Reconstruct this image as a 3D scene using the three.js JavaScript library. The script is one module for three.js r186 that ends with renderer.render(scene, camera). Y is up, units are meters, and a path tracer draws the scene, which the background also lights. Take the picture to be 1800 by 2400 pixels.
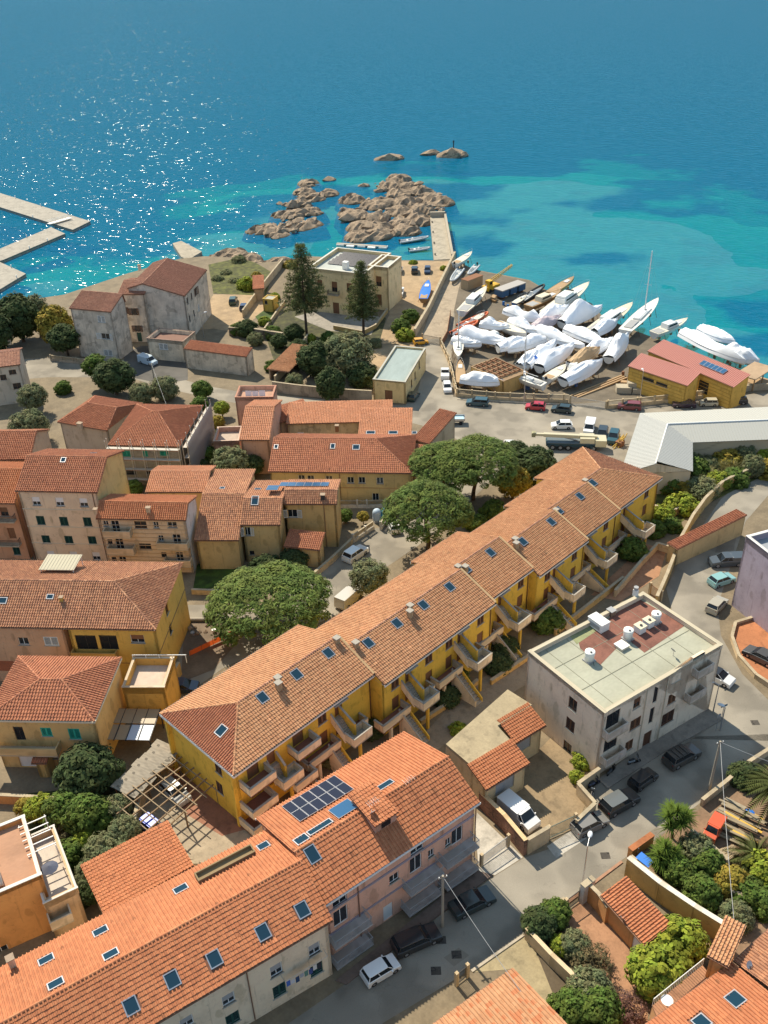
import * as THREE from 'three';
import { mergeGeometries, toCreasedNormals } from 'three/addons/utils/BufferGeometryUtils.js';

// ---------- camera, sky, sun, exposure ----------
const scene = new THREE.Scene();
const camera = new THREE.PerspectiveCamera(56.9, 768 / 1024, 1, 12000);
camera.position.set(0, 88.5, 0);
camera.rotation.set(-32.8 * Math.PI / 180, 0, -1.902 * Math.PI / 180, 'YXZ');
const renderer = new THREE.WebGLRenderer({ antialias: true });
renderer.toneMapping = THREE.LinearToneMapping;
renderer.toneMappingExposure = 1.46;
renderer.shadowMap.enabled = true;
const sunDir = new THREE.Vector3(-0.37, 0.73, -0.58).normalize();
// a clear sky: deep blue overhead, paler towards the horizon, alike all the way round
const skyTex = (() => { const w = 64, h = 128, d = new Float32Array(w * h * 4); for (let j = 0; j < h; j++) { const e = Math.sin(((j + 0.5) / h - 0.5) * Math.PI), t = Math.pow(Math.max(0, e), 0.55); for (let i = 0; i < w; i++) d.set([0.235 + 0.045 * t, 0.42 - 0.04 * t, 0.64 - 0.14 * t, 1], (j * w + i) * 4); } const t = new THREE.DataTexture(d, w, h, THREE.RGBAFormat, THREE.FloatType); t.mapping = THREE.EquirectangularReflectionMapping; t.magFilter = THREE.LinearFilter; t.needsUpdate = true; return t; })();
scene.background = skyTex; scene.environment = skyTex; scene.environmentIntensity = 0.88; scene.backgroundIntensity = 0.88;
const sun = new THREE.DirectionalLight(new THREE.Color(1, 0.89, 0.70), 5.0);
sun.position.copy(sunDir).multiplyScalar(400).add(new THREE.Vector3(0, 0, -150));
sun.target.position.set(0, 0, -150);
sun.castShadow = true;
sun.shadow.mapSize.set(4096, 4096);
Object.assign(sun.shadow.camera, { left: -260, right: 260, top: 260, bottom: -260, near: 1, far: 1200 });
scene.add(sun, sun.target);

// ---------- helpers ----------
let seed = 12345;
const rnd = () => { seed |= 0; seed = seed + 0x6D2B79F5 | 0; let t = Math.imul(seed ^ seed >>> 15, 1 | seed); t = t + Math.imul(t ^ t >>> 7, 61 | t) ^ t; return ((t ^ t >>> 14) >>> 0) / 4294967296; };
const rr = (a, b) => a + (b - a) * rnd();
const V = (x, y, z) => new THREE.Vector3(x, y, z);
const gy = (x, z) => { const p = 2.5 + 0.054 * (z + 172); return 2.2 + 1.2 * Math.log1p(Math.exp(Math.min(50, (p - 2.2) / 1.2))); };
const used = {};
function numbered(n) { used[n] = (used[n] || 0) + 1; return used[n] === 1 ? n : n + '_' + String(used[n] - 1).padStart(3, '0'); }
function tag(o, label, category, group) { o.userData = { label, category }; if (group) o.userData.group = group; return o; }
function thing(name, label, category, x, y, z, turn = 0, group) {
  const o = new THREE.Group(); o.name = numbered(name); o.position.set(x, y, z); o.rotation.y = turn;
  tag(o, label, category, group); scene.add(o); return o;
}
function part(parent, name, geometry, material, kind) {
  const m = new THREE.Mesh(geometry, material); m.name = name; m.castShadow = m.receiveShadow = true;
  if (kind) m.userData.kind = kind; parent.add(m); return m;
}
function structure(name, geometry, material, kind = 'structure') {
  const m = new THREE.Mesh(geometry, material); m.name = numbered(name); m.castShadow = m.receiveShadow = true;
  m.userData.kind = kind; scene.add(m); return m;
}
function dup(o, x, y, z, turn, label, group) {
  const c = o.clone(); c.name = numbered(o.name.replace(/_\d{3}$/, '')); c.position.set(x, y, z); c.rotation.y = turn;
  c.userData = { ...o.userData, label }; if (group) c.userData.group = group; scene.add(c); return c;
}
const box = (w, h, d, x = 0, y = 0, z = 0) => new THREE.BoxGeometry(w, h, d).translate(x, y, z);   // centred
const boxUp = (w, h, d, x = 0, y = 0, z = 0) => box(w, h, d, x, y + h / 2, z);                        // stands on y
const cyl = (r1, r2, h, n, x = 0, y = 0, z = 0) => new THREE.CylinderGeometry(r1, r2, h, n).translate(x, y + h / 2, z);
const join = (...g) => mergeGeometries(g.flat().map(a => { const b = a.index ? a.toNonIndexed() : a; for (const k of Object.keys(b.attributes)) if (!['position', 'normal', 'uv'].includes(k)) b.deleteAttribute(k); return b; }));
function bar(a, b, r, n = 6) {   // a round bar from a to b
  const d = V().subVectors(b, a), g = new THREE.CylinderGeometry(r, r, d.length(), n);
  g.applyQuaternion(new THREE.Quaternion().setFromUnitVectors(V(0, 1, 0), d.normalize()));
  return g.translate((a.x + b.x) / 2, (a.y + b.y) / 2, (a.z + b.z) / 2);
}
function tri(pos, uv) { const g = new THREE.BufferGeometry(); g.setAttribute('position', new THREE.Float32BufferAttribute(pos, 3)); g.setAttribute('uv', new THREE.Float32BufferAttribute(uv || pos.filter((_, i) => i % 3 !== 1), 2)); g.computeVertexNormals(); return g; }

// ---------- textures: grain, patches, stains ----------
const hash = (x, y, s) => { let h = Math.imul(x | 0, 374761393) + Math.imul(y | 0, 668265263) + Math.imul(s, 974634353) | 0; h = Math.imul(h ^ h >>> 13, 1274126177); return ((h ^ h >>> 16) >>> 0) / 4294967296; };
function vnoise(x, y, per, s) {
  const xi = Math.floor(x), yi = Math.floor(y), fx = x - xi, fy = y - yi, u = fx * fx * (3 - 2 * fx), v = fy * fy * (3 - 2 * fy), m = k => ((k % per) + per) % per;
  const a = hash(m(xi), m(yi), s), b = hash(m(xi + 1), m(yi), s), c = hash(m(xi), m(yi + 1), s), d = hash(m(xi + 1), m(yi + 1), s);
  return a + (b - a) * u + (c - a) * v + (a - b - c + d) * u * v;
}
function fbm(x, y, per, s, o = 4) { let t = 0, a = 0.5, f = 1, n = 0; for (let i = 0; i < o; i++) { t += a * vnoise(x * f, y * f, per * f, s + i * 17); n += a; a *= 0.5; f *= 2; } return t / n; }
function texture(size, metres, f, srgb = true) {   // f(u, v) in 0..1 -> [r, g, b] or a grey 0..1
  const d = new Uint8Array(size * size * 4);
  for (let j = 0; j < size; j++) for (let i = 0; i < size; i++) {
    const c = f(i / size, j / size), k = (j * size + i) * 4, a = Array.isArray(c) ? c : [c, c, c];
    for (let q = 0; q < 3; q++) d[k + q] = Math.max(0, Math.min(255, a[q] * 255)); d[k + 3] = 255;
  }
  const t = new THREE.DataTexture(d, size, size); t.wrapS = t.wrapT = THREE.RepeatWrapping; t.magFilter = THREE.LinearFilter; t.minFilter = THREE.LinearMipmapLinearFilter; t.generateMipmaps = true;
  if (srgb) t.colorSpace = THREE.SRGBColorSpace; t.repeat.set(1 / metres, 1 / metres); t.needsUpdate = true; return t;
}
const sm = (a, b, x) => { const t = Math.max(0, Math.min(1, (x - a) / (b - a))); return t * t * (3 - 2 * t); };
const grainBump = texture(256, 1.2, (u, v) => 0.5 * fbm(u * 24, v * 24, 24, 3, 3) + 0.5 * hash(u * 256, v * 256, 4), false);
const T = {
  plaster: texture(512, 9, (u, v) => { const a = fbm(u * 6, v * 6, 6, 11), b = fbm(u * 40, v * 40, 40, 12, 3), s = sm(0.58, 0.72, fbm(u * 9, v * 5, 1e6, 13)), dr = sm(0.66, 0.8, fbm(u * 40, v * 2.5, 1e6, 14, 3)), cr = Math.abs(fbm(u * 7 + 3, v * 7, 1e6, 15, 4) - 0.5) < 0.004 ? 0.1 : 0; const k = 0.95 + 0.14 * (a - 0.3) + 0.05 * (b - 0.5) - 0.1 * s - 0.09 * dr - cr; return [k + 0.01, k, k - 0.015 * s]; }),
  old: texture(512, 13, (u, v) => { const a = fbm(u * 7, v * 7, 7, 21), b = fbm(u * 48, v * 48, 48, 22, 3), st = sm(0.55, 0.8, fbm(u * 26, v * 3, 1e6, 23, 4)), pe = sm(0.60, 0.66, fbm(u * 12, v * 12, 12, 24, 5)); const k = 0.84 + 0.26 * (a - 0.3) + 0.08 * (b - 0.5) - 0.09 * st - 0.12 * pe; return [k, k * 0.985, k * 0.96]; }),
  asphalt: texture(1024, 24, (u, v) => { const a = fbm(u * 5, v * 5, 5, 31), b = hash(u * 1024, v * 1024, 32), p = sm(0.52, 0.72, fbm(u * 7, v * 7, 7, 33, 3)), c = Math.abs(fbm(u * 10, v * 10, 10, 34, 4) - 0.5) < 0.004 ? 0.06 : 0; const k = 0.74 + 0.28 * a + 0.09 * (b - 0.5) - 0.09 * p - c; return [k, k, k * 0.99]; }),
  concrete: texture(512, 8, (u, v) => { const a = fbm(u * 6, v * 6, 6, 41), b = fbm(u * 60, v * 60, 60, 42, 2), s = sm(0.5, 0.8, fbm(u * 14, v * 14, 14, 43)), c2 = hash(u * 512, v * 512, 44); const k = 0.84 + 0.16 * (a - 0.3) + 0.09 * (b - 0.5) - 0.09 * s + 0.05 * (c2 - 0.5); return [k, k * 0.99, k * 0.97]; }),
  earth: texture(512, 14, (u, v) => { const a = fbm(u * 8, v * 8, 8, 51, 5), b = fbm(u * 70, v * 70, 70, 52, 2); const k = 0.78 + 0.22 * (a - 0.3) + 0.12 * (b - 0.5); return [k, k * 0.98, k * 0.95]; }),
  grass: texture(512, 9, (u, v) => { const a = fbm(u * 9, v * 9, 9, 61, 4), b = hash(u * 512, v * 512, 62); const k = 0.5 + 0.6 * (a - 0.2) + 0.3 * (b - 0.5); return [k, k, k * 0.8]; }),
  rock: texture(512, 7, (u, v) => { const a = fbm(u * 6, v * 6, 6, 71, 5), b = fbm(u * 44, v * 44, 44, 72, 3), c = Math.abs(fbm(u * 5, v * 9, 1e6, 73, 4) - 0.5) < 0.02 ? 0.25 : 0; const k = 0.68 + 0.4 * (a - 0.3) + 0.2 * (b - 0.5) - c; return [k, k * 0.98, k * 0.95]; }),
};
const mats = {};
function mat(kind, r, g, b, rough = 0.9, bump = 0.006) {   // linear base colour under a grain texture
  const k = [kind, r, g, b, rough, bump].join();
  return mats[k] ||= new THREE.MeshStandardMaterial({ name: kind, color: new THREE.Color().setRGB(r, g, b), map: T[kind] || null, roughness: rough, bumpMap: T[kind] ? grainBump : null, bumpScale: T[kind] ? bump : 0 });
}
const plain = (r, g, b, rough = 0.6, metal = 0) => { const k = ['p', r, g, b, rough, metal].join(); return mats[k] ||= new THREE.MeshStandardMaterial({ name: 'paint', color: new THREE.Color().setRGB(r, g, b), roughness: rough, metalness: metal }); };
const M = {
  glass: new THREE.MeshPhysicalMaterial({ name: 'glass', color: new THREE.Color().setRGB(0.018, 0.022, 0.028), roughness: 0.06, specularIntensity: 1, ior: 1.5 }),
  skyglass: new THREE.MeshPhysicalMaterial({ name: 'skylight_glass', color: new THREE.Color().setRGB(0.008, 0.035, 0.06), roughness: 0.05, ior: 1.5 }),
  white: plain(0.72, 0.72, 0.7, 0.5), cream: plain(0.6, 0.53, 0.4, 0.7), brown: plain(0.12, 0.05, 0.025, 0.6), wood: plain(0.2, 0.09, 0.04, 0.65), green: plain(0.012, 0.07, 0.055, 0.55), teal: plain(0.03, 0.42, 0.3, 0.6),
  grey: plain(0.32, 0.32, 0.32, 0.6), dark: plain(0.03, 0.03, 0.035, 0.6), black: plain(0.012, 0.012, 0.014, 0.5), steel: plain(0.5, 0.5, 0.52, 0.35, 0.8), iron: plain(0.06, 0.055, 0.05, 0.6, 0.3), rust: plain(0.22, 0.1, 0.05, 0.9),
  gutter: plain(0.2, 0.1, 0.06, 0.5), ochre: plain(0.6, 0.34, 0.09, 0.8), panel: new THREE.MeshPhysicalMaterial({ name: 'solar_cell', color: new THREE.Color().setRGB(0.012, 0.018, 0.04), roughness: 0.35, specularIntensity: 0.35 }),
  panelBlue: new THREE.MeshPhysicalMaterial({ name: 'solar_cell_blue', color: new THREE.Color().setRGB(0.02, 0.09, 0.2), roughness: 0.2, clearcoat: 1, clearcoatRoughness: 0.1 }),
  tile: new THREE.MeshStandardMaterial({ name: 'clay', color: 0xffffff, roughness: 0.88 }),
};

// ---------- ground sheets ----------
// the ground only rises with z, so a sheet is cut into strips across z and each strip follows the rise
function strips(pts, step = 2) {
  const out = []; let z0 = Infinity, z1 = -Infinity;
  for (const p of pts) { z0 = Math.min(z0, p[1]); z1 = Math.max(z1, p[1]); }
  const cut = (poly, c, s) => { const r = []; poly.forEach((a, i) => { const b = poly[(i + 1) % poly.length], da = s * (a[1] - c), db = s * (b[1] - c); if (da >= 0) r.push(a); if ((da > 0 && db < 0) || (da < 0 && db > 0)) { const t = da / (da - db); r.push([a[0] + (b[0] - a[0]) * t, c]); } }); return r; };
  for (let k = Math.floor(z0 / step); k * step < z1; k++) { let q = cut(pts, k * step, 1); if (q.length > 2) q = cut(q, (k + 1) * step, -1); if (q.length > 2) out.push(q); }
  return out;
}
function sheetGeo(pts, lift, ground = gy) {
  const pos = [];
  for (const q of strips(pts)) {
    const c = q.map(p => new THREE.Vector2(p[0], p[1]));
    for (const f of THREE.ShapeUtils.triangulateShape(c, [])) {
      let [a, b, d] = f.map(i => c[i]); if ((b.x - a.x) * (d.y - a.y) - (b.y - a.y) * (d.x - a.x) > 0) [b, d] = [d, b];
      for (const p of [a, b, d]) pos.push(p.x, ground(p.x, p.y) + lift, p.y);
    }
  }
  return tri(pos);
}
const sheet = (name, pts, m, lift, kind) => structure(name, sheetGeo(pts, lift), m, kind);
function skirtGeo(pts, top, down, ground = gy) {
  const pos = [], uv = []; let s = 0;
  pts.forEach((a, i) => {
    const b = pts[(i + 1) % pts.length], n = Math.max(1, Math.ceil(Math.abs(b[1] - a[1]) / 2)), L = Math.hypot(b[0] - a[0], b[1] - a[1]);
    for (let k = 0; k < n; k++) {
      const p = [a[0] + (b[0] - a[0]) * k / n, a[1] + (b[1] - a[1]) * k / n], q = [a[0] + (b[0] - a[0]) * (k + 1) / n, a[1] + (b[1] - a[1]) * (k + 1) / n];
      const yp = ground(...p), yq = ground(...q), s1 = s + L / n;
      const c = [[...p, yp + top, s], [...p, yp + top - down, s], [...q, yq + top - down, s1], [...q, yq + top, s1]];
      for (const j of [0, 1, 2, 0, 2, 3]) { pos.push(c[j][0], c[j][2], c[j][1]); uv.push(c[j][3], c[j][2]); }
      s = s1;
    }
  });
  return tri(pos, uv);
}
function raised(name, pts, m, top, down = top + 0.1) { return structure(name, join(sheetGeo(pts, top), skirtGeo(pts, top, down)), m); }

// ---------- roof tiles ----------
function tileGeo(w, l) {   // pan and cover tile, lower end towards -y, lifted at the lower end so that courses overlap
  const prof = [[-0.5, 0.012], [-0.26, 0.006], [-0.21, 0.07], [-0.1, 0.11], [0.06, 0.11], [0.17, 0.07], [0.22, 0.006], [0.5, 0.012]], pos = [];
  const P = (p, y, dz) => [p[0] * w, y, p[1] + dz];
  for (let i = 0; i < prof.length - 1; i++) {
    const a = prof[i], b = prof[i + 1], up = l * 0.56, lo = -l * 0.52;
    const q = [P(a, lo, 0.05), P(b, lo, 0.05), P(b, up, 0), P(a, up, 0)], f = [P(a, lo, 0.0), P(b, lo, 0.0), P(b, lo, 0.05), P(a, lo, 0.05)];
    for (const k of [q, f]) for (const j of [0, 1, 2, 0, 2, 3]) pos.push(...k[j]);
  }
  const g = new THREE.BufferGeometry(); g.setAttribute('position', new THREE.Float32BufferAttribute(pos, 3)); g.computeVertexNormals(); return g;
}
const tileGeos = {};
const capGeo = (() => { const pos = [], n = 5; for (let i = 0; i < n; i++) { const a = Math.PI * i / n, b = Math.PI * (i + 1) / n, r0 = 0.135, r1 = 0.115; const q = [[Math.cos(a) * r0, -0.2, Math.sin(a) * r0], [Math.cos(b) * r0, -0.2, Math.sin(b) * r0], [Math.cos(b) * r1, 0.24, Math.sin(b) * r1], [Math.cos(a) * r1, 0.24, Math.sin(a) * r1]]; for (const j of [0, 2, 1, 0, 3, 2]) pos.push(...q[j]); } const g = new THREE.BufferGeometry(); g.setAttribute('position', new THREE.Float32BufferAttribute(pos, 3)); g.computeVertexNormals(); return g; })();
const PAL = {   // linear clay colours
  salmon: [[0.50, 0.225, 0.115], [0.55, 0.26, 0.14], [0.46, 0.19, 0.095], [0.52, 0.25, 0.15]],
  brown: [[0.40, 0.18, 0.095], [0.33, 0.15, 0.085], [0.45, 0.235, 0.14], [0.27, 0.115, 0.07], [0.42, 0.2, 0.11]],
  red: [[0.41, 0.155, 0.075], [0.36, 0.13, 0.065], [0.45, 0.19, 0.10], [0.31, 0.115, 0.065]],
  orange: [[0.47, 0.18, 0.078], [0.43, 0.155, 0.068], [0.5, 0.205, 0.095], [0.39, 0.135, 0.06]],
  old: [[0.38, 0.18, 0.11], [0.31, 0.15, 0.10], [0.44, 0.23, 0.15], [0.27, 0.12, 0.085]],
  tan: [[0.50, 0.265, 0.135], [0.45, 0.225, 0.11], [0.54, 0.30, 0.16], [0.40, 0.18, 0.09]],
  mottled: [[0.48, 0.22, 0.11], [0.3, 0.13, 0.075], [0.42, 0.2, 0.11], [0.55, 0.29, 0.16], [0.25, 0.11, 0.065]],
};
const inside = (poly, x, y) => { let c = false; for (let i = 0, j = poly.length - 1; i < poly.length; j = i++) { const a = poly[i], b = poly[j]; if ((a[1] > y) !== (b[1] > y) && x < (b[0] - a[0]) * (y - a[1]) / (b[1] - a[1]) + a[0]) c = !c; } return c; };
function frame(p) {   // basis of a roof face whose first edge is its eave
  const u = V().subVectors(p[1], p[0]).normalize(); let n = V(); for (let i = 2; i < p.length && n.length() < 0.01; i++) n.crossVectors(u, V().subVectors(p[i], p[0]));
  n.normalize(); if (n.y < 0) n.negate(); const v = V().crossVectors(n, u);
  if (v.y < 0) { u.negate(); v.crossVectors(n, u); }
  return { u, v, n, o: p[0], m: new THREE.Matrix4().makeBasis(u, v, n).setPosition(p[0]), to: q => { const d = V().subVectors(q, p[0]); return [d.dot(u), d.dot(v)]; } };
}
const copiesOf = (parent, name, geo, material, mats4, colors) => {
  const im = new THREE.InstancedMesh(geo, material, mats4.length); im.name = name; im.castShadow = im.receiveShadow = true; im.userData.kind = 'stuff';
  mats4.forEach((m, i) => { im.setMatrixAt(i, m); if (colors) im.setColorAt(i, colors[i]); }); parent.add(im); return im;
};
function tiledFace(parent, pts, opt = {}) {
  const { pal = 'salmon', tw = 0.30, tl = 0.36, pick = 0, holes = [], patch = 0.3, flatMat } = opt, f = frame(pts), poly = pts.map(f.to);
  const sh = new THREE.Shape(poly.map(p => new THREE.Vector2(...p))), g = new THREE.ExtrudeGeometry(sh, { depth: 0.14, bevelEnabled: false }).translate(0, 0, -0.15);
  const deck = part(parent, 'roof_slope', g, flatMat || mat('concrete', 0.3, 0.13, 0.08)); deck.applyMatrix4(f.m);
  if (flatMat) {   // ribbed sheet metal
    const g = [], xs = poly.map(p => p[0]), ys = poly.map(p => p[1]); for (let x = Math.min(...xs) + 0.2; x < Math.max(...xs); x += 0.42) g.push(box(0.14, Math.max(...ys) - Math.min(...ys), 0.07, x, (Math.max(...ys) + Math.min(...ys)) / 2, 0.02));
    part(deck, 'ribs', join(g), flatMat, 'stuff'); return deck;
  }
  const geo = tileGeos[tw + '_' + tl] ||= tileGeo(tw, tl);
  let x0 = 1e9, x1 = -1e9, y0 = 1e9, y1 = -1e9; for (const [x, y] of poly) { x0 = Math.min(x0, x); x1 = Math.max(x1, x); y0 = Math.min(y0, y); y1 = Math.max(y1, y); }
  const nx = Math.max(1, Math.round((x1 - x0) / tw)), ny = Math.max(1, Math.round((y1 - y0) / tl)), sx = (x1 - x0) / nx, sy = (y1 - y0) / ny, list = [], P = PAL[pal], ph = rnd() * 100, avg = [0, 1, 2].map(q => P.reduce((m, c) => m + c[q], 0) / P.length);
  for (let j = 0; j < ny; j++) for (let i = 0; i < nx; i++) {
    const x = x0 + (i + 0.5) * sx, y = y0 + (j + 0.5) * sy;
    if (!inside(poly, x, y) || holes.some(h => Math.abs(x - h[0]) < h[2] / 2 && Math.abs(y - h[1]) < h[3] / 2)) continue;
    const q = new THREE.Quaternion().setFromAxisAngle(V(0, 0, 1), rnd() < 0.015 ? rr(-0.16, 0.16) : rr(-0.025, 0.025));
    const m = new THREE.Matrix4().compose(V(x + rr(-0.008, 0.008), y + rr(-0.014, 0.014), rr(0, 0.012)), q, V(sx / tw, sy / tl, rr(0.9, 1.1)));
    const c0 = P[Math.floor(rnd() * P.length)], vr = opt.vary ?? 0.4, c = c0.map((v, q) => v * vr + avg[q] * (1 - vr)), w = (1 - patch * 0.35) + patch * 0.7 * fbm((x + ph) * 0.35, (y + ph) * 0.35, 1e6, 5, 3), odd = rnd() < 0.02 ? rr(0.6, 1.35) : 1, d = rr(0.93, 1.07) * w * odd;
    list.push([m, new THREE.Color().setRGB(c[0] * d, c[1] * d, c[2] * d), opt.near ? Math.hypot(x - opt.near[0], y - opt.near[1]) : 0]);
  }
  if (opt.near) list.sort((a, b) => a[2] - b[2]);
  if (pick) list.splice(0, Math.min(pick, list.length)).forEach(([m, c]) => {   // the ones that show largest, one by one
    const t = part(deck, 'roof_tile', geo, clay(c)); t.applyMatrix4(m); });
  if (list.length) copiesOf(deck, 'tile_courses', geo, M.tile, list.map(a => a[0]), list.map(a => a[1]));
  return deck;
}
const clays = {};
function clay(c) { const q = x => Math.round(x * 20) / 20, k = [q(c.r), q(c.g), q(c.b)].join(); return clays[k] ||= new THREE.MeshStandardMaterial({ name: 'clay', color: c.clone(), roughness: 0.88 }); }
function capRow(parent, a, b, pal = 'salmon') {
  const d = V().subVectors(b, a), L = d.length(), n = Math.max(1, Math.round(L / 0.38)), P = PAL[pal], m = [], c = [];
  d.normalize(); const side = V().crossVectors(d, V(0, 1, 0)).normalize(), up = V().crossVectors(side, d);
  for (let i = 0; i < n; i++) { const p = V().copy(a).addScaledVector(d, (i + 0.5) * L / n); m.push(new THREE.Matrix4().makeBasis(side, d, up).setPosition(p.x, p.y + 0.0, p.z)); const k = P[Math.floor(rnd() * P.length)], w = rr(0.85, 1.15); c.push(new THREE.Color().setRGB(k[0] * w, k[1] * w, k[2] * w)); }
  copiesOf(parent, 'ridge_course', capGeo, M.tile, m, c);
}

// ---------- windows and doors: a frame in a real opening, with panes and shutters as sub-parts ----------
const FR = { w: M.white, b: M.brown, g: M.grey, n: M.wood, d: M.dark, t: M.cream };
const frameGeos = {}, slatGeos = {};
const slats = (w, h) => slatGeos[[w, h]] ||= join(box(w, 0.08, 0.05, 0, h / 2 - 0.04, 0), box(w, 0.08, 0.05, 0, -h / 2 + 0.04, 0), box(0.08, h - 0.16, 0.05, -w / 2 + 0.04, 0, 0), box(0.08, h - 0.16, 0.05, w / 2 - 0.04, 0, 0), ...Array.from({ length: Math.max(3, Math.round(h / 0.16)) }, (_, k, n = Math.max(3, Math.round(h / 0.16))) => box(w - 0.16, 0.09, 0.025).rotateX(0.5).translate(0, -h / 2 + 0.08 + (k + 0.5) * (h - 0.16) / n, 0)));
function windowPart(parent, name, style, w, h, at, turn) {
  // style: first letter frame colour; then o = open shutters, c = closed shutters, r = roller blind half down, D = solid door, G = metal garage door, s = no sill
  const key = [w, h].join(), fg = frameGeos[key] ||= join(box(w, 0.07, 0.1, 0, h / 2 - 0.035, 0), box(w, 0.07, 0.1, 0, -h / 2 + 0.035, 0), box(0.07, h - 0.14, 0.1, -w / 2 + 0.035, 0, 0), box(0.07, h - 0.14, 0.1, w / 2 - 0.035, 0, 0), box(0.06, h - 0.14, 0.08, 0, 0, 0));
  const fm = FR[style[0]] || M.white, o = part(parent, name, fg, fm); o.position.copy(at); o.rotation.y = turn; o.translateZ(-0.16);
  const s = style.slice(1), S = { G: M.green, B: M.brown, N: M.wood, W: M.white, T: M.teal, O: M.rust, Y: M.grey }, sc = S[s[1]] || fm;
  if (s[0] === 'D') { part(o, 'door_leaf', box(w - 0.14, h - 0.14, 0.05), sc); return o; }
  if (s[0] === 'c') { for (const k of [-1, 1]) part(o, 'shutter', slats(w / 2 - 0.01, h - 0.02), sc).position.set(k * w / 4, 0, 0.12); part(o, 'pane', box(w - 0.14, h - 0.14, 0.02, 0, 0, -0.02), M.glass); }
  else if (s[0] === 'r') { part(o, 'roller_blind', box(w - 0.16, h * 0.55, 0.03, 0, h * 0.2, 0.03), sc); part(o, 'pane', box(w - 0.14, h - 0.14, 0.02, 0, 0, -0.02), M.glass); }
  else part(o, 'pane', box(w - 0.14, h - 0.14, 0.02, 0, 0, -0.01), M.glass);
  if (s[0] === 'o') for (const k of [-1, 1]) { const t = part(o, 'shutter', slats(w / 2, h), sc); t.geometry = (slatGeos['o' + [w, h, k]] ||= slats(w / 2, h).clone().translate(k * w / 4, 0, 0)); t.position.set(k * w / 2, 0, 0.2); t.rotation.y = -k * rr(0.05, 0.5); }
  if (s[0] !== 's' && name === 'window') part(o, 'sill', box(w + 0.2, 0.06, 0.26, 0, -h / 2 - 0.03, 0.13), mat('concrete', 0.5, 0.46, 0.4));
  return o;
}
function wallPanel(parent, x0, z0, turn, outline, openings, wm, thick = 0.32) {
  const sh = new THREE.Shape(outline.map(p => new THREE.Vector2(...p)));
  for (const [t, y, w, h] of openings) sh.holes.push(new THREE.Path([[t - w / 2, y - h / 2], [t + w / 2, y - h / 2], [t + w / 2, y + h / 2], [t - w / 2, y + h / 2]].map(p => new THREE.Vector2(...p))));
  const g = new THREE.ExtrudeGeometry(sh, { depth: thick, bevelEnabled: false }).translate(0, 0, -thick);
  const m = part(parent, 'wall', g, wm); m.position.set(x0, 0, z0); m.rotation.y = turn; return m;
}

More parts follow.
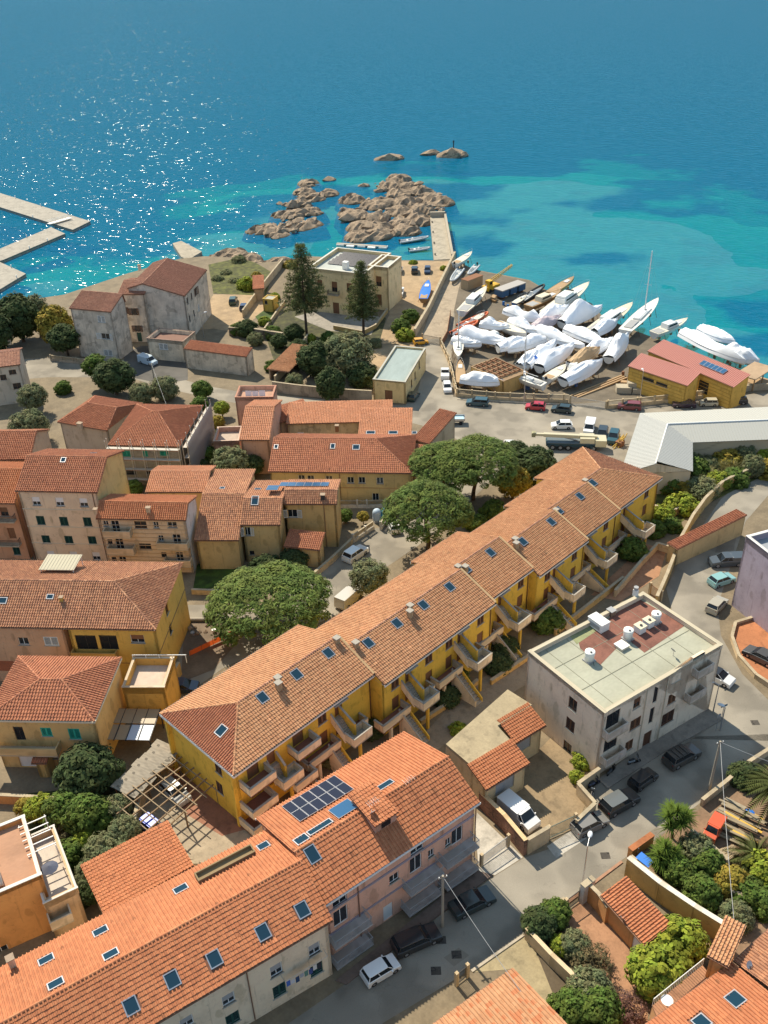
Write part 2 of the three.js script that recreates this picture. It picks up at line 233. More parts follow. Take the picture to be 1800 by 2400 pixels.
// ---------- houses ----------
// local axes: x along the front eave from its left end, z towards the front, y up from the base
function house(o) {
  const H = thing(o.name || 'house', o.label, o.cat || 'house', o.x, o.base, o.z, o.turn, o.group);
  const { L, d, e, rise = 0, rf = 0.5, eb = e, hip = [0, 0], pal = 'salmon', over = 0.4, side = 0.25, wall } = o, wm = mat(...wall), roof = o.roof || 'gable';
  const w0 = roof === 'flat' ? [0, 0] : [side, over], x0 = w0[0], x1 = L - w0[0], zf = -w0[1], zb = -d + (roof === 'flat' ? 0 : over), top = e + rise, zr = -rf * d;
  const yAt = z => roof === 'flat' ? e : z > zr ? e + rise * (-z) / Math.max(0.01, rf * d) : eb + (top - eb) * (z + d) / Math.max(0.01, d * (1 - rf));
  const yw = z => yAt(z) - (roof === 'flat' ? 0 : 0.16), W = { f: [], r: [], b: [], l: [] }, low = -0.8;
  for (const q of o.win || []) W[q[0]].push(q);
  const hole = k => W[k].map(q => [q[1], q[2], q[3], q[4]]), gl = hip[0] ? null : [-zr, yw(zr)], gr = hip[1] ? null : [-zr, yw(zr)];
  const X = { f: [x0, zf, 0], r: [x1, zf, Math.PI / 2], b: [x1, zb, Math.PI], l: [x0, zb, -Math.PI / 2] };
  const D = zf - zb, gableOf = (on, fromFront) => { const a = fromFront ? zf : zb, b = fromFront ? zb : zf, s = [[0, low], [D, low], [D, on ? yw(b) : Math.min(yw(zf), yw(zb))]]; if (on && roof === 'gable' && rf > 0.02 && rf < 0.98) s.push([Math.abs(zr - a), yw(zr)]); s.push([0, on ? yw(a) : Math.min(yw(zf), yw(zb))]); return s; };
  const sh = (k, pts) => wallPanel(H, ...X[k], pts, hole(k), o.wallOf && o.wallOf[k] ? mat(...o.wallOf[k]) : wm);
  const hf = hip[0] || hip[1] ? Math.min(yw(zf), e - 0.16) : yw(zf), hb = hip[0] || hip[1] ? Math.min(yw(zb), eb - 0.16) : yw(zb);
  if (!o.skip?.includes('f')) sh('f', [[0, low], [x1 - x0, low], [x1 - x0, hf], [0, hf]]);
  if (!o.skip?.includes('b')) sh('b', [[0, low], [x1 - x0, low], [x1 - x0, hb], [0, hb]]);
  if (!o.skip?.includes('r')) sh('r', gableOf(!hip[1], true)); if (!o.skip?.includes('l')) sh('l', gableOf(!hip[0], false));
  for (const k of 'frbl') for (const [, t, y, w, h, st = 'b'] of W[k]) {
    const a = X[k], p = V(a[0] + Math.cos(a[2]) * t, y, a[1] - Math.sin(a[2]) * t);
    const nm = st[1] === 'D' || h > 1.95 ? 'door' : st[1] === 'G' ? 'garage_door' : 'window';
    windowPart(H, nm, st[1] === 'G' ? 'gDY' : st, w, h, p, a[2]);
  }
  // bands, pipes, balconies
  for (const [k, y, h2, c] of o.bands || []) { const a = X[k], len = k === 'f' || k === 'b' ? x1 - x0 : D, m = part(H, 'moulding', box(len + 0.04, h2, 0.06, len / 2, 0, 0.031), c ? mat(...c) : M.cream); m.position.set(a[0], y, a[1]); m.rotation.y = a[2]; }
  for (const [k, t] of o.pipes || []) { const a = X[k], m = part(H, 'drainpipe', new THREE.CylinderGeometry(0.055, 0.055, e - 0.2, 6).translate(0, e / 2 - 0.1, 0.09), o.pipe || M.gutter); m.position.set(a[0] + Math.cos(a[2]) * t, 0, a[1] - Math.sin(a[2]) * t); m.rotation.y = a[2]; }
  for (const q of o.balc || []) { const [k, t, y, w, dep, style] = q, a = X[k]; const b = balcony(H, w, dep, style); b.position.set(a[0] + Math.cos(a[2]) * t, y, a[1] - Math.sin(a[2]) * t); b.rotation.y = a[2]; }
  // roof
  const lo = { pal, flatMat: o.flat, ...(o.tile || {}) };
  if (roof === 'gable') {
    const A = V(0, e, 0), B = V(L, e, 0), C = V(L, eb, -d), Dp = V(0, eb, -d), R1 = V(hip[0], top, zr), R2 = V(L - hip[1], top, zr);
    const sl = { f: rf > 0.02 ? [A, B, R2, R1] : null, b: rf < 0.98 ? [C, Dp, R1, R2] : null, r: hip[1] ? [B, C, R2] : null, l: hip[0] ? [Dp, A, R1] : null };
    const onSlope = (k, x, z) => sl[k] && frame(sl[k]);
    for (const k of 'fbrl') if (sl[k]) {
      const f = frame(sl[k]), po = { ...lo, ...(o.tiles && o.tiles[k] || {}) }, yOn = (x, z) => { const p0 = sl[k][0]; return p0.y - ((x - p0.x) * f.n.x + (z - p0.z) * f.n.z) / f.n.y; }, holes = [];
      const place = (x, z) => V(x, yOn(x, z), z), items = [];
      for (const q of o.sky || []) if (q[0] === k) { const c = f.to(place(q[1], q[2])); holes.push([...c, q[3] + 0.1, q[4] + 0.1]); items.push([c, q, 's']); }
      for (const q of o.solar || []) if (q[0] === k) items.push([f.to(place(q[1], q[2])), q, 'p']);
      tiledFace(H, sl[k], { ...po, holes });
      for (const [c, q, t] of items) {
        if (t === 's') {
          const g = join(box(q[3], 0.09, 0.16, 0, q[4] / 2 - 0.045, 0.07), box(q[3], 0.09, 0.16, 0, -q[4] / 2 + 0.045, 0.07), box(0.09, q[4] - 0.18, 0.16, -q[3] / 2 + 0.045, 0, 0.07), box(0.09, q[4] - 0.18, 0.16, q[3] / 2 - 0.045, 0, 0.07));
          const s = part(H, 'skylight', g, q[5] || M.steel); s.applyMatrix4(new THREE.Matrix4().multiplyMatrices(f.m, new THREE.Matrix4().makeTranslation(c[0], c[1], 0.0)));
          part(s, 'pane', box(q[3] - 0.16, q[4] - 0.16, 0.03, 0, 0, 0.1), q[6] || M.skyglass);
        } else {
          const [, , , nx, ny, pw, ph, pm = M.panel] = q;
          for (let i = 0; i < nx; i++) for (let j = 0; j < ny; j++) { const s = part(H, 'solar_panel', box(pw - 0.03, ph - 0.03, 0.04), M.steel); s.applyMatrix4(new THREE.Matrix4().multiplyMatrices(f.m, new THREE.Matrix4().makeTranslation(c[0] + (i + 0.5 - nx / 2) * pw, c[1] + (j + 0.5 - ny / 2) * ph, 0.2))); part(s, 'cells', box(pw - 0.1, ph - 0.1, 0.01, 0, 0, 0.021), pm); }
        }
      }
    }
    if (rf > 0.02 && rf < 0.98) capRow(H, R1, R2, pal); else if (o.ridgeWall) { }
    if (hip[1]) { capRow(H, B, R2, pal); capRow(H, C, R2, pal); } if (hip[0]) { capRow(H, A, R1, pal); capRow(H, Dp, R1, pal); }
    if (o.fascia) { const fa = o.fascia; part(H, 'fascia', box(L + 0.1, 0.22, 0.08, L / 2, e - 0.14, 0.05), fa); part(H, 'fascia', box(L + 0.1, 0.22, 0.08, L / 2, eb - 0.14, -d - 0.05), fa); for (const [h, x] of [[hip[0], -0.05], [hip[1], L + 0.05]]) if (h) part(H, 'fascia', box(0.08, 0.22, d, x, e - 0.14, -d / 2), fa); }
    else { if (rf > 0.02) part(H, 'gutter', box(L, 0.1, 0.12, L / 2, e - 0.1, 0.06), M.gutter); }
  } else {
    const pw = o.par?.[1] ?? 0.3, ph = o.par?.[0] ?? 0.5, pm = o.par?.[2] ? mat(...o.par[2]) : wm, rm = o.roofMat || mat('concrete', 0.42, 0.42, 0.38);
    part(H, 'roof_deck', box(L - 2 * pw, 0.3, d - 2 * pw, L / 2, e - ph - 0.15, -d / 2), rm);
    if (ph > 0) for (const [w, dd, x, z] of [[L + 0.1, pw, L / 2, -pw / 2], [L + 0.1, pw, L / 2, -d + pw / 2], [pw, d - 2 * pw, pw / 2, -d / 2], [pw, d - 2 * pw, L - pw / 2, -d / 2]]) { part(H, 'parapet', box(w, ph, dd, x, e - ph / 2 + 0.01, z), wm); part(H, 'coping', box(w + 0.08, 0.07, dd + 0.08, x, e + 0.046 + (w > dd ? 0 : 0.003), z), pm); }
  }
  for (const [x, z, w, dd, h, c] of o.chim || []) { const y = yAt(z) - 0.2, m = part(H, 'chimney', boxUp(w, h, dd, 0, 0, 0), c || wm); m.position.set(x, y, z); part(m, 'chimney_cap', box(w + 0.16, 0.08, dd + 0.16, 0, h + 0.04, 0), mat('concrete', 0.4, 0.3, 0.22)); }
  for (const [x, z, h] of o.aerial || []) { const y = yAt(z), m = part(H, 'aerial', join(cyl(0.025, 0.025, h, 5), bar(V(-0.7, h - 0.2, 0), V(0.7, h - 0.2, 0.1), 0.012, 4), ...[-0.6, -0.35, -0.1, 0.15, 0.4].map(k => bar(V(k, h - 0.2, -0.35), V(k, h - 0.2, 0.35), 0.01, 4))), M.steel); m.position.set(x, y, z); }
  for (const [x, z, h] of o.dish || []) { const m = part(H, 'satellite_dish', new THREE.SphereGeometry(0.5, 14, 6, 0, 6.3, 0, 0.75).scale(1, 0.5, 1).rotateX(2.2), plain(0.5, 0.5, 0.5)); m.position.set(x, yAt(z) + h, z); part(m, 'pole', cyl(0.03, 0.03, h, 5, 0, -h, 0), M.steel); }
  return H;
}
function balcony(H, w, dep, style = 'rail') {
  const b = part(H, 'balcony', box(w, 0.18, dep, 0, -0.09, dep / 2 + 0.005), mat('plaster', ...(style === 'rail' ? [0.42, 0.4, 0.38] : [0.5, 0.42, 0.3])));
  if (style === 'rail' || style === 'dark') {
    const g = []; for (let x = -w / 2 + 0.04; x <= w / 2; x += 0.14) g.push(box(0.025, 0.95, 0.025, x, 0.475, dep - 0.05)); for (let z = 0.1; z < dep - 0.1; z += 0.14) for (const s of [-1, 1]) g.push(box(0.025, 0.95, 0.025, s * (w / 2 - 0.05), 0.475, z));
    part(b, 'railing', join(g, box(w, 0.05, 0.05, 0, 0.97, dep - 0.05), box(0.05, 0.05, dep - 0.1, -w / 2 + 0.05, 0.97, dep / 2 - 0.05), box(0.05, 0.05, dep - 0.1, w / 2 - 0.05, 0.97, dep / 2 - 0.05)), style === 'dark' ? M.iron : M.grey);
  } else { const pm = mat('plaster', ...style); part(b, 'parapet', box(w, 1.0, 0.14, 0, 0.5, dep - 0.07), pm); for (const s of [-1, 1]) part(b, 'parapet', box(0.14, 1.0, dep - 0.15, s * (w / 2 - 0.07), 0.5, dep / 2 - 0.07), pm); }
  return b;
}


// ---------- sea, seabed, land ----------
const waveBump = texture(1024, 60, (u, v) => { const wx = u + 0.012 * fbm(u * 6, v * 6, 6, 83, 2), a = fbm(wx * 30, v * 62, 1e6, 81, 4), w = 1 - Math.abs(2 * vnoise(wx * 22 + 5, v * 44, 1e6, 82) - 1); return 0.55 * a + 0.45 * w * w; }, false);
structure('sea', new THREE.PlaneGeometry(9000, 9000, 1, 1).rotateX(-Math.PI / 2).translate(0, 0, -3000), new THREE.MeshPhysicalMaterial({ name: 'sea_water', color: new THREE.Color().setRGB(0.0005, 0.205, 0.41), roughness: 0.13, ior: 1.33, specularIntensity: 0.5, transparent: true, opacity: 0.5, bumpMap: waveBump, bumpScale: 0.36 }));
{ // the uv of the sea in metres
  const g = scene.children.at(-1).geometry, p = g.attributes.position, u = g.attributes.uv; for (let i = 0; i < p.count; i++) u.setXY(i, p.getX(i) * 0.92 + p.getZ(i) * 0.39, p.getZ(i) * 0.92 - p.getX(i) * 0.39);
}
// the seabed: pale sand near the shore, dark meadows of sea grass, bare rock, and the deep floor beyond
const meadow = (x, z) => fbm(x / 34 + 40, z / 26 + 40, 1e6, 91, 5);
const shoreD = (x, z) => { let d = 1e9; for (const [px, pz, r] of shoals) d = Math.min(d, Math.hypot((x - px) * 0.9, z - pz) - r); return d; };
const shoals = [...[[-96.57, -268.8], [-73.34, -275.97], [-59.86, -286.27]].map(p => [...p, 5]), ...[[-53.21, -294.53], [-43.16, -300.11]].map(p => [...p, 12]), ...[[-26.73, -344.15], [4.09, -364.46], [20.32, -368.77]].map(p => [...p, 15]), ...[[48.16, -334.75], [64.12, -350.27]].map(p => [...p, 26]), ...[[30.21, -275.08], [48.83, -289.89], [68.13, -287.74]].map(p => [...p, 36]), ...[[68.42, -235.66], [76.26, -206.51], [82.39, -186.98]].map(p => [...p, 20]), ...[[96.25, -253.11]].map(p => [...p, 14])];
{
  const G = new THREE.PlaneGeometry(620, 520, 310, 260).rotateX(-Math.PI / 2).translate(40, 0, -330), p = G.attributes.position, c = [];
  for (let i = 0; i < p.count; i++) {
    const x = p.getX(i), z = p.getZ(i), d = shoreD(x, z) + 34 * (fbm(x / 60 + 9, z / 44, 1e6, 95, 4) - 0.5), n = meadow(x, z), depth = 2.2 + 6.5 * sm(-20, 60, d) + 4 * sm(40, 160, d);
    p.setY(i, -depth + 0.5 * (fbm(x / 7, z / 7, 1e6, 92, 3) - 0.5));
    const grass = sm(0.46, 0.58, n + 0.0042 * d - 0.02), f = 0.85 + 0.3 * fbm(x / 3, z / 3, 1e6, 93, 3), rock = sm(0.60, 0.66, fbm(x / 11, z / 9, 1e6, 94, 4)) * (1 - sm(-4, 22, d));
    const sand = [0.34, 0.36, 0.26], dark = [0.015, 0.045, 0.04], rk = [0.36, 0.3, 0.2];
    for (let k = 0; k < 3; k++) { let s = sand[k] * (1 - grass) + dark[k] * grass; s = s * (1 - rock * (1 - grass)) + rk[k] * rock * (1 - grass); c.push(s * f); }
  }
  G.setAttribute('color', new THREE.Float32BufferAttribute(c, 3)); G.computeVertexNormals();
  structure('seabed', G, new THREE.MeshStandardMaterial({ name: 'seabed_sand_and_sea_grass', vertexColors: true, roughness: 1 }));
}
// the water body: each depth of it takes out more red, so the sea floor shows turquoise where it lies deeper
for (const [y, c] of [[-1.0, [0.5, 0.95, 0.8]], [-3.2, [0.35, 0.92, 0.72]], [-6.0, [0.35, 0.8, 0.7]]]) structure('water', new THREE.PlaneGeometry(9000, 9000).rotateX(-Math.PI / 2).translate(0, y, -3000), new THREE.MeshPhysicalMaterial({ name: 'clear_water', color: new THREE.Color().setRGB(...c), transmission: 1, thickness: 0, roughness: 0, specularIntensity: 0 }));
structure('deep_seabed', new THREE.PlaneGeometry(9000, 9000).rotateX(-Math.PI / 2).translate(0, -14, -3000), plain(0.01, 0.05, 0.075, 1));
const land = [[-197.09, -235.63], [-131.49, -237.24], [-99.53, -241.47], [-84.14, -247.16], [-70.29, -263.3], [-57.69, -275.02], [-50.39, -276.65], [-40.01, -273.95], [-34.5, -268.68], [-27.17, -269.46], [-19.97, -273.42], [5.46, -267.21], [16.51, -265.66], [21.9, -265.87], [27.77, -256.26], [41.11, -246.41], [44.66, -237.36], [53.92, -227.63], [54.86, -217.47], [59.82, -209.2], [63.31, -204.07], [77.25, -183.69], [78.58, -175.32], [80.92, -167.76], [183.87, -155.54], [52.34, -12.31], [-58.48, -14.87]];
structure('ground', join(sheetGeo(land, 0), skirtGeo(land, 0, 6)), mat('earth', 0.27, 0.22, 0.15));

// ---------- roads, yards, paving ----------
const asphalt = mat('asphalt', 0.345, 0.305, 0.25, 0.9, 0.004), greyRoad = mat('asphalt', 0.15, 0.142, 0.135, 0.9, 0.004), pale = mat('concrete', 0.42, 0.37, 0.29), sand = mat('earth', 0.5, 0.37, 0.23), terra = mat('concrete', 0.40, 0.19, 0.11), brick = mat('concrete', 0.44, 0.24, 0.14), lawn = mat('grass', 0.075, 0.15, 0.018), weeds = mat('grass', 0.16, 0.17, 0.045), soil = mat('earth', 0.13, 0.1, 0.065), setts = mat('concrete', 0.2, 0.145, 0.12), whiteC = mat('concrete', 0.56, 0.53, 0.48);
sheet('boatyard_ground', [[22.02, -264.32], [27.69, -255.54], [41.01, -245.73], [44.56, -236.72], [53.8, -227.03], [54.74, -216.91], [59.69, -208.67], [63.18, -203.56], [76.92, -183.25], [69.23, -170.77], [50.49, -171.24], [34.9, -170.42], [14.66, -174.11], [15.67, -205.65], [19.93, -233.97]], mat('earth', 0.2, 0.17, 0.13), 0.004);
sheet('harbour_road', [[19.86, -237.17], [18.36, -210.74], [16.35, -197.95], [14.92, -175.14], [34.73, -169.41], [50.35, -170.63], [78.14, -171.72], [126.42, -166.14], [117.59, -151.42], [48.49, -156.34], [43.25, -142.92], [29.77, -140.69], [21.17, -142.89], [17.39, -149.8], [11.88, -159.5], [5.55, -163.77], [-2.74, -169.34], [-20.77, -171.35], [-34.58, -178.04], [-46.44, -184.86], [-55.04, -191], [-73.23, -192.49], [-109.46, -187.26], [-114.76, -199.21], [-76.47, -203.86], [-59.2, -201.4], [-38.34, -185.54], [-25.87, -179.49], [-17.75, -177.76], [-2.73, -173.42], [5.01, -171.77], [7.94, -178.92], [10.8, -198.42], [10.24, -206.13], [12.86, -216.75]], asphalt, 0.008);
sheet('slipway_lane', [[22.26, -264.29], [25.11, -260.97], [20.96, -237.06], [16.32, -207.7], [9.8, -207.22], [13.73, -227.76]], mat('concrete', 0.44, 0.36, 0.27), 0.012);
sheet('palazzo_car_park', [[5.79, -266.01], [21.53, -264.37], [13.56, -228.38], [9.81, -207.48], [4.25, -205.09], [-0.68, -205.52], [2.9, -223.99]], sand, 0.012);
sheet('side_lane', [[-0.68, -205.52], [4.24, -204.57], [9.77, -206.69], [9.84, -198.5], [6.3, -182.34], [-1.74, -194.59]], sand, 0.01);
sheet('garden_yard', [[-43.4, -243.25], [-31.95, -242.15], [-28.27, -232.29], [-33.48, -215.35], [-40.1, -218.71], [-52.28, -217.01], [-54.38, -222.82], [-44.54, -227.76]], sand, 0.014);
sheet('mansion_yard', [[-58.87, -204.38], [-55.9, -209.27], [-44.49, -206.98], [-41.56, -188.51], [-46.77, -186.67], [-56.2, -192.02]], mat('asphalt', 0.13, 0.12, 0.11), 0.014);
sheet('middle_street', [[21.21, -143.21], [14.28, -145.33], [2.65, -125.45], [-1.44, -124.65], [-6.71, -118.4], [-12.67, -109.3], [-15.97, -104.63], [-28.66, -105.35], [-28.47, -102.11], [-28, -97.3], [-25.82, -85.29], [-21.34, -90.92], [-6.93, -101.9], [0.04, -113.25], [6.81, -121.03], [14.57, -132.69]], asphalt, 0.016);
sheet('bare_yard', [[-28.03, -102.28], [-20.42, -101.66], [-18.92, -98.68], [-22.41, -90.81], [-26.16, -88.5]], mat('earth', 0.24, 0.18, 0.13), 0.02);
sheet('main_street', [[-13.31, -40.95], [-4.83, -47.04], [9.6, -57.88], [12.67, -59.89], [18.19, -61.99], [20.73, -66.55], [22.12, -69.93], [29.7, -75.87], [37.47, -80.5], [38.91, -88.47], [38.77, -100.32], [39.41, -105.39], [44.22, -114.05], [55.21, -130.22], [67.65, -143.12], [121.78, -172.83], [102.76, -138.96], [63.12, -130.83], [56.74, -122.98], [51.81, -113.58], [45.19, -100.95], [43.51, -94.35], [43.6, -86.57], [45, -81.78], [64.63, -63.79], [67.33, -76.3], [41.97, -73.6], [38.9, -71.52], [32.11, -66.18], [25.71, -61.57], [22.24, -59.24], [11.37, -51.43], [6.29, -48.05], [-1.42, -43.53], [-5.29, -40.68]], mat('asphalt', 0.335, 0.30, 0.25, 0.9, 0.004), 0.008);
raised('pavement', [[-5.62, -47.43], [7.68, -58.55], [9.45, -57.98], [-4.64, -47.03]], setts, 0.12);
sheet('driveway', [[8.36, -64.5], [8.09, -58.54], [9.61, -57.97], [12.64, -59.99], [8.68, -65.91]], whiteC, 0.02);
sheet('gate_apron', [[15.22, -61.25], [18.57, -63.51], [19.33, -62.05], [15.9, -59.76]], whiteC, 0.016);
sheet('garage_court', [[9.66, -66.74], [18.77, -77.22], [21.78, -70.07], [20.69, -67.44], [18.27, -63.08], [13.87, -62.49], [10.34, -64.13]], mat('concrete', 0.33, 0.245, 0.15), 0.024);
sheet('slab_path', [[3.31, -77.25], [7.43, -82.88], [16.82, -93.09], [18.36, -91.25], [17.18, -86.3], [12.54, -82.62], [6.43, -76.41], [2.36, -72.6], [-1.89, -72.79]], mat('concrete', 0.33, 0.27, 0.2), 0.02);
sheet('far_patio', [[28.57, -104.45], [39.66, -117.34], [42.16, -115.36], [39.26, -108.64], [32.34, -102.69]], brick, 0.024);
sheet('end_court', [[-26.88, -67.73], [-25.29, -76.52], [-16.39, -67.28], [-12.01, -63.41], [-19, -60.5], [-20.83, -61.25]], mat('concrete', 0.42, 0.35, 0.26), 0.02);
sheet('end_terrace', [[-25.28, -71.3], [-23.81, -76.45], [-21.54, -74.34], [-15.43, -64.66], [-17.76, -63.92], [-22.26, -67.24]], mat('concrete', 0.36, 0.17, 0.11), 0.026);
sheet('brick_patio', [[15.38, -53.17], [18.46, -55.76], [19.5, -55.34], [21.95, -49.1], [20.4, -41.94], [17.25, -42.05], [18.07, -47.38], [16.2, -51.25]], brick, 0.02);
sheet('front_yard', [[11.36, -51.35], [14.37, -45.53], [15.62, -41.03], [10.07, -41.22], [10.01, -48], [6.34, -47.81]], mat('concrete', 0.4, 0.33, 0.2), 0.012);
sheet('lawn', [[-27.94, -109.11], [-22.05, -108.34], [-22.44, -114.61], [-28.38, -115.9]], lawn, 0.02);
sheet('lawn', [[-30.6, -225.89], [-26.08, -236.45], [-24.2, -231.91], [-27.18, -216.16]], lawn, 0.02);
sheet('sea_garden', [[-48.27, -268.57], [-40.01, -273.95], [-34.5, -268.68], [-28.8, -259.1], [-29.38, -238.67], [-31.89, -241.49], [-43.49, -243.92]], weeds, 0.016);
sheet('villa_garden', [[-27.26, -214.79], [-20.59, -241.06], [2.12, -222.02], [0.33, -207], [-12.57, -205.51], [-17.66, -191.17], [-23.91, -198.91]], mat('grass', 0.11, 0.11, 0.05), 0.018);
sheet('palazzo_forecourt', [[-20.72, -224.98], [-12.36, -230.2], [0.55, -223.03], [-1.64, -211.16], [-11.87, -214.8]], mat('concrete', 0.36, 0.33, 0.29), 0.022);
sheet('reed_bed', [[47.17, -142.16], [57.43, -148.91], [93.31, -149.71], [89.35, -141.54], [65.92, -138.44], [52.72, -128.97], [43.37, -120.22], [43.86, -129.57]], weeds, 0.014);
sheet('right_garden', [[25.85, -61.29], [32.38, -65.76], [41.19, -71.48], [57.81, -76.76], [42.66, -45.7], [28.41, -47.01], [23.04, -58.54]], mat('earth', 0.3, 0.2, 0.13), 0.004);
sheet('patio_garden', [[11.84, -52.76], [15.37, -53.07], [17.98, -46.98], [17.44, -41.33], [13.96, -41.44], [12.39, -49.24]], soil, 0.024);
sheet('lower_garden', [[-40.06, -70.71], [-29.53, -71.49], [-27.25, -63.22], [-28.39, -57.11], [-29.96, -55.27], [-33.25, -58.28], [-37.75, -64.76]], mat('grass', 0.1, 0.12, 0.035), 0.014);
sheet('orange_parking', [[45.54, -96.09], [48.68, -97.62], [53.55, -90.26], [49.98, -81.53], [44.87, -85.7], [44.07, -90.76]], mat('concrete', 0.5, 0.2, 0.09), 0.3);

// patched asphalt on the streets
for (const p of [[[4.01, -49.34], [5.43, -50.27], [6.31, -49.47], [4.85, -48.44]], [[23.12, -60.61], [26.81, -63.27], [27.49, -62.58], [23.78, -59.85]], [[51.77, -119.69], [54.77, -120.77], [52.08, -114.75], [49.1, -114.22]], [[19.74, -149.97], [22.9, -150.42], [23.14, -148.69], [19.85, -148.26]], [[33.21, -77.94], [37.52, -80.64], [38.3, -78.41], [33.95, -75.46]]]) structure('asphalt_patch', sheetGeo(p, 0.0135), mat('asphalt', 0.27, 0.235, 0.19, 0.95, 0.004));
raised('kerb', [[6.29, -48.01], [11.36, -51.39], [11.49, -51.21], [6.45, -47.8]], mat('concrete', 0.5, 0.44, 0.36), 0.1); raised('kerb', [[12.98, -52.53], [22.19, -59.19], [22.3, -58.93], [13.11, -52.3]], mat('concrete', 0.46, 0.26, 0.17), 0.1); raised('kerb', [[15.72, -174.24], [37.32, -169.62], [37.21, -169.01], [15.66, -173.61]], mat('concrete', 0.5, 0.44, 0.36), 0.12); raised('pavement', [[22.22, -69.93], [29.68, -75.8], [37.32, -80.36], [38.3, -78.41], [30.58, -73.79], [22.93, -68.55]], mat('concrete', 0.3, 0.27, 0.24), 0.1);

// ---------- houses ----------
house({ label: 'pink three-storey house with solar panels and grey balconies over the shaded street', x: -6.05, z: -49.06, turn: 0.6301, base: 8.87, L: 17.46, d: 11.4, e: 8.83, rise: 2.2, rf: 0.4, over: 0.5, wall: ['plaster', 0.7, 0.4, 0.28], win: [['f', 1.51, 7.3, 1.5, 1.1, 'w'], ['f', 10.06, 7.4, 1.5, 1.1, 'w'], ['f', 1.47, 5.14, 1.5, 2.2, 'w'], ['f', 9.89, 5.35, 1.4, 2.2, 'w'], ['f', 14.9, 5.35, 1.4, 2.2, 'w'], ['f', 7.39, 5.46, 1.1, 1.1, 'w'], ['f', 11.73, 5.39, 0.7, 1.1, 'w'], ['f', 13.79, 5.33, 0.7, 1.1, 'w'], ['f', 6.56, 1.15, 1.1, 2.2, 'wD']], balc: [['f', 1.85, 3.49, 4, 1.4, 'rail'], ['f', 10.2, 3.56, 4, 1.4, 'rail'], ['f', 14.54, 3.83, 4, 1.4, 'rail'], ['f', 1.84, 0.5, 4, 1.4, 'rail'], ['f', 9.98, 0.75, 4, 1.4, 'rail'], ['f', 14.59, 0.55, 4, 1.4, 'rail']], sky: [['b', 10.4, -5.74, 2.5, 0.8], ['b', 3.33, -5.5, 2.5, 0.8], ['b', 1.31, -5.39, 1.3, 1.1], ['f', 1.27, -3.69, 1.1, 1.5]], solar: [['b', 5.46, -9.12, 6, 2, 1, 1.75], ['b', 6.15, -5.88, 1, 1, 2.2, 1.9, M.panelBlue]], aerial: [[8.13, -3.95, 1.6], [12.39, -4.17, 1.2]], dish: [[7.54, -3.46, 1.4]], pipes: [['f', 3.38], ['f', 17.12]], pal: 'orange', name: 'street_house', tile: { tw: 0.34, tl: 0.42 }, fascia: M.white, bands: [['f', 6.75, 0.28, ['plaster', 0.36, 0.32, 0.38]], ['f', 3.6, 0.28, ['plaster', 0.36, 0.32, 0.38]]] });
house({ label: 'cream street house with long orange roof and laundry under its windows', x: -32.53, z: -30.91, turn: 0.5551, base: 9.67, L: 31.95, d: 11.2, e: 7.93, rise: 2.2, rf: 0.45, hip: [5, 0], over: 0.55, wall: ['plaster', 0.74, 0.6, 0.42], win: [['f', 30, 4.57, 1.1, 1.5, 'wrY'], ['f', 26.4, 4.8, 1.1, 1.5, 'wrY'], ['f', 22.05, 4.68, 1.1, 1.4, 'wrY'], ['f', 29.97, 1.65, 1.2, 1.5, 'gcG'], ['f', 26.4, 1.87, 1.2, 1.6, 'gcG'], ['f', 22.06, 1.84, 1.2, 1.5, 'gcG'], ['f', 29.89, -2.9, 1.5, 1.5, 'd'], ['f', 18.46, 4.89, 1.1, 1.4, 'wrY']], sky: [['f', 15.26, -1.81, 1.1, 1.25], ['f', 18.68, -1.98, 1.1, 1.25], ['f', 22.15, -1.79, 1.1, 1.25], ['f', 26.41, -1.73, 1.1, 1.25], ['f', 30.06, -1.73, 1.1, 1.25], ['b', 10.91, -9.22, 1.25, 0.95], ['b', 10.97, -5.96, 1.25, 0.95], ['b', 15.37, -9.22, 1.25, 0.95], ['b', 15.32, -5.94, 1.25, 0.95], ['b', 22.41, -9.26, 1.25, 0.95], ['b', 30.24, -9.2, 1.1, 1]], chim: [[8.53, -10.53, 0.5, 0.5, 1.4]], pipes: [['f', 23.87]], pal: 'orange', name: 'street_house', tiles: { f: { tw: 0.32, tl: 0.37, pick: 300, near: [22, 1.5] } }, tile: { tw: 0.32, tl: 0.37 } });
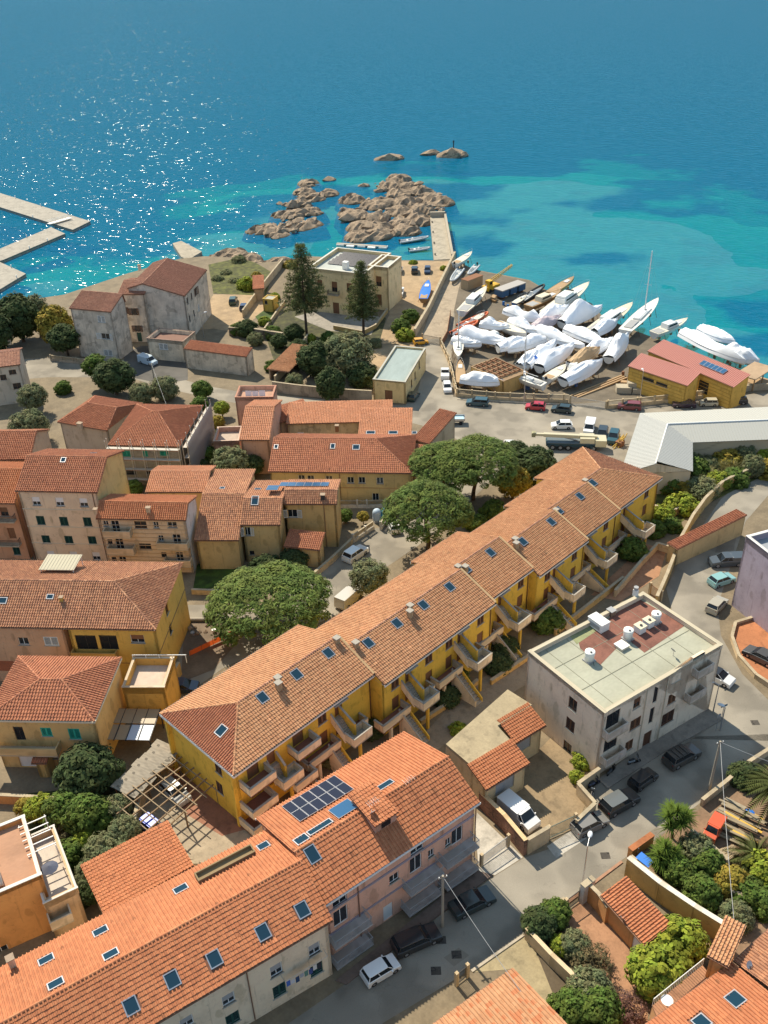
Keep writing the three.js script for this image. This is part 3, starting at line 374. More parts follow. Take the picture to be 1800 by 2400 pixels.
house({ label: 'grey-white three-storey apartment block with water tanks on its flat roof', x: 15.66, z: -80.44, turn: -0.9951, base: 7.72, L: 11.85, d: 18.4, e: 9.68, roof: 'flat', wall: ['plaster', 0.8, 0.66, 0.5], win: [['f', 7.39, 7.41, 1.3, 1.7, 'n'], ['f', 7.38, 4.31, 1.3, 1.7, 'ncB'], ['f', 7.29, 0.71, 1.3, 1.6, 'n'], ['r', 5.02, 8.32, 1.1, 1.5, 'nrB'], ['r', 5.26, 5.13, 1.6, 1.5, 'ncN'], ['r', 4.76, 2.05, 1.2, 1.5, 'ncN'], ['r', 7.94, 7.96, 0.7, 2.6, 'd'], ['r', 7.84, 4.79, 0.7, 2.4, 'd'], ['r', 7.77, 1.2, 1.3, 2.3, 'bDB'], ['r', 11.09, 8.84, 1.3, 1.5, 'ncN'], ['r', 10.94, 5.66, 1.3, 1.5, 'ncN'], ['r', 10.82, 2.74, 2, 1.8, 'ncB'], ['r', 1.47, 7.93, 2, 2.2, 'd'], ['r', 1.64, 4.4, 2, 2.2, 'd'], ['r', 14.39, 9.12, 1.9, 2.2, 'd'], ['r', 14.02, 5.63, 1.9, 2.2, 'd']], balc: [['r', 1.55, 6.3, 3, 0.9, [0.58, 0.5, 0.42]], ['r', 1.82, 2.16, 3, 0.9, [0.58, 0.5, 0.42]], ['r', 14.97, 7.67, 2.6, 0.9, [0.58, 0.5, 0.42]], ['r', 14.46, 4.2, 2.6, 0.9, [0.58, 0.5, 0.42]]], pipes: [['r', 6.34], ['r', 9.61]], par: [0.55, 0.4, ['concrete', 0.58, 0.52, 0.4]], name: 'apartment_block', cat: 'building', roofMat: mat('concrete', 0.43, 0.44, 0.36), pipe: M.cream });
house({ label: 'square yellow palazzo with white roof edge behind the two araucarias', x: -16.82, z: -228.87, turn: -0.4188, base: 2.33, L: 15.2, d: 17, e: 11.07, roof: 'flat', wall: ['plaster', 0.82, 0.63, 0.34], win: [['f', 7.08, 6.99, 1.5, 2.6, 'nr'], ['f', 11.15, 7.25, 1.5, 2.2, 'nr'], ['f', 7.19, 1.5, 1.7, 2.9, 'bDN'], ['f', 2.73, 2.52, 1.4, 2.2, 'nr'], ['f', 3.08, 7.33, 1.4, 2, 'nr'], ['f', 11.46, 2.76, 1.4, 2.2, 'nr']], balc: [['f', 6.97, 5.21, 3, 1.2, 'dark']], par: [0.9, 0.45, ['concrete', 0.68, 0.66, 0.6]], name: 'palazzo', cat: 'building', roofMat: mat('concrete', 0.5, 0.54, 0.53) });
house({ label: 'yellow side wing of the palazzo facing the car park', x: -1.98, z: -228.98, turn: -0.4091, base: 2.32, L: 5.34, d: 9, e: 11.08, roof: 'flat', wall: ['plaster', 0.82, 0.63, 0.34], win: [['f', 2.81, 7.35, 1.5, 2.6, 'nr'], ['f', 2.65, 2.56, 1.6, 2.9, 'bDN']], par: [0.9, 0.45, ['concrete', 0.68, 0.66, 0.6]], name: 'palazzo_wing', cat: 'building', roofMat: mat('concrete', 0.5, 0.54, 0.53) });
house({ label: 'low yellow harbour office with flat blue-grey roof and arched door', x: -1.35, z: -174.49, turn: -0.2881, base: 3.15, L: 6.74, d: 17.5, e: 4.75, roof: 'flat', wall: ['plaster', 0.74, 0.55, 0.26], win: [['f', 3.23, 1.35, 1.6, 2.6, 'bDN'], ['r', 5.04, 2.27, 1.1, 1.7, 'n'], ['r', 8.09, 2.62, 1.1, 1.7, 'n'], ['r', 11.77, 3.45, 1.1, 1.7, 'n']], par: [0.35, 0.3, ['concrete', 0.5, 0.5, 0.46]], name: 'harbour_office', cat: 'building', roofMat: mat('concrete', 0.34, 0.42, 0.43) });
house({ label: 'house with red pyramid roof wrapped in scaffolding', x: -46.53, z: -142.13, turn: -0.1164, base: 4.37, L: 12.52, d: 15.5, e: 7.93, rise: 2.6, hip: [5.8, 5.8], wall: ['concrete', 0.46, 0.43, 0.36], win: [['f', 2.55, 6.09, 1.6, 1.1, 'gcT'], ['f', 5.83, 6.18, 0.9, 1.1, 'gcT'], ['f', 9.25, 6.43, 1.6, 1.1, 'gcT'], ['f', 2.6, 2.58, 1.8, 1.3, 'd'], ['f', 5.93, 2.77, 1, 1.3, 'd'], ['f', 9.39, 2.93, 1.8, 1.3, 'd']], pal: 'red' });
house({ label: 'house with dark red hipped roof left of the scaffolding', x: -59.29, z: -155.59, turn: -0.3842, base: 3.85, L: 10.78, d: 11.5, e: 6.35, rise: 2, rf: 0.45, hip: [3.5, 1], wall: ['plaster', 0.5, 0.4, 0.3], chim: [[5.28, 0.31, 0.9, 0.7, 1.1]], pal: 'red' });
house({ label: 'tall cream tenement with dark green shutters and red gabled roof', x: -53.69, z: -118.43, turn: -0.1014, base: 5.51, L: 12.43, d: 12.4, e: 12.49, rise: 2.6, rf: 0.47, over: 0.3, wall: ['plaster', 0.74, 0.58, 0.39], win: [['f', 2.39, 10.55, 1.25, 1.5, 'wr'], ['f', 5.97, 10.53, 1.25, 1.5, 'wr'], ['f', 9.57, 10.49, 1.25, 1.5, 'wr'], ['f', 2.31, 7.19, 1.25, 1.55, 'gcG'], ['f', 5.87, 7.12, 1.25, 1.55, 'gcG'], ['f', 9.49, 7.13, 1.25, 1.55, 'gcG'], ['f', 2.35, 3.73, 1.25, 1.5, 'gcG'], ['f', 5.92, 3.73, 1.25, 1.5, 'gcG'], ['f', 9.55, 3.78, 1.25, 1.5, 'gcG'], ['f', 2.45, 0.88, 1.25, 1.5, 'wr'], ['f', 6.02, 0.88, 1.25, 1.5, 'wr'], ['f', 9.57, 0.88, 1.25, 1.5, 'wr']], sky: [['f', 5.9, -5.14, 0.8, 0.9], ['b', 9.12, -8.62, 0.9, 0.7]], pipes: [['f', -0.21], ['f', 11.23]], pal: 'red', tile: { tw: 0.3, tl: 0.4 }, name: 'tenement', cat: 'building', wallOf: { r: ['plaster', 0.62, 0.47, 0.19] }, bands: [['f', 9.2, 0.12], ['f', 6.1, 0.12], ['f', 3.1, 0.12]] });
house({ label: 'narrow orange house with dark balconies left of the tall cream tenement', x: -62.27, z: -119.18, turn: -0.0913, base: 5.45, L: 8.08, d: 12, e: 10.35, rise: 2.6, rf: 0.47, wall: ['plaster', 0.58, 0.31, 0.17], win: [['f', 5.6, 8.63, 1.2, 1.5, 'nr'], ['f', 5.82, 4.76, 1.1, 1.9, 'nD'], ['f', 5.77, 1.63, 1.1, 1.7, 'gcG']], balc: [['f', 5.64, 7.39, 3.2, 1, 'dark'], ['f', 5.27, 3.05, 3.4, 1, 'dark']], pal: 'orange', name: 'row_house' });
house({ label: 'low house with long red roof behind the cream tenement', x: -64.67, z: -131.71, turn: -0.0364, base: 4.83, L: 8.91, d: 10, e: 11.17, rise: 2.4, wall: ['plaster', 0.5, 0.36, 0.24], pal: 'red', name: 'row_house' });
house({ label: 'striped beige house with stacked balconies below an orange roof', x: -41.5, z: -114.58, turn: -0.0941, base: 5.7, L: 13.28, d: 6.6, e: 9.5, rise: 1.5, rf: 0.35, over: 0.25, wall: ['plaster', 0.62, 0.48, 0.32], win: [['f', 0.96, 8.46, 0.8, 1, 'w'], ['f', 2.32, 7.98, 1.2, 2, 'w'], ['f', 6.09, 8.39, 1.8, 1.2, 'n'], ['f', 8.37, 8.39, 0.8, 1.1, 'w'], ['f', 10.76, 8.44, 1.4, 1, 'w'], ['f', 0.98, 5.29, 0.7, 0.8, 'd'], ['f', 2.36, 4.83, 1.2, 1.96, 'w'], ['f', 6.13, 4.54, 1.8, 1.1, 'n'], ['f', 8.73, 6.08, 0.8, 1, 'w'], ['f', 11.08, 5.87, 1.2, 1.96, 'w'], ['f', 1, 2.18, 0.7, 0.7, 'd'], ['f', 2.29, 1.93, 1.1, 1.6, 'w'], ['f', 8.72, 3.11, 0.8, 0.9, 'd'], ['f', 11.06, 2.84, 1.1, 1.6, 'w']], balc: [['f', 2.75, 6.97, 4, 1.3, [0.6, 0.46, 0.3]], ['f', 2.78, 3.96, 4, 1.3, [0.6, 0.46, 0.3]], ['f', 10.58, 4.98, 4.6, 1.2, [0.6, 0.46, 0.3]], ['f', 10.93, 1.94, 4, 1.2, [0.6, 0.46, 0.3]]], chim: [[7.62, -1.03, 0.6, 0.5, 0.9], [-0.09, -0.7, 0.5, 0.5, 0.9]], pal: 'orange', name: 'balcony_house', cat: 'house', bands: [['f', 0.9, 0.1, ['plaster', 0.56, 0.4, 0.25]], ['f', 1.5, 0.1, ['plaster', 0.56, 0.4, 0.25]], ['f', 2.1, 0.1, ['plaster', 0.56, 0.4, 0.25]], ['f', 2.7, 0.1, ['plaster', 0.56, 0.4, 0.25]], ['f', 3.4, 0.1, ['plaster', 0.56, 0.4, 0.25]], ['f', 4.1, 0.1, ['plaster', 0.56, 0.4, 0.25]], ['f', 4.8, 0.1, ['plaster', 0.56, 0.4, 0.25]], ['f', 5.5, 0.1, ['plaster', 0.56, 0.4, 0.25]], ['f', 6.2, 0.1, ['plaster', 0.56, 0.4, 0.25]], ['f', 6.9, 0.1, ['plaster', 0.56, 0.4, 0.25]], ['f', 7.6, 0.1, ['plaster', 0.56, 0.4, 0.25]], ['f', 8.3, 0.1, ['plaster', 0.56, 0.4, 0.25]]], wallOf: { r: ['plaster', 0.66, 0.6, 0.54] } });
house({ label: 'yellow house with brown stepped roof beside the small lawn', x: -27.85, z: -114.07, turn: -0.0585, base: 5.7, L: 6.65, d: 17, e: 5.5, rise: 3, rf: 0.47, eb: 7.5, wall: ['plaster', 0.6, 0.44, 0.2], sky: [['b', 2.71, -9.87, 0.8, 0.7]], pal: 'mottled', name: 'stepped_house' });
house({ label: 'middle block of the stepped yellow house with a skylight', x: -21.14, z: -115.61, turn: -0.0600, base: 5.63, L: 5.97, d: 12.5, e: 6.97, rise: 2, rf: 0.33, wall: ['plaster', 0.6, 0.44, 0.2], win: [['f', 0.62, 5.5, 1, 1.5, 'wo'], ['f', 0.92, 1.68, 0.7, 0.7, 'd']], sky: [['f', 1.84, -3.72, 1.1, 1.6], ['b', 1.48, -8.2, 1, 0.7]], pal: 'mottled', name: 'stepped_house' });
house({ label: 'ochre end block with blue solar roof and rounded corner', x: -15.04, z: -119.53, turn: -0.0620, base: 5.43, L: 8.12, d: 7, e: 8.07, rise: 1.3, rf: 0.27, wall: ['plaster', 0.6, 0.41, 0.17], win: [['f', 0.96, 6.09, 1.5, 1.4, 'wo']], solar: [['b', 2.8, -4.12, 6, 2, 1.25, 1, M.panelBlue], ['b', -1.76, -2.36, 1, 2, 1.8, 1.2, M.panelBlue]], chim: [[5.96, -0.73, 0.6, 0.6, 0.9, M.dark]], pipes: [['f', 5.81]], pal: 'mottled', name: 'stepped_house' });
house({ label: 'brown lean-to shed with red tiles against the ochre end block', x: -14.96, z: -114.63, turn: -0.2363, base: 5.7, L: 5.55, d: 3.2, e: 3.5, rise: 1, rf: 0.99, wall: ['plaster', 0.58, 0.42, 0.2], pal: 'red', name: 'lean_to_shed', cat: 'shed' });
house({ label: 'long yellow two-storey house with red roof behind the pine', x: -18.71, z: -133.62, turn: -0.0886, base: 4.78, L: 23.62, d: 13, e: 6.22, rise: 2.6, rf: 0.52, hip: [0, 6.5], wall: ['plaster', 0.6, 0.45, 0.2], win: [['f', 5.12, 4.74, 1.1, 1.2, 'w'], ['f', 6.65, 4.71, 1.1, 1.2, 'w'], ['f', 9.66, 4.66, 1.1, 1.2, 'w'], ['f', 13.2, 4.51, 1.1, 1.2, 'w'], ['f', 15.05, 4.53, 1.1, 1.2, 'w'], ['f', 18.01, 4.49, 1.1, 1.2, 'w'], ['f', 17.2, 1.3, 1.1, 1.5, 'w']], sky: [['f', 0.7, -4.88, 0.7, 0.9], ['f', 10.17, -5.09, 0.8, 1.1], ['f', 14.07, -4.92, 1.2, 1.1], ['b', 3.38, -13.52, 1, 0.7]], chim: [[8.95, -19.91, 0.6, 0.6, 1.2, M.rust]], pipes: [['f', 11.42]], pal: 'red', tile: { tw: 0.32, tl: 0.42 }, name: 'long_house', bands: [['f', 3.1, 0.1, ['plaster', 0.5, 0.3, 0.13]]] });
house({ label: 'low salmon-roofed wing in front of the harbour road', x: -4.17, z: -145.08, turn: -0.0695, base: 4.22, L: 9.39, d: 9, e: 5.98, rise: 1.6, rf: 0.99, wall: ['plaster', 0.5, 0.4, 0.26], sky: [['f', 9.83, -1.78, 0.9, 0.7], ['f', 2.18, -1.78, 1.6, 0.9], ['f', 6.11, -1.78, 1.6, 0.9]], pal: 'salmon', name: 'low_wing' });
house({ label: 'low house with dark red end slope beside the parked tipper truck', x: 5.2, z: -144.43, turn: -0.5766, base: 4.28, L: 3.54, d: 10, e: 5.92, rise: 1.6, rf: 0.99, wall: ['plaster', 0.52, 0.42, 0.28], pal: 'red', name: 'low_wing' });
house({ label: 'flat-pitched salmon roof between the pink house and the harbour office', x: -17.46, z: -154.9, turn: -0.0189, base: 3.8, L: 19.68, d: 7, e: 4.8, rise: 1, rf: 0.99, wall: ['old', 0.66, 0.53, 0.37], chim: [[19.13, -1.47, 0.5, 0.5, 0.9]], pal: 'salmon', name: 'low_wing' });
house({ label: 'small red lean-to roof between pink house and cypress', x: -18.68, z: -155.8, turn: 0.4966, base: 3.69, L: 6.96, d: 4.5, e: 4.71, rise: 1.2, rf: 0.99, wall: ['plaster', 0.5, 0.36, 0.26], pal: 'red', name: 'low_wing' });
house({ label: 'tall pink house with steep orange front roof', x: -24.63, z: -144.46, turn: -0.0694, base: 4.24, L: 5.35, d: 15.5, e: 6.96, rise: 2.6, over: 0.3, wall: ['plaster', 0.56, 0.34, 0.24], chim: [[-3.28, -23.7, 0.5, 0.4, 1]], pal: 'salmon', name: 'pink_house', tile: { tw: 0.34, tl: 0.42 } });
house({ label: 'roof terrace block behind the pink house with white laundry', x: -27.33, z: -161.78, turn: -0.0478, base: 3.54, L: 7.16, d: 5, e: 7.46, roof: 'flat', wall: ['plaster', 0.56, 0.34, 0.24], par: [0.8, 0.2, ['plaster', 0.5, 0.25, 0.17]], name: 'pink_house', roofMat: mat('concrete', 0.5, 0.3, 0.22) });
house({ label: 'low pink terrace house with balustraded roof terrace', x: -30, z: -149.08, turn: -0.0061, base: 4.03, L: 4.55, d: 5.5, e: 4.57, roof: 'flat', wall: ['plaster', 0.52, 0.33, 0.25], par: [0.9, 0.2, ['plaster', 0.6, 0.46, 0.38]], name: 'terrace_house', roofMat: mat('concrete', 0.5, 0.42, 0.36) });
house({ label: 'peach house with broad mottled roof at the left edge above the hip-roofed house', x: -59.1, z: -90.3, turn: -0.0755, base: 6.98, L: 20.1, d: 13.6, e: 9.22, rise: 2.6, rf: 0.44, wall: ['plaster', 0.62, 0.36, 0.21], win: [['f', 14.14, 6.66, 1.3, 1.2, 'w'], ['f', 17.64, 6.74, 1.8, 1.4, 'tcW']], sky: [['f', 11.6, -3.26, 1.2, 0.9], ['f', 17.48, -3.84, 0.9, 0.7]], pal: 'mottled', tile: { tw: 0.3, tl: 0.38 }, name: 'corner_house', bands: [['f', 2.6, 1.6, ['plaster', 0.42, 0.13, 0.06]]] });
house({ label: 'yellow corner house with loggia and hipped mottled roof above the street yard', x: -39.01, z: -88.78, turn: -0.0794, base: 7.04, L: 11.3, d: 13.6, e: 9.16, rise: 2.6, rf: 0.44, hip: [0, 6.5], wall: ['plaster', 0.66, 0.43, 0.1], win: [['f', 8.37, 7.3, 1.7, 1.3, 'wrO'], ['f', 8.31, 4.13, 1.7, 1.2, 'wrO'], ['f', 1.91, 6.58, 2.6, 2.3, 'd'], ['f', 4.71, 6.65, 2.2, 2.3, 'd'], ['r', 5.08, 8.11, 1.1, 1.9, 'n'], ['r', 5.01, 4.79, 1, 1.3, 'd']], balc: [['f', 2.77, 4.61, 5.6, 0.9, [0.55, 0.34, 0.1]]], chim: [[-1.11, -3.36, 0.4, 0.4, 0.8]], pal: 'mottled', tile: { tw: 0.3, tl: 0.38 }, name: 'corner_house', bands: [['f', 3.4, 0.1, ['plaster', 0.4, 0.25, 0.1]], ['r', 5.2, 0.1, ['plaster', 0.3, 0.2, 0.1]]] });
house({ label: 'orange roof under repair between the striped house and the stepped house', x: -36.79, z: -125.12, turn: -0.0633, base: 5.15, L: 9.53, d: 8, e: 7.85, rise: 1.2, rf: 0.55, wall: ['plaster', 0.6, 0.42, 0.2], pal: 'salmon', name: 'repair_house' });
house({ label: 'small maroon lean-to at the end of the long yellow house', x: 2.97, z: -138.19, turn: -0.3968, base: 4.54, L: 2.71, d: 5.5, e: 4.46, rise: 1.2, rf: 0.99, wall: ['plaster', 0.58, 0.44, 0.24], pal: 'red', name: 'lean_to_shed', cat: 'shed' });
house({ label: 'yellow hip-roofed house with turquoise shutters and back balcony', x: -44, z: -74.4, turn: -0.0662, base: 7.8, L: 12.24, d: 10.2, e: 7.8, rise: 1.7, rf: 0.45, hip: [5, 4.8], over: 0.45, wall: ['plaster', 0.62, 0.42, 0.17], win: [['f', 2.99, 5.3, 1.1, 2.1, 'd'], ['f', 6.08, 5.61, 1.2, 1.3, 'wcT'], ['f', 9.16, 5.39, 1.3, 1.6, 'gcT'], ['f', 9.11, 1.95, 1.4, 1.5, 'wr'], ['f', 2.82, 1.15, 1.8, 2.2, 'wDW'], ['f', 6.18, 2, 0.8, 1.2, 'w']], balc: [['f', 3.23, 3.39, 8.2, 1.4, [0.6, 0.44, 0.22]]], pal: 'red', tile: { tw: 0.34, tl: 0.4 }, name: 'hip_roof_house', fascia: M.cream });
house({ label: 'ochre terrace block with peeling wall between two yellow houses', x: -30.86, z: -81.18, turn: -0.0475, base: 7.43, L: 4.89, d: 5.2, e: 5.87, roof: 'flat', wall: ['plaster', 0.6, 0.36, 0.09], par: [1, 0.22, ['plaster', 0.62, 0.5, 0.36]], name: 'terrace_block', cat: 'building', roofMat: mat('concrete', 0.62, 0.5, 0.42) });
house({ label: 'small yellow kitchen annex with red tile roof below the back balcony', x: -39.46, z: -72.66, turn: -0.0689, base: 7.88, L: 1.72, d: 2.6, e: 2.72, rise: 0.6, rf: 0.99, wall: ['plaster', 0.6, 0.42, 0.15], pal: 'red', name: 'annex', cat: 'shed' });
house({ label: 'weathered grey mansion wing with low red roof at the left', x: -69, z: -203.81, turn: -0.3145, base: 2.54, L: 10.62, d: 6.6, e: 11.66, rise: 2, rf: 0.9, over: 0.15, wall: ['old', 0.76, 0.67, 0.57], win: [['f', 7.48, 9.67, 1.9, 1.6, 'tcW'], ['f', 7.71, 5.63, 2.2, 1.4, 'wo'], ['f', 7.54, 1.63, 2.2, 1.5, 'tcW']], pal: 'old', name: 'old_mansion', cat: 'building' });
house({ label: 'recessed middle of the weathered grey mansion with brown shutters', x: -59.9, z: -211.91, turn: -0.0952, base: 2.43, L: 6.39, d: 11, e: 11.77, rise: 1.4, over: 0.1, wall: ['old', 0.76, 0.67, 0.57], win: [['f', 0.76, 7.81, 1, 1.6, 'bo'], ['f', 2.93, 7.55, 1.3, 1.6, 'bo'], ['f', 0.73, 3.55, 0.8, 1.3, 'w'], ['f', 3.01, 3.37, 1.3, 1.5, 'bo'], ['f', 0.75, -0.57, 1, 1.4, 'tcW'], ['f', 3.16, 1.2, 1.1, 2.3, 'dDG']], pal: 'old', name: 'old_mansion', cat: 'building' });
house({ label: 'tall grey mansion wing with brown gable roof facing the sea garden', x: -44.31, z: -210.86, turn: 1.4291, base: 2.3, L: 18.46, d: 13.5, e: 11.3, rise: 2.8, rf: 0.72, eb: 12.9, over: 0.15, wall: ['old', 0.8, 0.72, 0.63], win: [['f', 1.76, 9.45, 0.9, 1.6, 'd'], ['f', 4.94, 9.41, 0.9, 1.6, 'd'], ['f', 8.31, 9.33, 1.3, 1.8, 'bo'], ['f', 1.56, 5.14, 0.9, 1.5, 'd'], ['f', 4.96, 5.2, 0.9, 1.5, 'd'], ['f', 8.78, 5.11, 1.3, 1.7, 'tcW'], ['f', 1.48, 1.54, 0.9, 1.5, 'w']], chim: [[15.76, -16.14, 0.6, 0.6, 1.4]], pal: 'old', name: 'old_mansion', cat: 'building' });
house({ label: 'low front block of the grey mansion with a railed roof terrace', x: -52.1, z: -201.02, turn: -0.3123, base: 2.58, L: 9.05, d: 6, e: 5.02, roof: 'flat', wall: ['old', 0.79, 0.68, 0.54], win: [['f', 3.9, 3.35, 2.2, 1.5, 'tcW']], par: [0.8, 0.15, ['old', 0.36, 0.24, 0.2]], name: 'old_mansion', cat: 'building', roofMat: mat('concrete', 0.24, 0.13, 0.1) });
house({ label: 'long blank grey store with shallow brick-red roof', x: -42.88, z: -194.99, turn: -0.3714, base: 2.7, L: 15.44, d: 3.2, e: 4.6, rise: 0.8, rf: 0.99, over: 0.05, side: 0.05, wall: ['old', 0.76, 0.66, 0.53], pal: 'red', name: 'store', cat: 'shed' });
house({ label: 'brown carport roof beside the araucaria garden', x: -24.08, z: -187, turn: -0.3818, base: 2.82, L: 5.3, d: 13, e: 2.58, rise: 0.6, rf: 0.99, wall: ['plaster', 0.4, 0.3, 0.2], pal: 'tan', name: 'carport', cat: 'carport', skip: 'fr' });
house({ label: 'cream angular house with brown shutters at the left edge', x: -81.22, z: -177.53, turn: 0.2418, base: 3.01, L: 8.36, d: 9, e: 8.49, rise: 1.4, over: 0.2, wall: ['plaster', 0.6, 0.5, 0.38], win: [['f', 6.24, 6.97, 1.4, 1, 'n'], ['f', 6.43, 3.83, 1.6, 1.3, 'n'], ['f', 4.22, 6.06, 1.2, 1.2, 'b']], chim: [[3.06, -28.31, 0.8, 0.8, 1.2]], pal: 'old', name: 'cream_house' });
house({ label: 'yellow boatyard shed with ribbed red roof and slit windows', x: 50.38, z: -176.1, turn: -0.8371, base: 3.22, L: 13.7, d: 4.4, e: 5.08, rise: 1.4, rf: 0.99, over: 0.1, wall: ['plaster', 0.66, 0.42, 0.09], win: [['f', 4.72, 3.56, 2.6, 0.7, 'd'], ['f', 7.82, 3.48, 2.6, 0.7, 'd']], name: 'boat_shed', cat: 'shed', bands: [['f', 1.2, 0.06, ['plaster', 0.5, 0.3, 0.06]], ['f', 1.9, 0.06, ['plaster', 0.5, 0.3, 0.06]], ['f', 2.6, 0.06, ['plaster', 0.5, 0.3, 0.06]], ['f', 3.3, 0.06, ['plaster', 0.5, 0.3, 0.06]], ['f', 4, 0.06, ['plaster', 0.5, 0.3, 0.06]], ['f', 4.7, 0.06, ['plaster', 0.5, 0.3, 0.06]]], flat: plain(0.42, 0.15, 0.12, 0.6) });
house({ label: 'rear yellow boatyard shed with red roof and blue solar panels', x: 56.15, z: -183.21, turn: -0.9993, base: 3.13, L: 22.02, d: 4.6, e: 5.17, rise: 1.4, rf: 0.99, over: 0.1, wall: ['plaster', 0.66, 0.42, 0.09], win: [['f', 14.82, 2.48, 2.4, 2.6, 'd']], solar: [['f', 14.87, -2.56, 6, 1, 1, 1.5, M.panelBlue]], name: 'boat_shed', cat: 'shed', bands: [['f', 1.2, 0.06, ['plaster', 0.5, 0.3, 0.06]], ['f', 1.9, 0.06, ['plaster', 0.5, 0.3, 0.06]], ['f', 2.6, 0.06, ['plaster', 0.5, 0.3, 0.06]], ['f', 3.3, 0.06, ['plaster', 0.5, 0.3, 0.06]], ['f', 4, 0.06, ['plaster', 0.5, 0.3, 0.06]], ['f', 4.7, 0.06, ['plaster', 0.5, 0.3, 0.06]]], flat: plain(0.42, 0.15, 0.12, 0.6) });
house({ label: 'roofless ochre boatyard hut topped with rusty beams', x: 19.22, z: -182.85, turn: -0.9345, base: 3, L: 9.77, d: 7, e: 3.2, roof: 'flat', wall: ['plaster', 0.56, 0.36, 0.13], par: [0.1, 0.25, ['concrete', 0.36, 0.24, 0.14]], name: 'boatyard_hut', cat: 'shed', roofMat: mat('earth', 0.36, 0.25, 0.15) });
house({ label: 'near garage with bright orange tile roof beside the white van', x: 9.43, z: -65.46, turn: 0.5989, base: 8.17, L: 6.04, d: 3, e: 4.03, rise: 1.1, rf: 0.99, wall: ['plaster', 0.62, 0.48, 0.27], win: [['f', 2.8, 2.45, 2.6, 2.4, 'gG']], pal: 'orange', name: 'garage', cat: 'garage', tile: { tw: 0.3, tl: 0.36 } });
house({ label: 'far garage with bright orange tile roof against the white block', x: 13.25, z: -71.62, turn: 0.5999, base: 7.86, L: 4.52, d: 3, e: 4.34, rise: 1.1, rf: 0.99, wall: ['plaster', 0.62, 0.48, 0.27], win: [['f', 1.43, 2.94, 2.2, 2.2, 'gG']], pal: 'orange', name: 'garage', cat: 'garage', tile: { tw: 0.3, tl: 0.36 } });
house({ label: 'small orange garden house with single-slope red tile roof', x: 18.59, z: -53.18, turn: -1.0695, base: 9.06, L: 5.77, d: 3, e: 2.84, rise: 0.7, rf: 0.99, over: 0.2, wall: ['plaster', 0.56, 0.27, 0.09], win: [['f', 4.51, 1.1, 1.1, 2.1, 'wDW']], dish: [[2.87, -0.19, 0.3]], pal: 'orange', name: 'garden_house', tile: { tw: 0.3, tl: 0.36 } });
house({ label: 'orange-roofed house with square skylight at the lower right corner', x: 27.4, z: -44.74, turn: -2.6146, base: 9.56, L: 13.3, d: 11, e: 4.94, rise: 2.4, rf: 0.99, wall: ['plaster', 0.6, 0.34, 0.16], sky: [['f', 2.59, -2.47, 1.3, 1.3], ['f', 6.19, -2.36, 1.2, 1.2]], pal: 'orange', name: 'villa', tile: { tw: 0.32, tl: 0.4, pick: 300, near: [4, 3] } });
house({ label: 'mottled brown roof behind the skylight house at the right edge', x: 33.06, z: -48.71, turn: -2.5218, base: 9.27, L: 6.8, d: 10, e: 5.33, rise: 1.6, rf: 0.99, wall: ['plaster', 0.6, 0.4, 0.25], dish: [[6.39, -1.22, 0.4]], pal: 'mottled', name: 'villa' });
house({ label: 'small stair turret with pale tile roof above orange wall', x: 25.22, z: -44.89, turn: -0.6494, base: 9.4, L: 1.78, d: 4.2, e: 6, rise: 0.35, rf: 0.99, over: 0.15, wall: ['plaster', 0.56, 0.28, 0.1], pal: 'tan', name: 'stair_turret', cat: 'building' });
house({ label: 'pale-tiled house roof at the bottom edge of the picture', x: 9.55, z: -45.65, turn: -2.5699, base: 9.56, L: 15.86, d: 9, e: 3.64, rise: 1.5, rf: 0.99, wall: ['plaster', 0.6, 0.46, 0.25], pal: 'tan', name: 'villa', tile: { tw: 0.34, tl: 0.42, pick: 300, near: [2, 2] } });
house({ label: 'lilac-grey tall house with white roof edge at the right edge', x: 47.1, z: -101, turn: -1.2194, base: 6.77, L: 15.98, d: 14, e: 11.03, roof: 'flat', wall: ['plaster', 0.42, 0.36, 0.42], par: [0.9, 0.35, ['plaster', 0.7, 0.7, 0.7]], name: 'lilac_house', cat: 'building', roofMat: mat('concrete', 0.36, 0.4, 0.46) });
house({ label: 'lower lilac terrace block beside the orange parking deck', x: 50.2, z: -96, turn: -1.2171, base: 6.98, L: 13.86, d: 12, e: 5.52, roof: 'flat', wall: ['plaster', 0.45, 0.38, 0.44], par: [0.9, 0.3, ['plaster', 0.7, 0.7, 0.7]], name: 'lilac_house', cat: 'building', roofMat: mat('concrete', 0.36, 0.4, 0.46) });
house({ label: 'orange house with white barrel roofs at the left edge', x: -44, z: -47.2, turn: 0.4891, base: 9.06, L: 14.05, d: 7.6, e: 7.54, roof: 'flat', wall: ['plaster', 0.62, 0.29, 0.09], win: [['f', 8.87, 0.06, 1.2, 1.3, 'w']], par: [0.5, 0.25, ['plaster', 0.7, 0.68, 0.62]], name: 'orange_house', roofMat: mat('concrete', 0.5, 0.28, 0.18) });
house({ label: 'tiled roof terrace with white pergola on the orange house', x: -31.5, z: -52.5, turn: 0.5233, base: 8.92, L: 3, d: 8.2, e: 5.38, roof: 'flat', wall: ['plaster', 0.62, 0.42, 0.24], balc: [['f', 0.9, 3.01, 2, 1.2, [0.62, 0.5, 0.36]]], par: [0.8, 0.12, ['plaster', 0.7, 0.66, 0.6]], name: 'orange_house', roofMat: mat('concrete', 0.6, 0.54, 0.48) });
house({ label: 'orange single-slope tile garage under the hanging vine', x: -26.46, z: -52.38, turn: 0.5864, base: 8.83, L: 8.87, d: 5.8, e: 3.77, rise: 0.7, rf: 0.99, wall: ['plaster', 0.62, 0.5, 0.36], pal: 'orange', name: 'tile_garage', cat: 'garage', tile: { tw: 0.3, tl: 0.36 } });
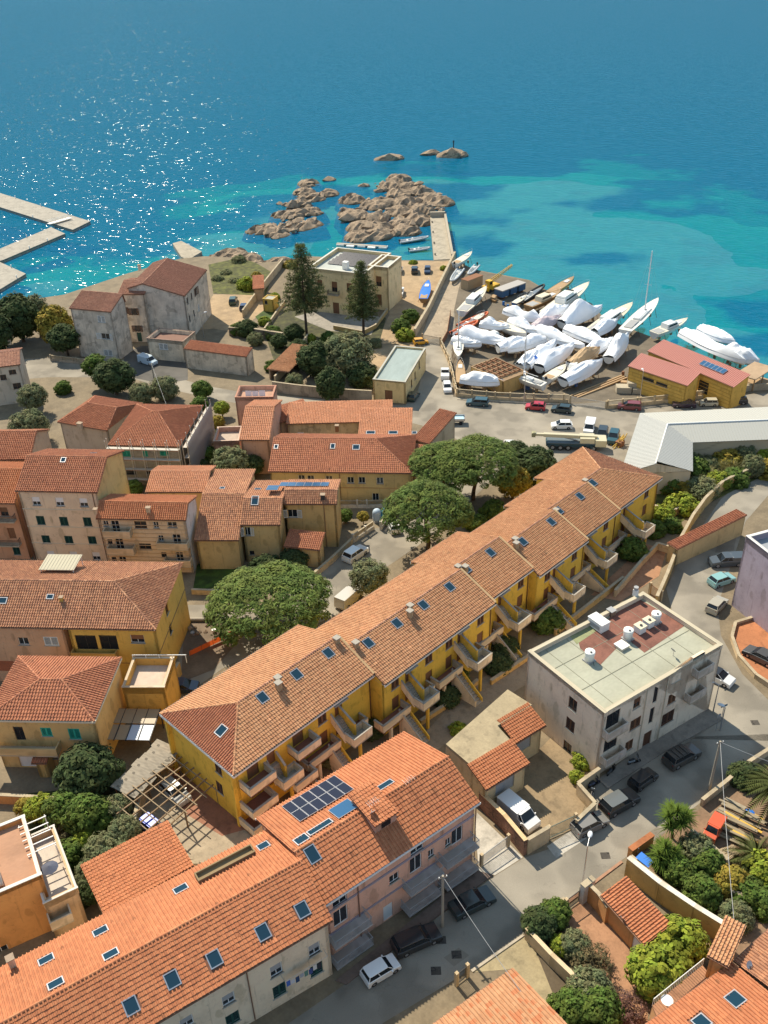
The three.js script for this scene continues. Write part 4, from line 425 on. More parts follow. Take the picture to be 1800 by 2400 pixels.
house({ label: 'brick-red long shed roof beside the curved road', x: 41.09, z: -112.57, turn: -1.0150, base: 5.82, L: 2.04, d: 15, e: 3.18, rise: 0.3, rf: 0.99, over: 0.1, wall: ['plaster', 0.58, 0.42, 0.2], pal: 'red', name: 'road_shed', cat: 'shed' });
house({ label: 'small yellow cabin in the sea garden', x: -28.79, z: -229.49, turn: -0.3640, base: 2.31, L: 2.87, d: 3, e: 3.29, roof: 'flat', wall: ['plaster', 0.68, 0.45, 0.1], win: [['f', 0.88, 2.49, 0.8, 1, 'd']], par: [0.1, 0.15, ['plaster', 0.6, 0.42, 0.12]], name: 'cabin', cat: 'shed' });
house({ label: 'low brick-red garden roof beside the sea wall', x: -31.97, z: -236.92, turn: 0.0990, base: 2.28, L: 2.98, d: 9, e: 3.32, rise: 0.6, rf: 0.99, wall: ['plaster', 0.5, 0.36, 0.22], pal: 'red', name: 'garden_roof', cat: 'shed' });

// ---------- the long stepped row of yellow terraced flats ----------
{
  const cs = Math.cos(0.7826), sn = Math.sin(0.7826), A0 = 34.4, N0 = -56.9, base = 4.8;
  const wx = (a, n) => [a * 0.709 + n * 0.705, -a * 0.705 + n * 0.709];
  const [ox, oz] = wx(A0, N0), R = thing('terraced_row', 'long stepped row of yellow flats with tan tile roofs and outside stairs', 'building', ox, base, oz, 0.7826);
  const X = a => a - A0, Zn = n => n - N0, Y = h => h - base, gl = a => { const [x, z] = wx(a, -53); return gy(x, z); };
  const ym = mat('plaster', 0.76, 0.48, 0.06), cm = mat('plaster', 0.82, 0.67, 0.46), gm = mat('concrete', 0.42, 0.385, 0.34), tm = mat('concrete', 0.28, 0.12, 0.08);
  //            a0    a1    front  back   eave  hipNear hipFar
  const secs = [[34.4, 54.2, -56.9, -69.5, 16.5, 5.4, 0], [54.2, 73.8, -55.3, -67.9, 15.9, 0, 0], [73.8, 83.4, -56.7, -69.5, 15.2, 0, 0], [83.4, 94.5, -55.6, -68.6, 14.5, 0, 0], [94.5, 104.8, -57.0, -70.1, 13.8, 0, 0], [104.8, 118.0, -57.8, -72.3, 13.1, 0, 7.4]];
  const winsA = [[46.6], [56.3, 62.0, 65.6, 71.5], [81.5], [85.9, 92.1], [102.1], [114.6]], doorsA = [[37.0, 39.4, 43.1, 49.0], [58.5, 67.7], [77.3], [87.6], [97.7], [108.6]];
  const skyA = [[42.2, 47, 51.7], [56.4, 61.1, 65.7, 70.5], [75.4, 80.3], [85.9, 92.3], [96.2, 101.4], [106.8]], chA = [[44.8, 44.3, 53.5], [54.9, 63.1, 63.9], [74.4, 75.0], [84.2, 84.9], [95.2], [105.6]];
  secs.forEach(([a0, a1, nf, nb, E, h0, h1], i) => {
    const e = Y(E), w = a1 - a0, zf = Zn(nf), zb = Zn(nb), d = zf - zb, rise = 2.3, zr = zf - d * 0.45, top = e + rise, lo = Y(gl((a0 + a1) / 2)) - 2.5;
    const low = (a) => Y(gl(a)) - 1;
    const holes = []; for (const a of winsA[i]) holes.push([a - a0, e - 1.65, 1.25, 1.3, 'n', 'window']); for (const a of doorsA[i]) holes.push([a - a0, e - 1.75, a === 37.0 || a === 43.1 ? 1.5 : 1.1, 2.1, 'n', 'door']);
    for (const a of [...winsA[i], ...doorsA[i]]) holes.push([a - a0, e - 4.6, 1.2, 2.0, 'n', 'door']);
    wallPanel(R, X(a0) + 0.05, zf - 0.5, 0, [[0, lo], [w - 0.1, lo], [w - 0.1, e - 0.1], [0, e - 0.1]], holes, ym);
    for (const [t, y, ww, hh, st, nm] of holes) windowPart(R, nm, nm === 'door' ? 'nDN' : 'ncN', ww, hh, V(X(a0) + 0.05 + t, y, zf - 0.5), 0);
    wallPanel(R, X(a1) - 0.05, zb + 0.5, Math.PI, [[0, lo], [w - 0.1, lo], [w - 0.1, e - 0.1], [0, e - 0.1]], [[w * 0.25, e - 1.7, 1.2, 1.3], [w * 0.6, e - 1.7, 1.2, 1.3]], ym);
    const gab = h => { const D = d - 1; return h ? [[0, lo], [D, lo], [D, e - 0.1], [0, e - 0.1]] : [[0, lo], [D, lo], [D, e], [d * 0.55 - 0.5, top - 0.16], [0, e]]; };
    const gabR = h => { const D = d - 1; return h ? [[0, lo], [D, lo], [D, e - 0.1], [0, e - 0.1]] : [[0, lo], [D, lo], [D, e], [d * 0.45 - 0.5, top - 0.16], [0, e]]; };
    const endWin = i === 0 ? [[8.6, e - 1.8, 1.1, 2.0], [8.2, e - 5.2, 1.1, 1.6]] : [];
    wallPanel(R, X(a0) + (i ? 0.02 : 0.5), zb + 0.5, -Math.PI / 2, gab(h0), endWin, ym);
    for (const [t, y, ww, hh] of endWin) windowPart(R, 'window', 'ncB', ww, hh, V(X(a0) + 0.5, y, zb + 0.5 + t), -Math.PI / 2);
    wallPanel(R, X(a1) - (i === 5 ? 0.5 : 0.02), zf - 0.5, Math.PI / 2, gabR(h1), [], ym);
    const P0 = V(X(a0), e, zf), P1 = V(X(a1), e, zf), P2 = V(X(a1), e, zb), P3 = V(X(a0), e, zb), r0 = V(X(a0) + h0, top, zr), r1 = V(X(a1) - h1, top, zr);
    const F = [P0, P1, r1, r0], f = frame(F), hl = skyA[i].map(a => [a - a0, 0.82 * Math.hypot(rise, zf - zr), 1.2, 1.35]);
    tiledFace(R, F, { pal: 'tan', tw: 0.3, tl: 0.4, holes: hl, patch: 0.25 }); tiledFace(R, [P2, P3, r0, r1], { pal: 'tan', tw: 0.3, tl: 0.4, patch: 0.3 });
    if (h0) tiledFace(R, [P3, P0, r0], { pal: 'red', tw: 0.3, tl: 0.4, holes: [[0.62 * d, 2.6, 1.2, 1.3]] }); if (h1) tiledFace(R, [P1, P2, r1], { pal: 'mottled', tw: 0.3, tl: 0.4 });
    capRow(R, r0, r1, 'old'); if (h0) { capRow(R, P0, r0, 'tan'); capRow(R, P3, r0, 'tan'); } if (h1) { capRow(R, P1, r1, 'tan'); capRow(R, P2, r1, 'tan'); }
    const skyl = (m, c, g = M.skyglass) => { const s = part(R, 'skylight', join(box(1.1, 0.09, 0.16, 0, 0.58, 0.07), box(1.1, 0.09, 0.16, 0, -0.58, 0.07), box(0.09, 1.07, 0.16, -0.505, 0, 0.07), box(0.09, 1.07, 0.16, 0.505, 0, 0.07)), M.steel); s.applyMatrix4(new THREE.Matrix4().multiplyMatrices(m, new THREE.Matrix4().makeTranslation(c[0], c[1], 0))); part(s, 'pane', box(0.92, 1.07, 0.03, 0, 0, 0.1), g); };
    for (const h of hl) skyl(f.m, h);
    if (h0) { const q = frame([P3, P0, r0]); skyl(q.m, [0.62 * d, 2.6]); }
    for (const a of chA[i]) { const k = part(R, 'chimney', boxUp(0.55, 1.15, 0.55), mat('plaster', 0.5, 0.36, 0.2)); k.position.set(X(a), top - 0.7, zr + 0.55 + (a % 1 < 0.4 ? 0.7 : 0)); part(k, 'chimney_cap', box(0.75, 0.1, 0.75, 0, 1.2, 0), gm); }
    // white fascia and dark gutter round the eaves
    part(R, 'fascia', box(w + 0.1, 0.3, 0.1, X((a0 + a1) / 2), e - 0.2, zf + 0.03), M.white); part(R, 'fascia', box(w + 0.1, 0.3, 0.1, X((a0 + a1) / 2), e - 0.2, zb - 0.03), M.white);
    part(R, 'gutter', box(w, 0.07, 0.12, X((a0 + a1) / 2), e - 0.01, zf + 0.1), M.dark); part(R, 'gutter', box(w, 0.07, 0.12, X((a0 + a1) / 2), e - 0.01, zb - 0.1), M.dark);
    part(R, 'soffit', box(w - 0.04, 0.06, d - 0.2, X((a0 + a1) / 2), e - 0.24, (zf + zb) / 2), M.cream);
    for (const [h, a, s] of [[h0 || i, a0, -1], [h1 || i < 5, a1, 1]]) if (h0 && s < 0 || h1 && s > 0) part(R, 'fascia', box(0.1, 0.3, d, X(a) + s * 0.03, e - 0.2, (zf + zb) / 2), M.white);
    if (i < 5) { const ee = Math.max(e, Y(secs[i + 1][4])); part(R, 'gable_coping', join(...[0].map(() => box(0.3, 0.1, Math.hypot(d * 0.45, rise)).rotateX(Math.atan2(rise, d * 0.45)).translate(X(a1), e + rise / 2 + 0.12, (zf + zr) / 2))), mat('plaster', 0.56, 0.38, 0.2)); }
    part(R, 'drainpipe', new THREE.CylinderGeometry(0.06, 0.06, e - low(a1), 6).translate(X(a1) - 0.4, (e + low(a1)) / 2 - 0.2, zf - 0.4), M.brown);
  });
  // outside stairs: an upper flight to a landing, a lower flight to the garden, balconies between
  const slopeWall = (name, x, z0, y0, z1, y1, t, hTop, hDown, m) => {
    const s = new THREE.Shape([[z0, y0 + hTop], [z1, y1 + hTop], [z1, y1 - hDown], [z0, y0 - hDown]].map(p => new THREE.Vector2(...p)));
    return part(R, name, new THREE.ExtrudeGeometry(s, { depth: t, bevelEnabled: false }).rotateY(-Math.PI / 2).translate(x + t, 0, 0), m);
  };
  const units = [[38.8, 0, 2.1], [47.8, 0, 3.2], [57.3, 1, 3.0], [66.5, 1, 3.3], [76.2, 2, 3.3], [86.5, 3, 3.5], [96.6, 4, 3.5], [107.5, 5, 3.9]];
  const parapet = (x, z, w, dz, y, m = cm, h = 1.05) => { const p = part(R, 'parapet', box(w, h, dz, x, y + h / 2 - 0.1, z), m); part(p, 'coping', box(w + 0.06, 0.06, dz + 0.06, x, y + h - 0.07, z), gm); };
  const slab = (x0, x1, z0, z1, y, m = tm) => part(R, 'balcony_floor', box(x1 - x0, 0.18, z1 - z0, (x0 + x1) / 2, y - 0.09, (z0 + z1) / 2), m);
  const boxed = (x0, x1, z0, z1, y) => { slab(x0, x1, z0, z1, y); parapet((x0 + x1) / 2, z1 - 0.1, x1 - x0, 0.2, y); parapet(x0 + 0.1, (z0 + z1 - 0.2) / 2, 0.2, z1 - z0 - 0.2, y); parapet(x1 - 0.1, (z0 + z1 - 0.2) / 2, 0.2, z1 - z0 - 0.2, y); };
  for (const [a, s, reach] of units) {
    const [, , nf, , E] = secs[s], e = Y(E), zw = Zn(nf) - 0.48, x = X(a), yU = e - 2.75, drop = 1.5, zl = Zn(nf) + reach - 1.5, ze = Zn(nf) + reach, yl = yU - drop, yL = e - 5.6, g = Y(gl(a));
    const n = 8; for (let k = 0; k < n; k++) part(R, 'stair_step', box(1.05, 0.22, (zl - zw - 0.5) / n, x + 0.68, yU - drop * (k + 0.5) / n - 0.11, zw + 0.5 + (zl - zw - 0.5) * (k + 0.5) / n), gm);
    slab(x + 0.1, x + 1.3, zw, zw + 0.5, yU, gm);
    slopeWall('stair_parapet', x, zw, yU + 0.1, zl, yl, 0.14, 0.8, 0.45, cm); slopeWall('stair_parapet_coping', x - 0.03, zw, yU + 0.92, zl, yl + 0.82, 0.2, 0.05, 0.0, gm);
    slopeWall('stair_wall', x + 1.22, zw, yU + 0.35, zl + 0.3, yl + 0.75, 0.22, 0.9, s === 0 ? 1.2 : 2.2, ym); slopeWall('stair_wall_coping', x + 1.2, zw, yU + 1.27, zl + 0.3, yl + 1.67, 0.26, 0.05, 0, gm);
    slab(x, x + 2.7, zl, ze, yl, gm); parapet(x + 1.35, ze - 0.07, 2.7, 0.14, yl, cm, 1.15); parapet(x + 0.07, (zl + ze - 0.14) / 2, 0.14, ze - zl - 0.14, yl, cm, 1.15); parapet(x + 2.63, (zl + ze - 0.14) / 2, 0.14, ze - zl - 0.14, yl, cm, 1.15); parapet(x + 2.0, zl - 0.02, 1.12, 0.14, yl, cm, 1.0);
    part(R, 'landing_pier', box(0.3, yl - g + 0.8, 0.3, x + 1.3, (yl + g - 0.8) / 2 - 0.15, ze - 0.6), ym);
    // lower flight
    const z0 = zw + 0.9, z1 = ze + 0.9, m2 = 11, y0 = yL, y1 = g + 0.15;
    if (s > 0 || a > 40) {
      for (let k = 0; k < m2; k++) part(R, 'stair_step', box(1.1, 0.3, (z1 - z0) / m2, x - 0.72, y0 - (y0 - y1) * (k + 0.5) / m2 - 0.15, z0 + (z1 - z0) * (k + 0.5) / m2), gm);
      slopeWall('stair_parapet', x - 1.4, z0, y0, z1, y1, 0.16, 0.9, 2.6, cm); slopeWall('stair_parapet', x - 0.16, z0, y0, z1, y1, 0.12, 0.6, 0.5, ym); slopeWall('stair_parapet_coping', x - 1.43, z0, y0 + 0.86, z1, y1 + 0.86, 0.19, 0.05, 0, gm);
      const bl = Math.max(x - 5.2, s && units.find(u => u[0] > a - 11 && u[0] < a - 1)?.[0] ? X(units.find(u => u[0] > a - 11 && u[0] < a - 1)[0]) + 4.9 : x - 5);
      boxed(Math.min(bl, x - 3.4), x - 0.05, zw + 0.05, zw + 1.55, yL); part(R, 'pier', box(0.35, yL - g + 0.8, 0.35, x - 3.2, (yL + g - 0.8) / 2 - 0.2, zw + 1.3), cm);
    }
    if (a > 40) { boxed(x + 1.6, x + 4.3, zw + 0.05, zw + 1.35, yL); part(R, 'door_canopy', box(2.0, 0.1, 0.7, x + 1.2, e - 0.55, zw + 0.35), gm); }
  }
  boxed(X(35.2), X(38.6), Zn(-57.38), Zn(-55.6), Y(16.5) - 2.75); boxed(X(34.9), X(38.2), Zn(-57.38), Zn(-55.2), Y(16.5) - 5.6); boxed(X(34.5), X(37.9), Zn(-57.38), Zn(-54.9), Y(gl(36)) + 0.4);
  boxed(X(41.6), X(44.8), Zn(-57.38), Zn(-55.6), Y(16.5) - 2.75); boxed(X(40.2), X(43.2), Zn(-57.38), Zn(-54.6), Y(16.5) - 5.6); boxed(X(41.2), X(43.4), Zn(-57.38), Zn(-53.6), Y(gl(42)) + 0.5);
}


// ---------- trees and plants ----------
// a crown is many leaf-sized faces in clumps; its colours vary from leaf to leaf
function crown(n, k, leaf, place, col, shapeLeaf) {
  const pos = [], nor = [], cc = [];
  for (let i = 0; i < n; i++) {
    const { p, r, out } = place(i, n), tint = rr(0.72, 1.28), hue = rr(-0.12, 0.12);
    for (let j = 0; j < k; j++) {
      const th = rnd() * 6.283, cz = rr(-0.6, 1), s = Math.sqrt(1 - cz * cz), d = V(Math.cos(th) * s, cz, Math.sin(th) * s), q = V().copy(d).multiplyScalar(r * rr(0.55, 1)).add(p);
      const nn = V().copy(d).addScaledVector(out || d, 0.6).add(V(rr(-0.5, 0.5), rr(-0.3, 0.6), rr(-0.5, 0.5))).normalize(), t = V().crossVectors(nn, V(rr(-1, 1), rr(-1, 1), rr(-1, 1))).normalize(), b = V().crossVectors(nn, t), l = leaf * rr(0.7, 1.4), w = l * (shapeLeaf || 0.55);
      const P = [V().copy(q).addScaledVector(t, -l), V().copy(q).addScaledVector(b, -w), V().copy(q).addScaledVector(t, l), V().copy(q).addScaledVector(b, w)], c = tint * rr(0.75, 1.25);
      for (const e of [0, 1, 2, 0, 2, 3]) { pos.push(P[e].x, P[e].y, P[e].z); nor.push(nn.x, nn.y, nn.z); cc.push(col[0] * c * (1 + hue), col[1] * c, col[2] * c); }
    }
  }
  const g = new THREE.BufferGeometry(); g.setAttribute('position', new THREE.Float32BufferAttribute(pos, 3)); g.setAttribute('normal', new THREE.Float32BufferAttribute(nor, 3)); g.setAttribute('color', new THREE.Float32BufferAttribute(cc, 3)); return g;
}
const leafMat = new THREE.MeshPhysicalMaterial({ name: 'leaves', vertexColors: true, roughness: 0.95, side: THREE.DoubleSide, transmission: 0.25, thickness: 0, specularIntensity: 0.3 });
const bark = mat('rock', 0.16, 0.11, 0.075);
// unit crowns: radius 1, centred on the origin, y from -1 to 1
const ball = (lump, fill) => i => { let d; do d = V(rr(-1, 1), rr(-1, 1), rr(-1, 1)); while (d.lengthSq() > 1 || d.lengthSq() < 0.01); d.normalize(); const b = 0.75 + 0.32 * fbm(d.x * 2 + 7, d.y * 2 + d.z * 2 + 7, 1e6, lump, 2), r = b * (rnd() < fill ? rr(0.3, 0.8) : rr(0.82, 1)); return { p: d.clone().multiplyScalar(r * 0.86), r: rr(0.13, 0.22), out: d }; };
const umbrella = lump => { const puffs = []; for (let t = 0; t < 4000 && puffs.length < 300; t++) { const a = rnd() * 6.283, q = Math.sqrt(rnd()) * 0.98, e = 0.84 + 0.28 * vnoise(Math.cos(a) * 1.6 + 9, Math.sin(a) * 1.6 + 9, 1e6, lump), x = Math.cos(a) * q * e, z = Math.sin(a) * q * e, low = rnd() < 0.18, y = low ? rr(-0.42, -0.1) : 0.95 * Math.sqrt(Math.max(0.02, 1 - q * q)) - 0.28 + rr(-0.05, 0.07); if (low && q < 0.6) continue; const p = V(x, y, z); if (puffs.every(o => o.p.distanceTo(p) > 0.082)) puffs.push({ p, r: rr(0.075, 0.175), out: V(x * 0.8, 0.75, z * 0.8).normalize() }); } return i => puffs[i % puffs.length]; };
const C = {};
const KIND = {
  pine: () => crown(300, 66, 0.042, umbrella(3), [0.125, 0.17, 0.04], 0.3),
  green: () => crown(230, 30, 0.075, ball(5, 0.25), [0.09, 0.135, 0.025]), dark: () => crown(230, 30, 0.07, ball(6, 0.25), [0.06, 0.085, 0.03]),
  olive: () => crown(220, 28, 0.07, ball(7, 0.3), [0.17, 0.185, 0.09], 0.35), lime: () => crown(220, 28, 0.08, ball(8, 0.25), [0.22, 0.26, 0.03]), yellow: () => crown(220, 28, 0.08, ball(9, 0.25), [0.27, 0.21, 0.035]),
  dry: () => crown(150, 22, 0.06, ball(10, 0.4), [0.15, 0.12, 0.06], 0.3), purple: () => crown(130, 16, 0.055, ball(12, 0.5), [0.16, 0.085, 0.07], 0.35),
};
function crownOf(k) { return C[k] ||= KIND[k](); }
function trunkGeo(h, r0, r1, lean = 0.03) { const g = new THREE.CylinderGeometry(r1, r0, h, 9, 6).translate(0, h / 2, 0), p = g.attributes.position; for (let i = 0; i < p.count; i++) { const t = p.getY(i) / h, w = Math.sin(t * 5 + h) * lean * h; p.setX(i, p.getX(i) * (1 + 0.15 * Math.sin(i * 2.1)) + w); p.setZ(i, p.getZ(i) + w * 0.6); } g.computeVertexNormals(); return g; }
function tree(kind, name, label, at, height, r, o = {}) {   // at: [x, z] of the foot; height of the crown's top; r: crown radius
  const [x, z] = at, y = gy(x, z), t = thing(name, label, o.cat || 'tree', x, y - 0.05, z, rnd() * 6.28, o.group), ry = o.ry || r * 0.8, ch = height - ry * 0.95;
  const th = Math.max(0.5, kind === 'pine' ? height - ry * 0.9 : ch), tr = o.trunk || Math.max(0.08, r * 0.07);
  part(t, 'trunk', trunkGeo(th, tr, tr * 0.6), bark);
  for (let i = 0; i < (o.limbs ?? 4); i++) { const a = i * 1.7 + r, l = r * 0.6; part(t, 'limb', bar(V(0, th * 0.72, 0), V(Math.cos(a) * l, th + ry * 0.25, Math.sin(a) * l), tr * 0.4, 6), bark); }
  const c = part(t, 'crown', crownOf(kind), leafMat); c.position.y = ch; c.scale.set(r, ry, r); c.rotation.y = rnd() * 6.28; return t;
}
// stone pines
tree('pine', 'stone_pine', 'round stone pine standing in the street nearest the terraced row', [6.38, -118.07], 11.8, 6.3, { ry: 5.2, trunk: 0.35 });
tree('pine', 'stone_pine', 'broad stone pine behind, spreading towards the crane truck', [15.06, -132.65], 11.5, 7.0, { ry: 4.4, trunk: 0.35 });
tree('pine', 'stone_pine', 'stone pine touching the long yellow house roof', [9.99, -133], 10.5, 5.8, { ry: 4.0, trunk: 0.3 });
tree('pine', 'stone_pine', 'wide flat stone pine over the digging site', [-15.49, -98.97], 9.2, 7.9, { ry: 4.6, trunk: 0.38 });
// araucarias: tiers of drooping branches round a straight stem
function araucaria(label, at, H, R) {
  const [x, z] = at, t = thing('araucaria', label, 'tree', x, gy(x, z), z); part(t, 'trunk', trunkGeo(H, 0.34, 0.06, 0.004), bark);
  const tiers = 15, b = [], pl = []; for (let k = 0; k < tiers; k++) { const f = k / (tiers - 1), y = H * (0.3 + 0.69 * f), rad = R * Math.pow(1 - f * 0.93, 0.75) * (f < 0.1 ? 0.8 : 1), m = Math.max(5, Math.round(9 - f * 3)); for (let j = 0; j < m; j++) { const a = j / m * 6.283 + k * 0.7 + rr(-0.2, 0.2), l = rad * rr(0.78, 1.05), e = V(Math.cos(a) * l, y + l * 0.1, Math.sin(a) * l); b.push(bar(V(0, y, 0), e, 0.05, 4)); for (let q = 0.25; q <= 1; q += 0.75 / Math.max(3, l * 2.0)) pl.push({ p: V(Math.cos(a) * l * q + rr(-0.25, 0.25), y + l * 0.1 * q + rr(-0.15, 0.2), Math.sin(a) * l * q + rr(-0.25, 0.25)), r: rr(0.45, 0.8), out: V(0, 1, 0) }); } }
  part(t, 'branch_whorls', join(b), bark, 'stuff'); part(t, 'crown', crown(pl.length, 20, 0.2, i => pl[i], [0.105, 0.125, 0.04], 0.35), leafMat);
}
araucaria('taller araucaria left of the palazzo front', [-17, -212.79], 21.5, 7.2); araucaria('slimmer araucaria at the palazzo corner', [-3.36, -209.97], 17.8, 5.2);
const T_ = (k, l, at, h, r, ry) => tree(k, 'tree', l, at, h, r, ry ? { ry } : {}), B_ = (k, l, at, h, r, o) => tree(k, 'shrub', l, at, h, r, { cat: 'shrub', limbs: 2, ...o });
T_('olive', 'grey-green olive beside the terraced row above the beige van', [-2.33, -105.71], 6.2, 3.4); T_('olive', 'grey-green tree in front of the pink house wall', [-26.31, -142.59], 6.5, 4.3);
T_('dark', 'dark tree right of the grey-green one by the pink house', [-22.62, -143.12], 4.5, 2.4); T_('dark', 'dense dark cypress in front of the harbour road wall', [-9.83, -172.94], 8.5, 3.6, 3.9);
T_('olive', 'big grey-brown tree behind the harbour office', [-6.86, -187.95], 10, 6.6, 5.2); T_('dark', 'dark tree left of the harbour office garden', [-13.34, -188.48], 8, 5.0, 4.2); T_('dark', 'dark low tree between office and cypress', [-3.62, -183.15], 5.2, 4.0);
T_('dark', 'dense dark tree across the lane from the old mansion', [-55.33, -181.85], 8.2, 4.9); T_('green', 'green tree beside the white van of the mansion', [-60.36, -186.65], 7.4, 3.2); T_('olive', 'leafy grey-green tree behind the scaffolded house', [-44.45, -178.83], 5.2, 3.6); T_('olive', 'second grey-green tree behind the red hipped roofs', [-48.98, -177.08], 4.6, 3.2);
T_('olive', 'upper grey-green tree by the cream angular house', [-70.09, -173.98], 6.5, 3.6); T_('olive', 'lower grey-green tree by the red-roofed house', [-66.72, -160.79], 6.8, 4.4);
T_('yellow', 'yellow-green tree beside the mansion wall', [-75.09, -209.62], 10.5, 4.8, 5); T_('dark', 'dark tree below the yellow-green one', [-71.64, -204.2], 8, 4.4); T_('dark', 'tall dark tree by the harbour shore at the left edge', [-85.11, -214.45], 12, 6.5, 6); T_('olive', 'feathery grey tree at the left shore', [-81.71, -216.86], 11, 4, 5); T_('dark', 'dark tree cut by the left edge of the picture', [-89.3, -206.97], 11, 6, 6);
T_('yellow', 'yellow-green tree between pines and terraced row', [21.42, -132.51], 6, 3.4); T_('dark', 'dark tree by the crane truck', [25.57, -137.42], 7.2, 4.6); T_('dark', 'dark shaded tree behind the broad pine', [22.96, -142.28], 6, 3.5); B_('green', 'green hedge bush at the foot of the pines', [17.73, -126.47], 3.4, 3.0); B_('green', 'second green bush below the round pine', [14.67, -123.35], 2.6, 2.4); B_('lime', 'small palm-like lime bush under the round pine', [12.1, -117.23], 1.8, 1.6);
T_('lime', 'bright lime shrub tree in the pink house garden', [-31.46, -168.98], 3.6, 1.9); T_('green', 'small green tree at the lane bend', [-36.81, -178.22], 4.2, 2.6); B_('yellow', 'yellowish bush below the pink terrace', [-31.91, -164.73], 2.4, 1.8); B_('green', 'small bush beside the scaffolding', [-42.59, -138.34], 3, 2.0); B_('dark', 'dark bushes along the stepped house wall', [-17.55, -112.03], 3.6, 3.0); B_('dark', 'dark bush at the stepped house corner', [-13.6, -114.07], 3.4, 2.6); B_('dark', 'dark bush beside the small lawn', [-20.46, -109.98], 3, 2.2); B_('olive', 'pale bush in front of the low salmon wing', [-4.01, -167.44], 2.6, 2.4);
B_('green', 'rounded garden tree beside the blue tanks', [-6.21, -126.69], 2.6, 1.5); B_('yellow', 'yellowish shrub beside the water tanks', [-3.34, -126.1], 2.4, 1.2);
// palazzo gardens
[['lime', [-27.76, -220.42], 2.2, 1.9, 'lime shrub at the lawn corner'], ['dark', [-31.26, -213.78], 4, 3.2, 'dark shrub behind the stone wall'], ['green', [-24.97, -211.88], 3, 2.6, 'green shrub beside the taller araucaria'], ['dark', [-19.87, -211.43], 3.4, 2.8, 'dark shrub under the taller araucaria'], ['lime', [-15.88, -208.42], 2, 1.6, 'lime bush at the palazzo steps'], ['dark', [-22.94, -205.12], 3.6, 2.4, 'dark bush near the carport'], ['green', [-33.42, -214.79], 3, 2.6, 'green bush by the parked garden cars'], ['green', [5.51, -213.25], 3.2, 2.8, 'middle bush of the car park hedge'], ['green', [8.01, -219.46], 3.2, 2.8, 'upper bush of the car park hedge'], ['lime', [6.32, -207.52], 3, 2.6, 'lower bush of the car park hedge'], ['lime', [-34.76, -247.41], 3.4, 3.4, 'round lime tree in the sea garden'], ['olive', [-39.65, -270.77], 2, 3, 'olive scrub at the sea garden edge'], ['yellow', [-24.36, -264.2], 2, 2.6, 'yellow flowering scrub by the palazzo'], ['dark', [-18.16, -237.6], 2.6, 2.2, 'dark bush at the palazzo side'], ['olive', [-42.1, -260.45], 1.2, 2.6, 'low scrub in the sea garden'], ['lime', [10.57, -263.61], 1.2, 1.6, 'weeds on the quay edge'], ['lime', [18.84, -257.17], 1.4, 1.3, 'weeds against the quay wall']].forEach(a => B_(a[0], a[4], a[1], a[2], a[3]));
// gardens of the terraced row
[['dark', [-2.09, -77.85], 2.4, 1.7, 'dark bush below the second stair'], ['dark', [6.72, -83.68], 2.2, 2.2, 'dark hedge below the third stair'], ['green', [8.47, -85.94], 2.6, 1.8, 'glossy tree below the fourth stair'], ['dark', [13.6, -89.37], 2.2, 2.3, 'dark hedge below the fifth stair'], ['dark', [15.06, -92.3], 2.6, 2.0, 'dark tree by the fifth stair'], ['green', [21.3, -97.42], 3.2, 2.7, 'bushy tree beside the white block corner'], ['green', [36.56, -113.93], 3.4, 2.6, 'leafy tree under the last stairs'], ['lime', [44.28, -124.73], 2.4, 2.2, 'lime shrub below the row far corner'], ['green', [41.43, -120.35], 2.4, 2.4, 'green shrub beside the last landing'], ['lime', [48.04, -127.2], 3, 3.4, 'lime shrub along the curved wall'], ['green', [44.7, -121.42], 2, 2.0, 'green shrub by the brick shed'], ['olive', [-7.13, -73.68], 1.8, 1.4, 'small olive bush between the first stairs'], ['lime', [7.8, -78.09], 1.2, 1.4, 'oleander at the concrete terrace edge'], ['lime', [21, -72.4], 1.6, 1.5, 'creeper at the foot of the white block'], ['lime', [19.81, -69.91], 1.4, 1.0, 'weeds in the garage court corner'], ['green', [50.61, -119.76], 1.6, 1.6, 'verge bush beside the curved road']].forEach(a => B_(a[0], a[4], a[1], a[2], a[3]));
// reeds and scrub on the slope at the right
const reedAt = [[47.22, -138.21], [50.02, -140.36], [49.87, -133.49], [52.94, -137.8], [52.22, -131.86], [56.4, -140.7], [55.9, -134.56], [59.81, -142.06], [59.2, -135.83], [62.99, -142.64], [62.8, -137.88], [66.55, -143.19], [65.92, -138.44], [57.53, -145.51], [60.55, -146.63], [63.75, -147.07], [66.85, -147.18], [68.97, -144.67], [47.77, -133.63], [53.84, -143.3]];
const reedWords = ['nearest the metal roof corner', 'beside the row far eave', 'lowest on the slope', 'in the middle of the slope', 'above the curved wall', 'below the grey roof', 'left of the tall reeds', 'under the roof edge', 'over the road wall', 'at the roof middle', 'near the right edge', 'highest at the right edge', 'cut by the right edge', 'tucked under the roof corner', 'under the front eave', 'along the front eave', 'right of the eave middle', 'at the eave end', 'lowest left', 'behind the row corner'];
reedAt.forEach((p, i) => B_(['olive', 'lime', 'yellow', 'green', 'olive'][i % 5], 'reed and scrub clump ' + reedWords[i], p, rr(2.6, 4.2), rr(2.4, 3.6), { group: 'scrub on the slope below the grey roof', ry: rr(1.8, 2.6) }));
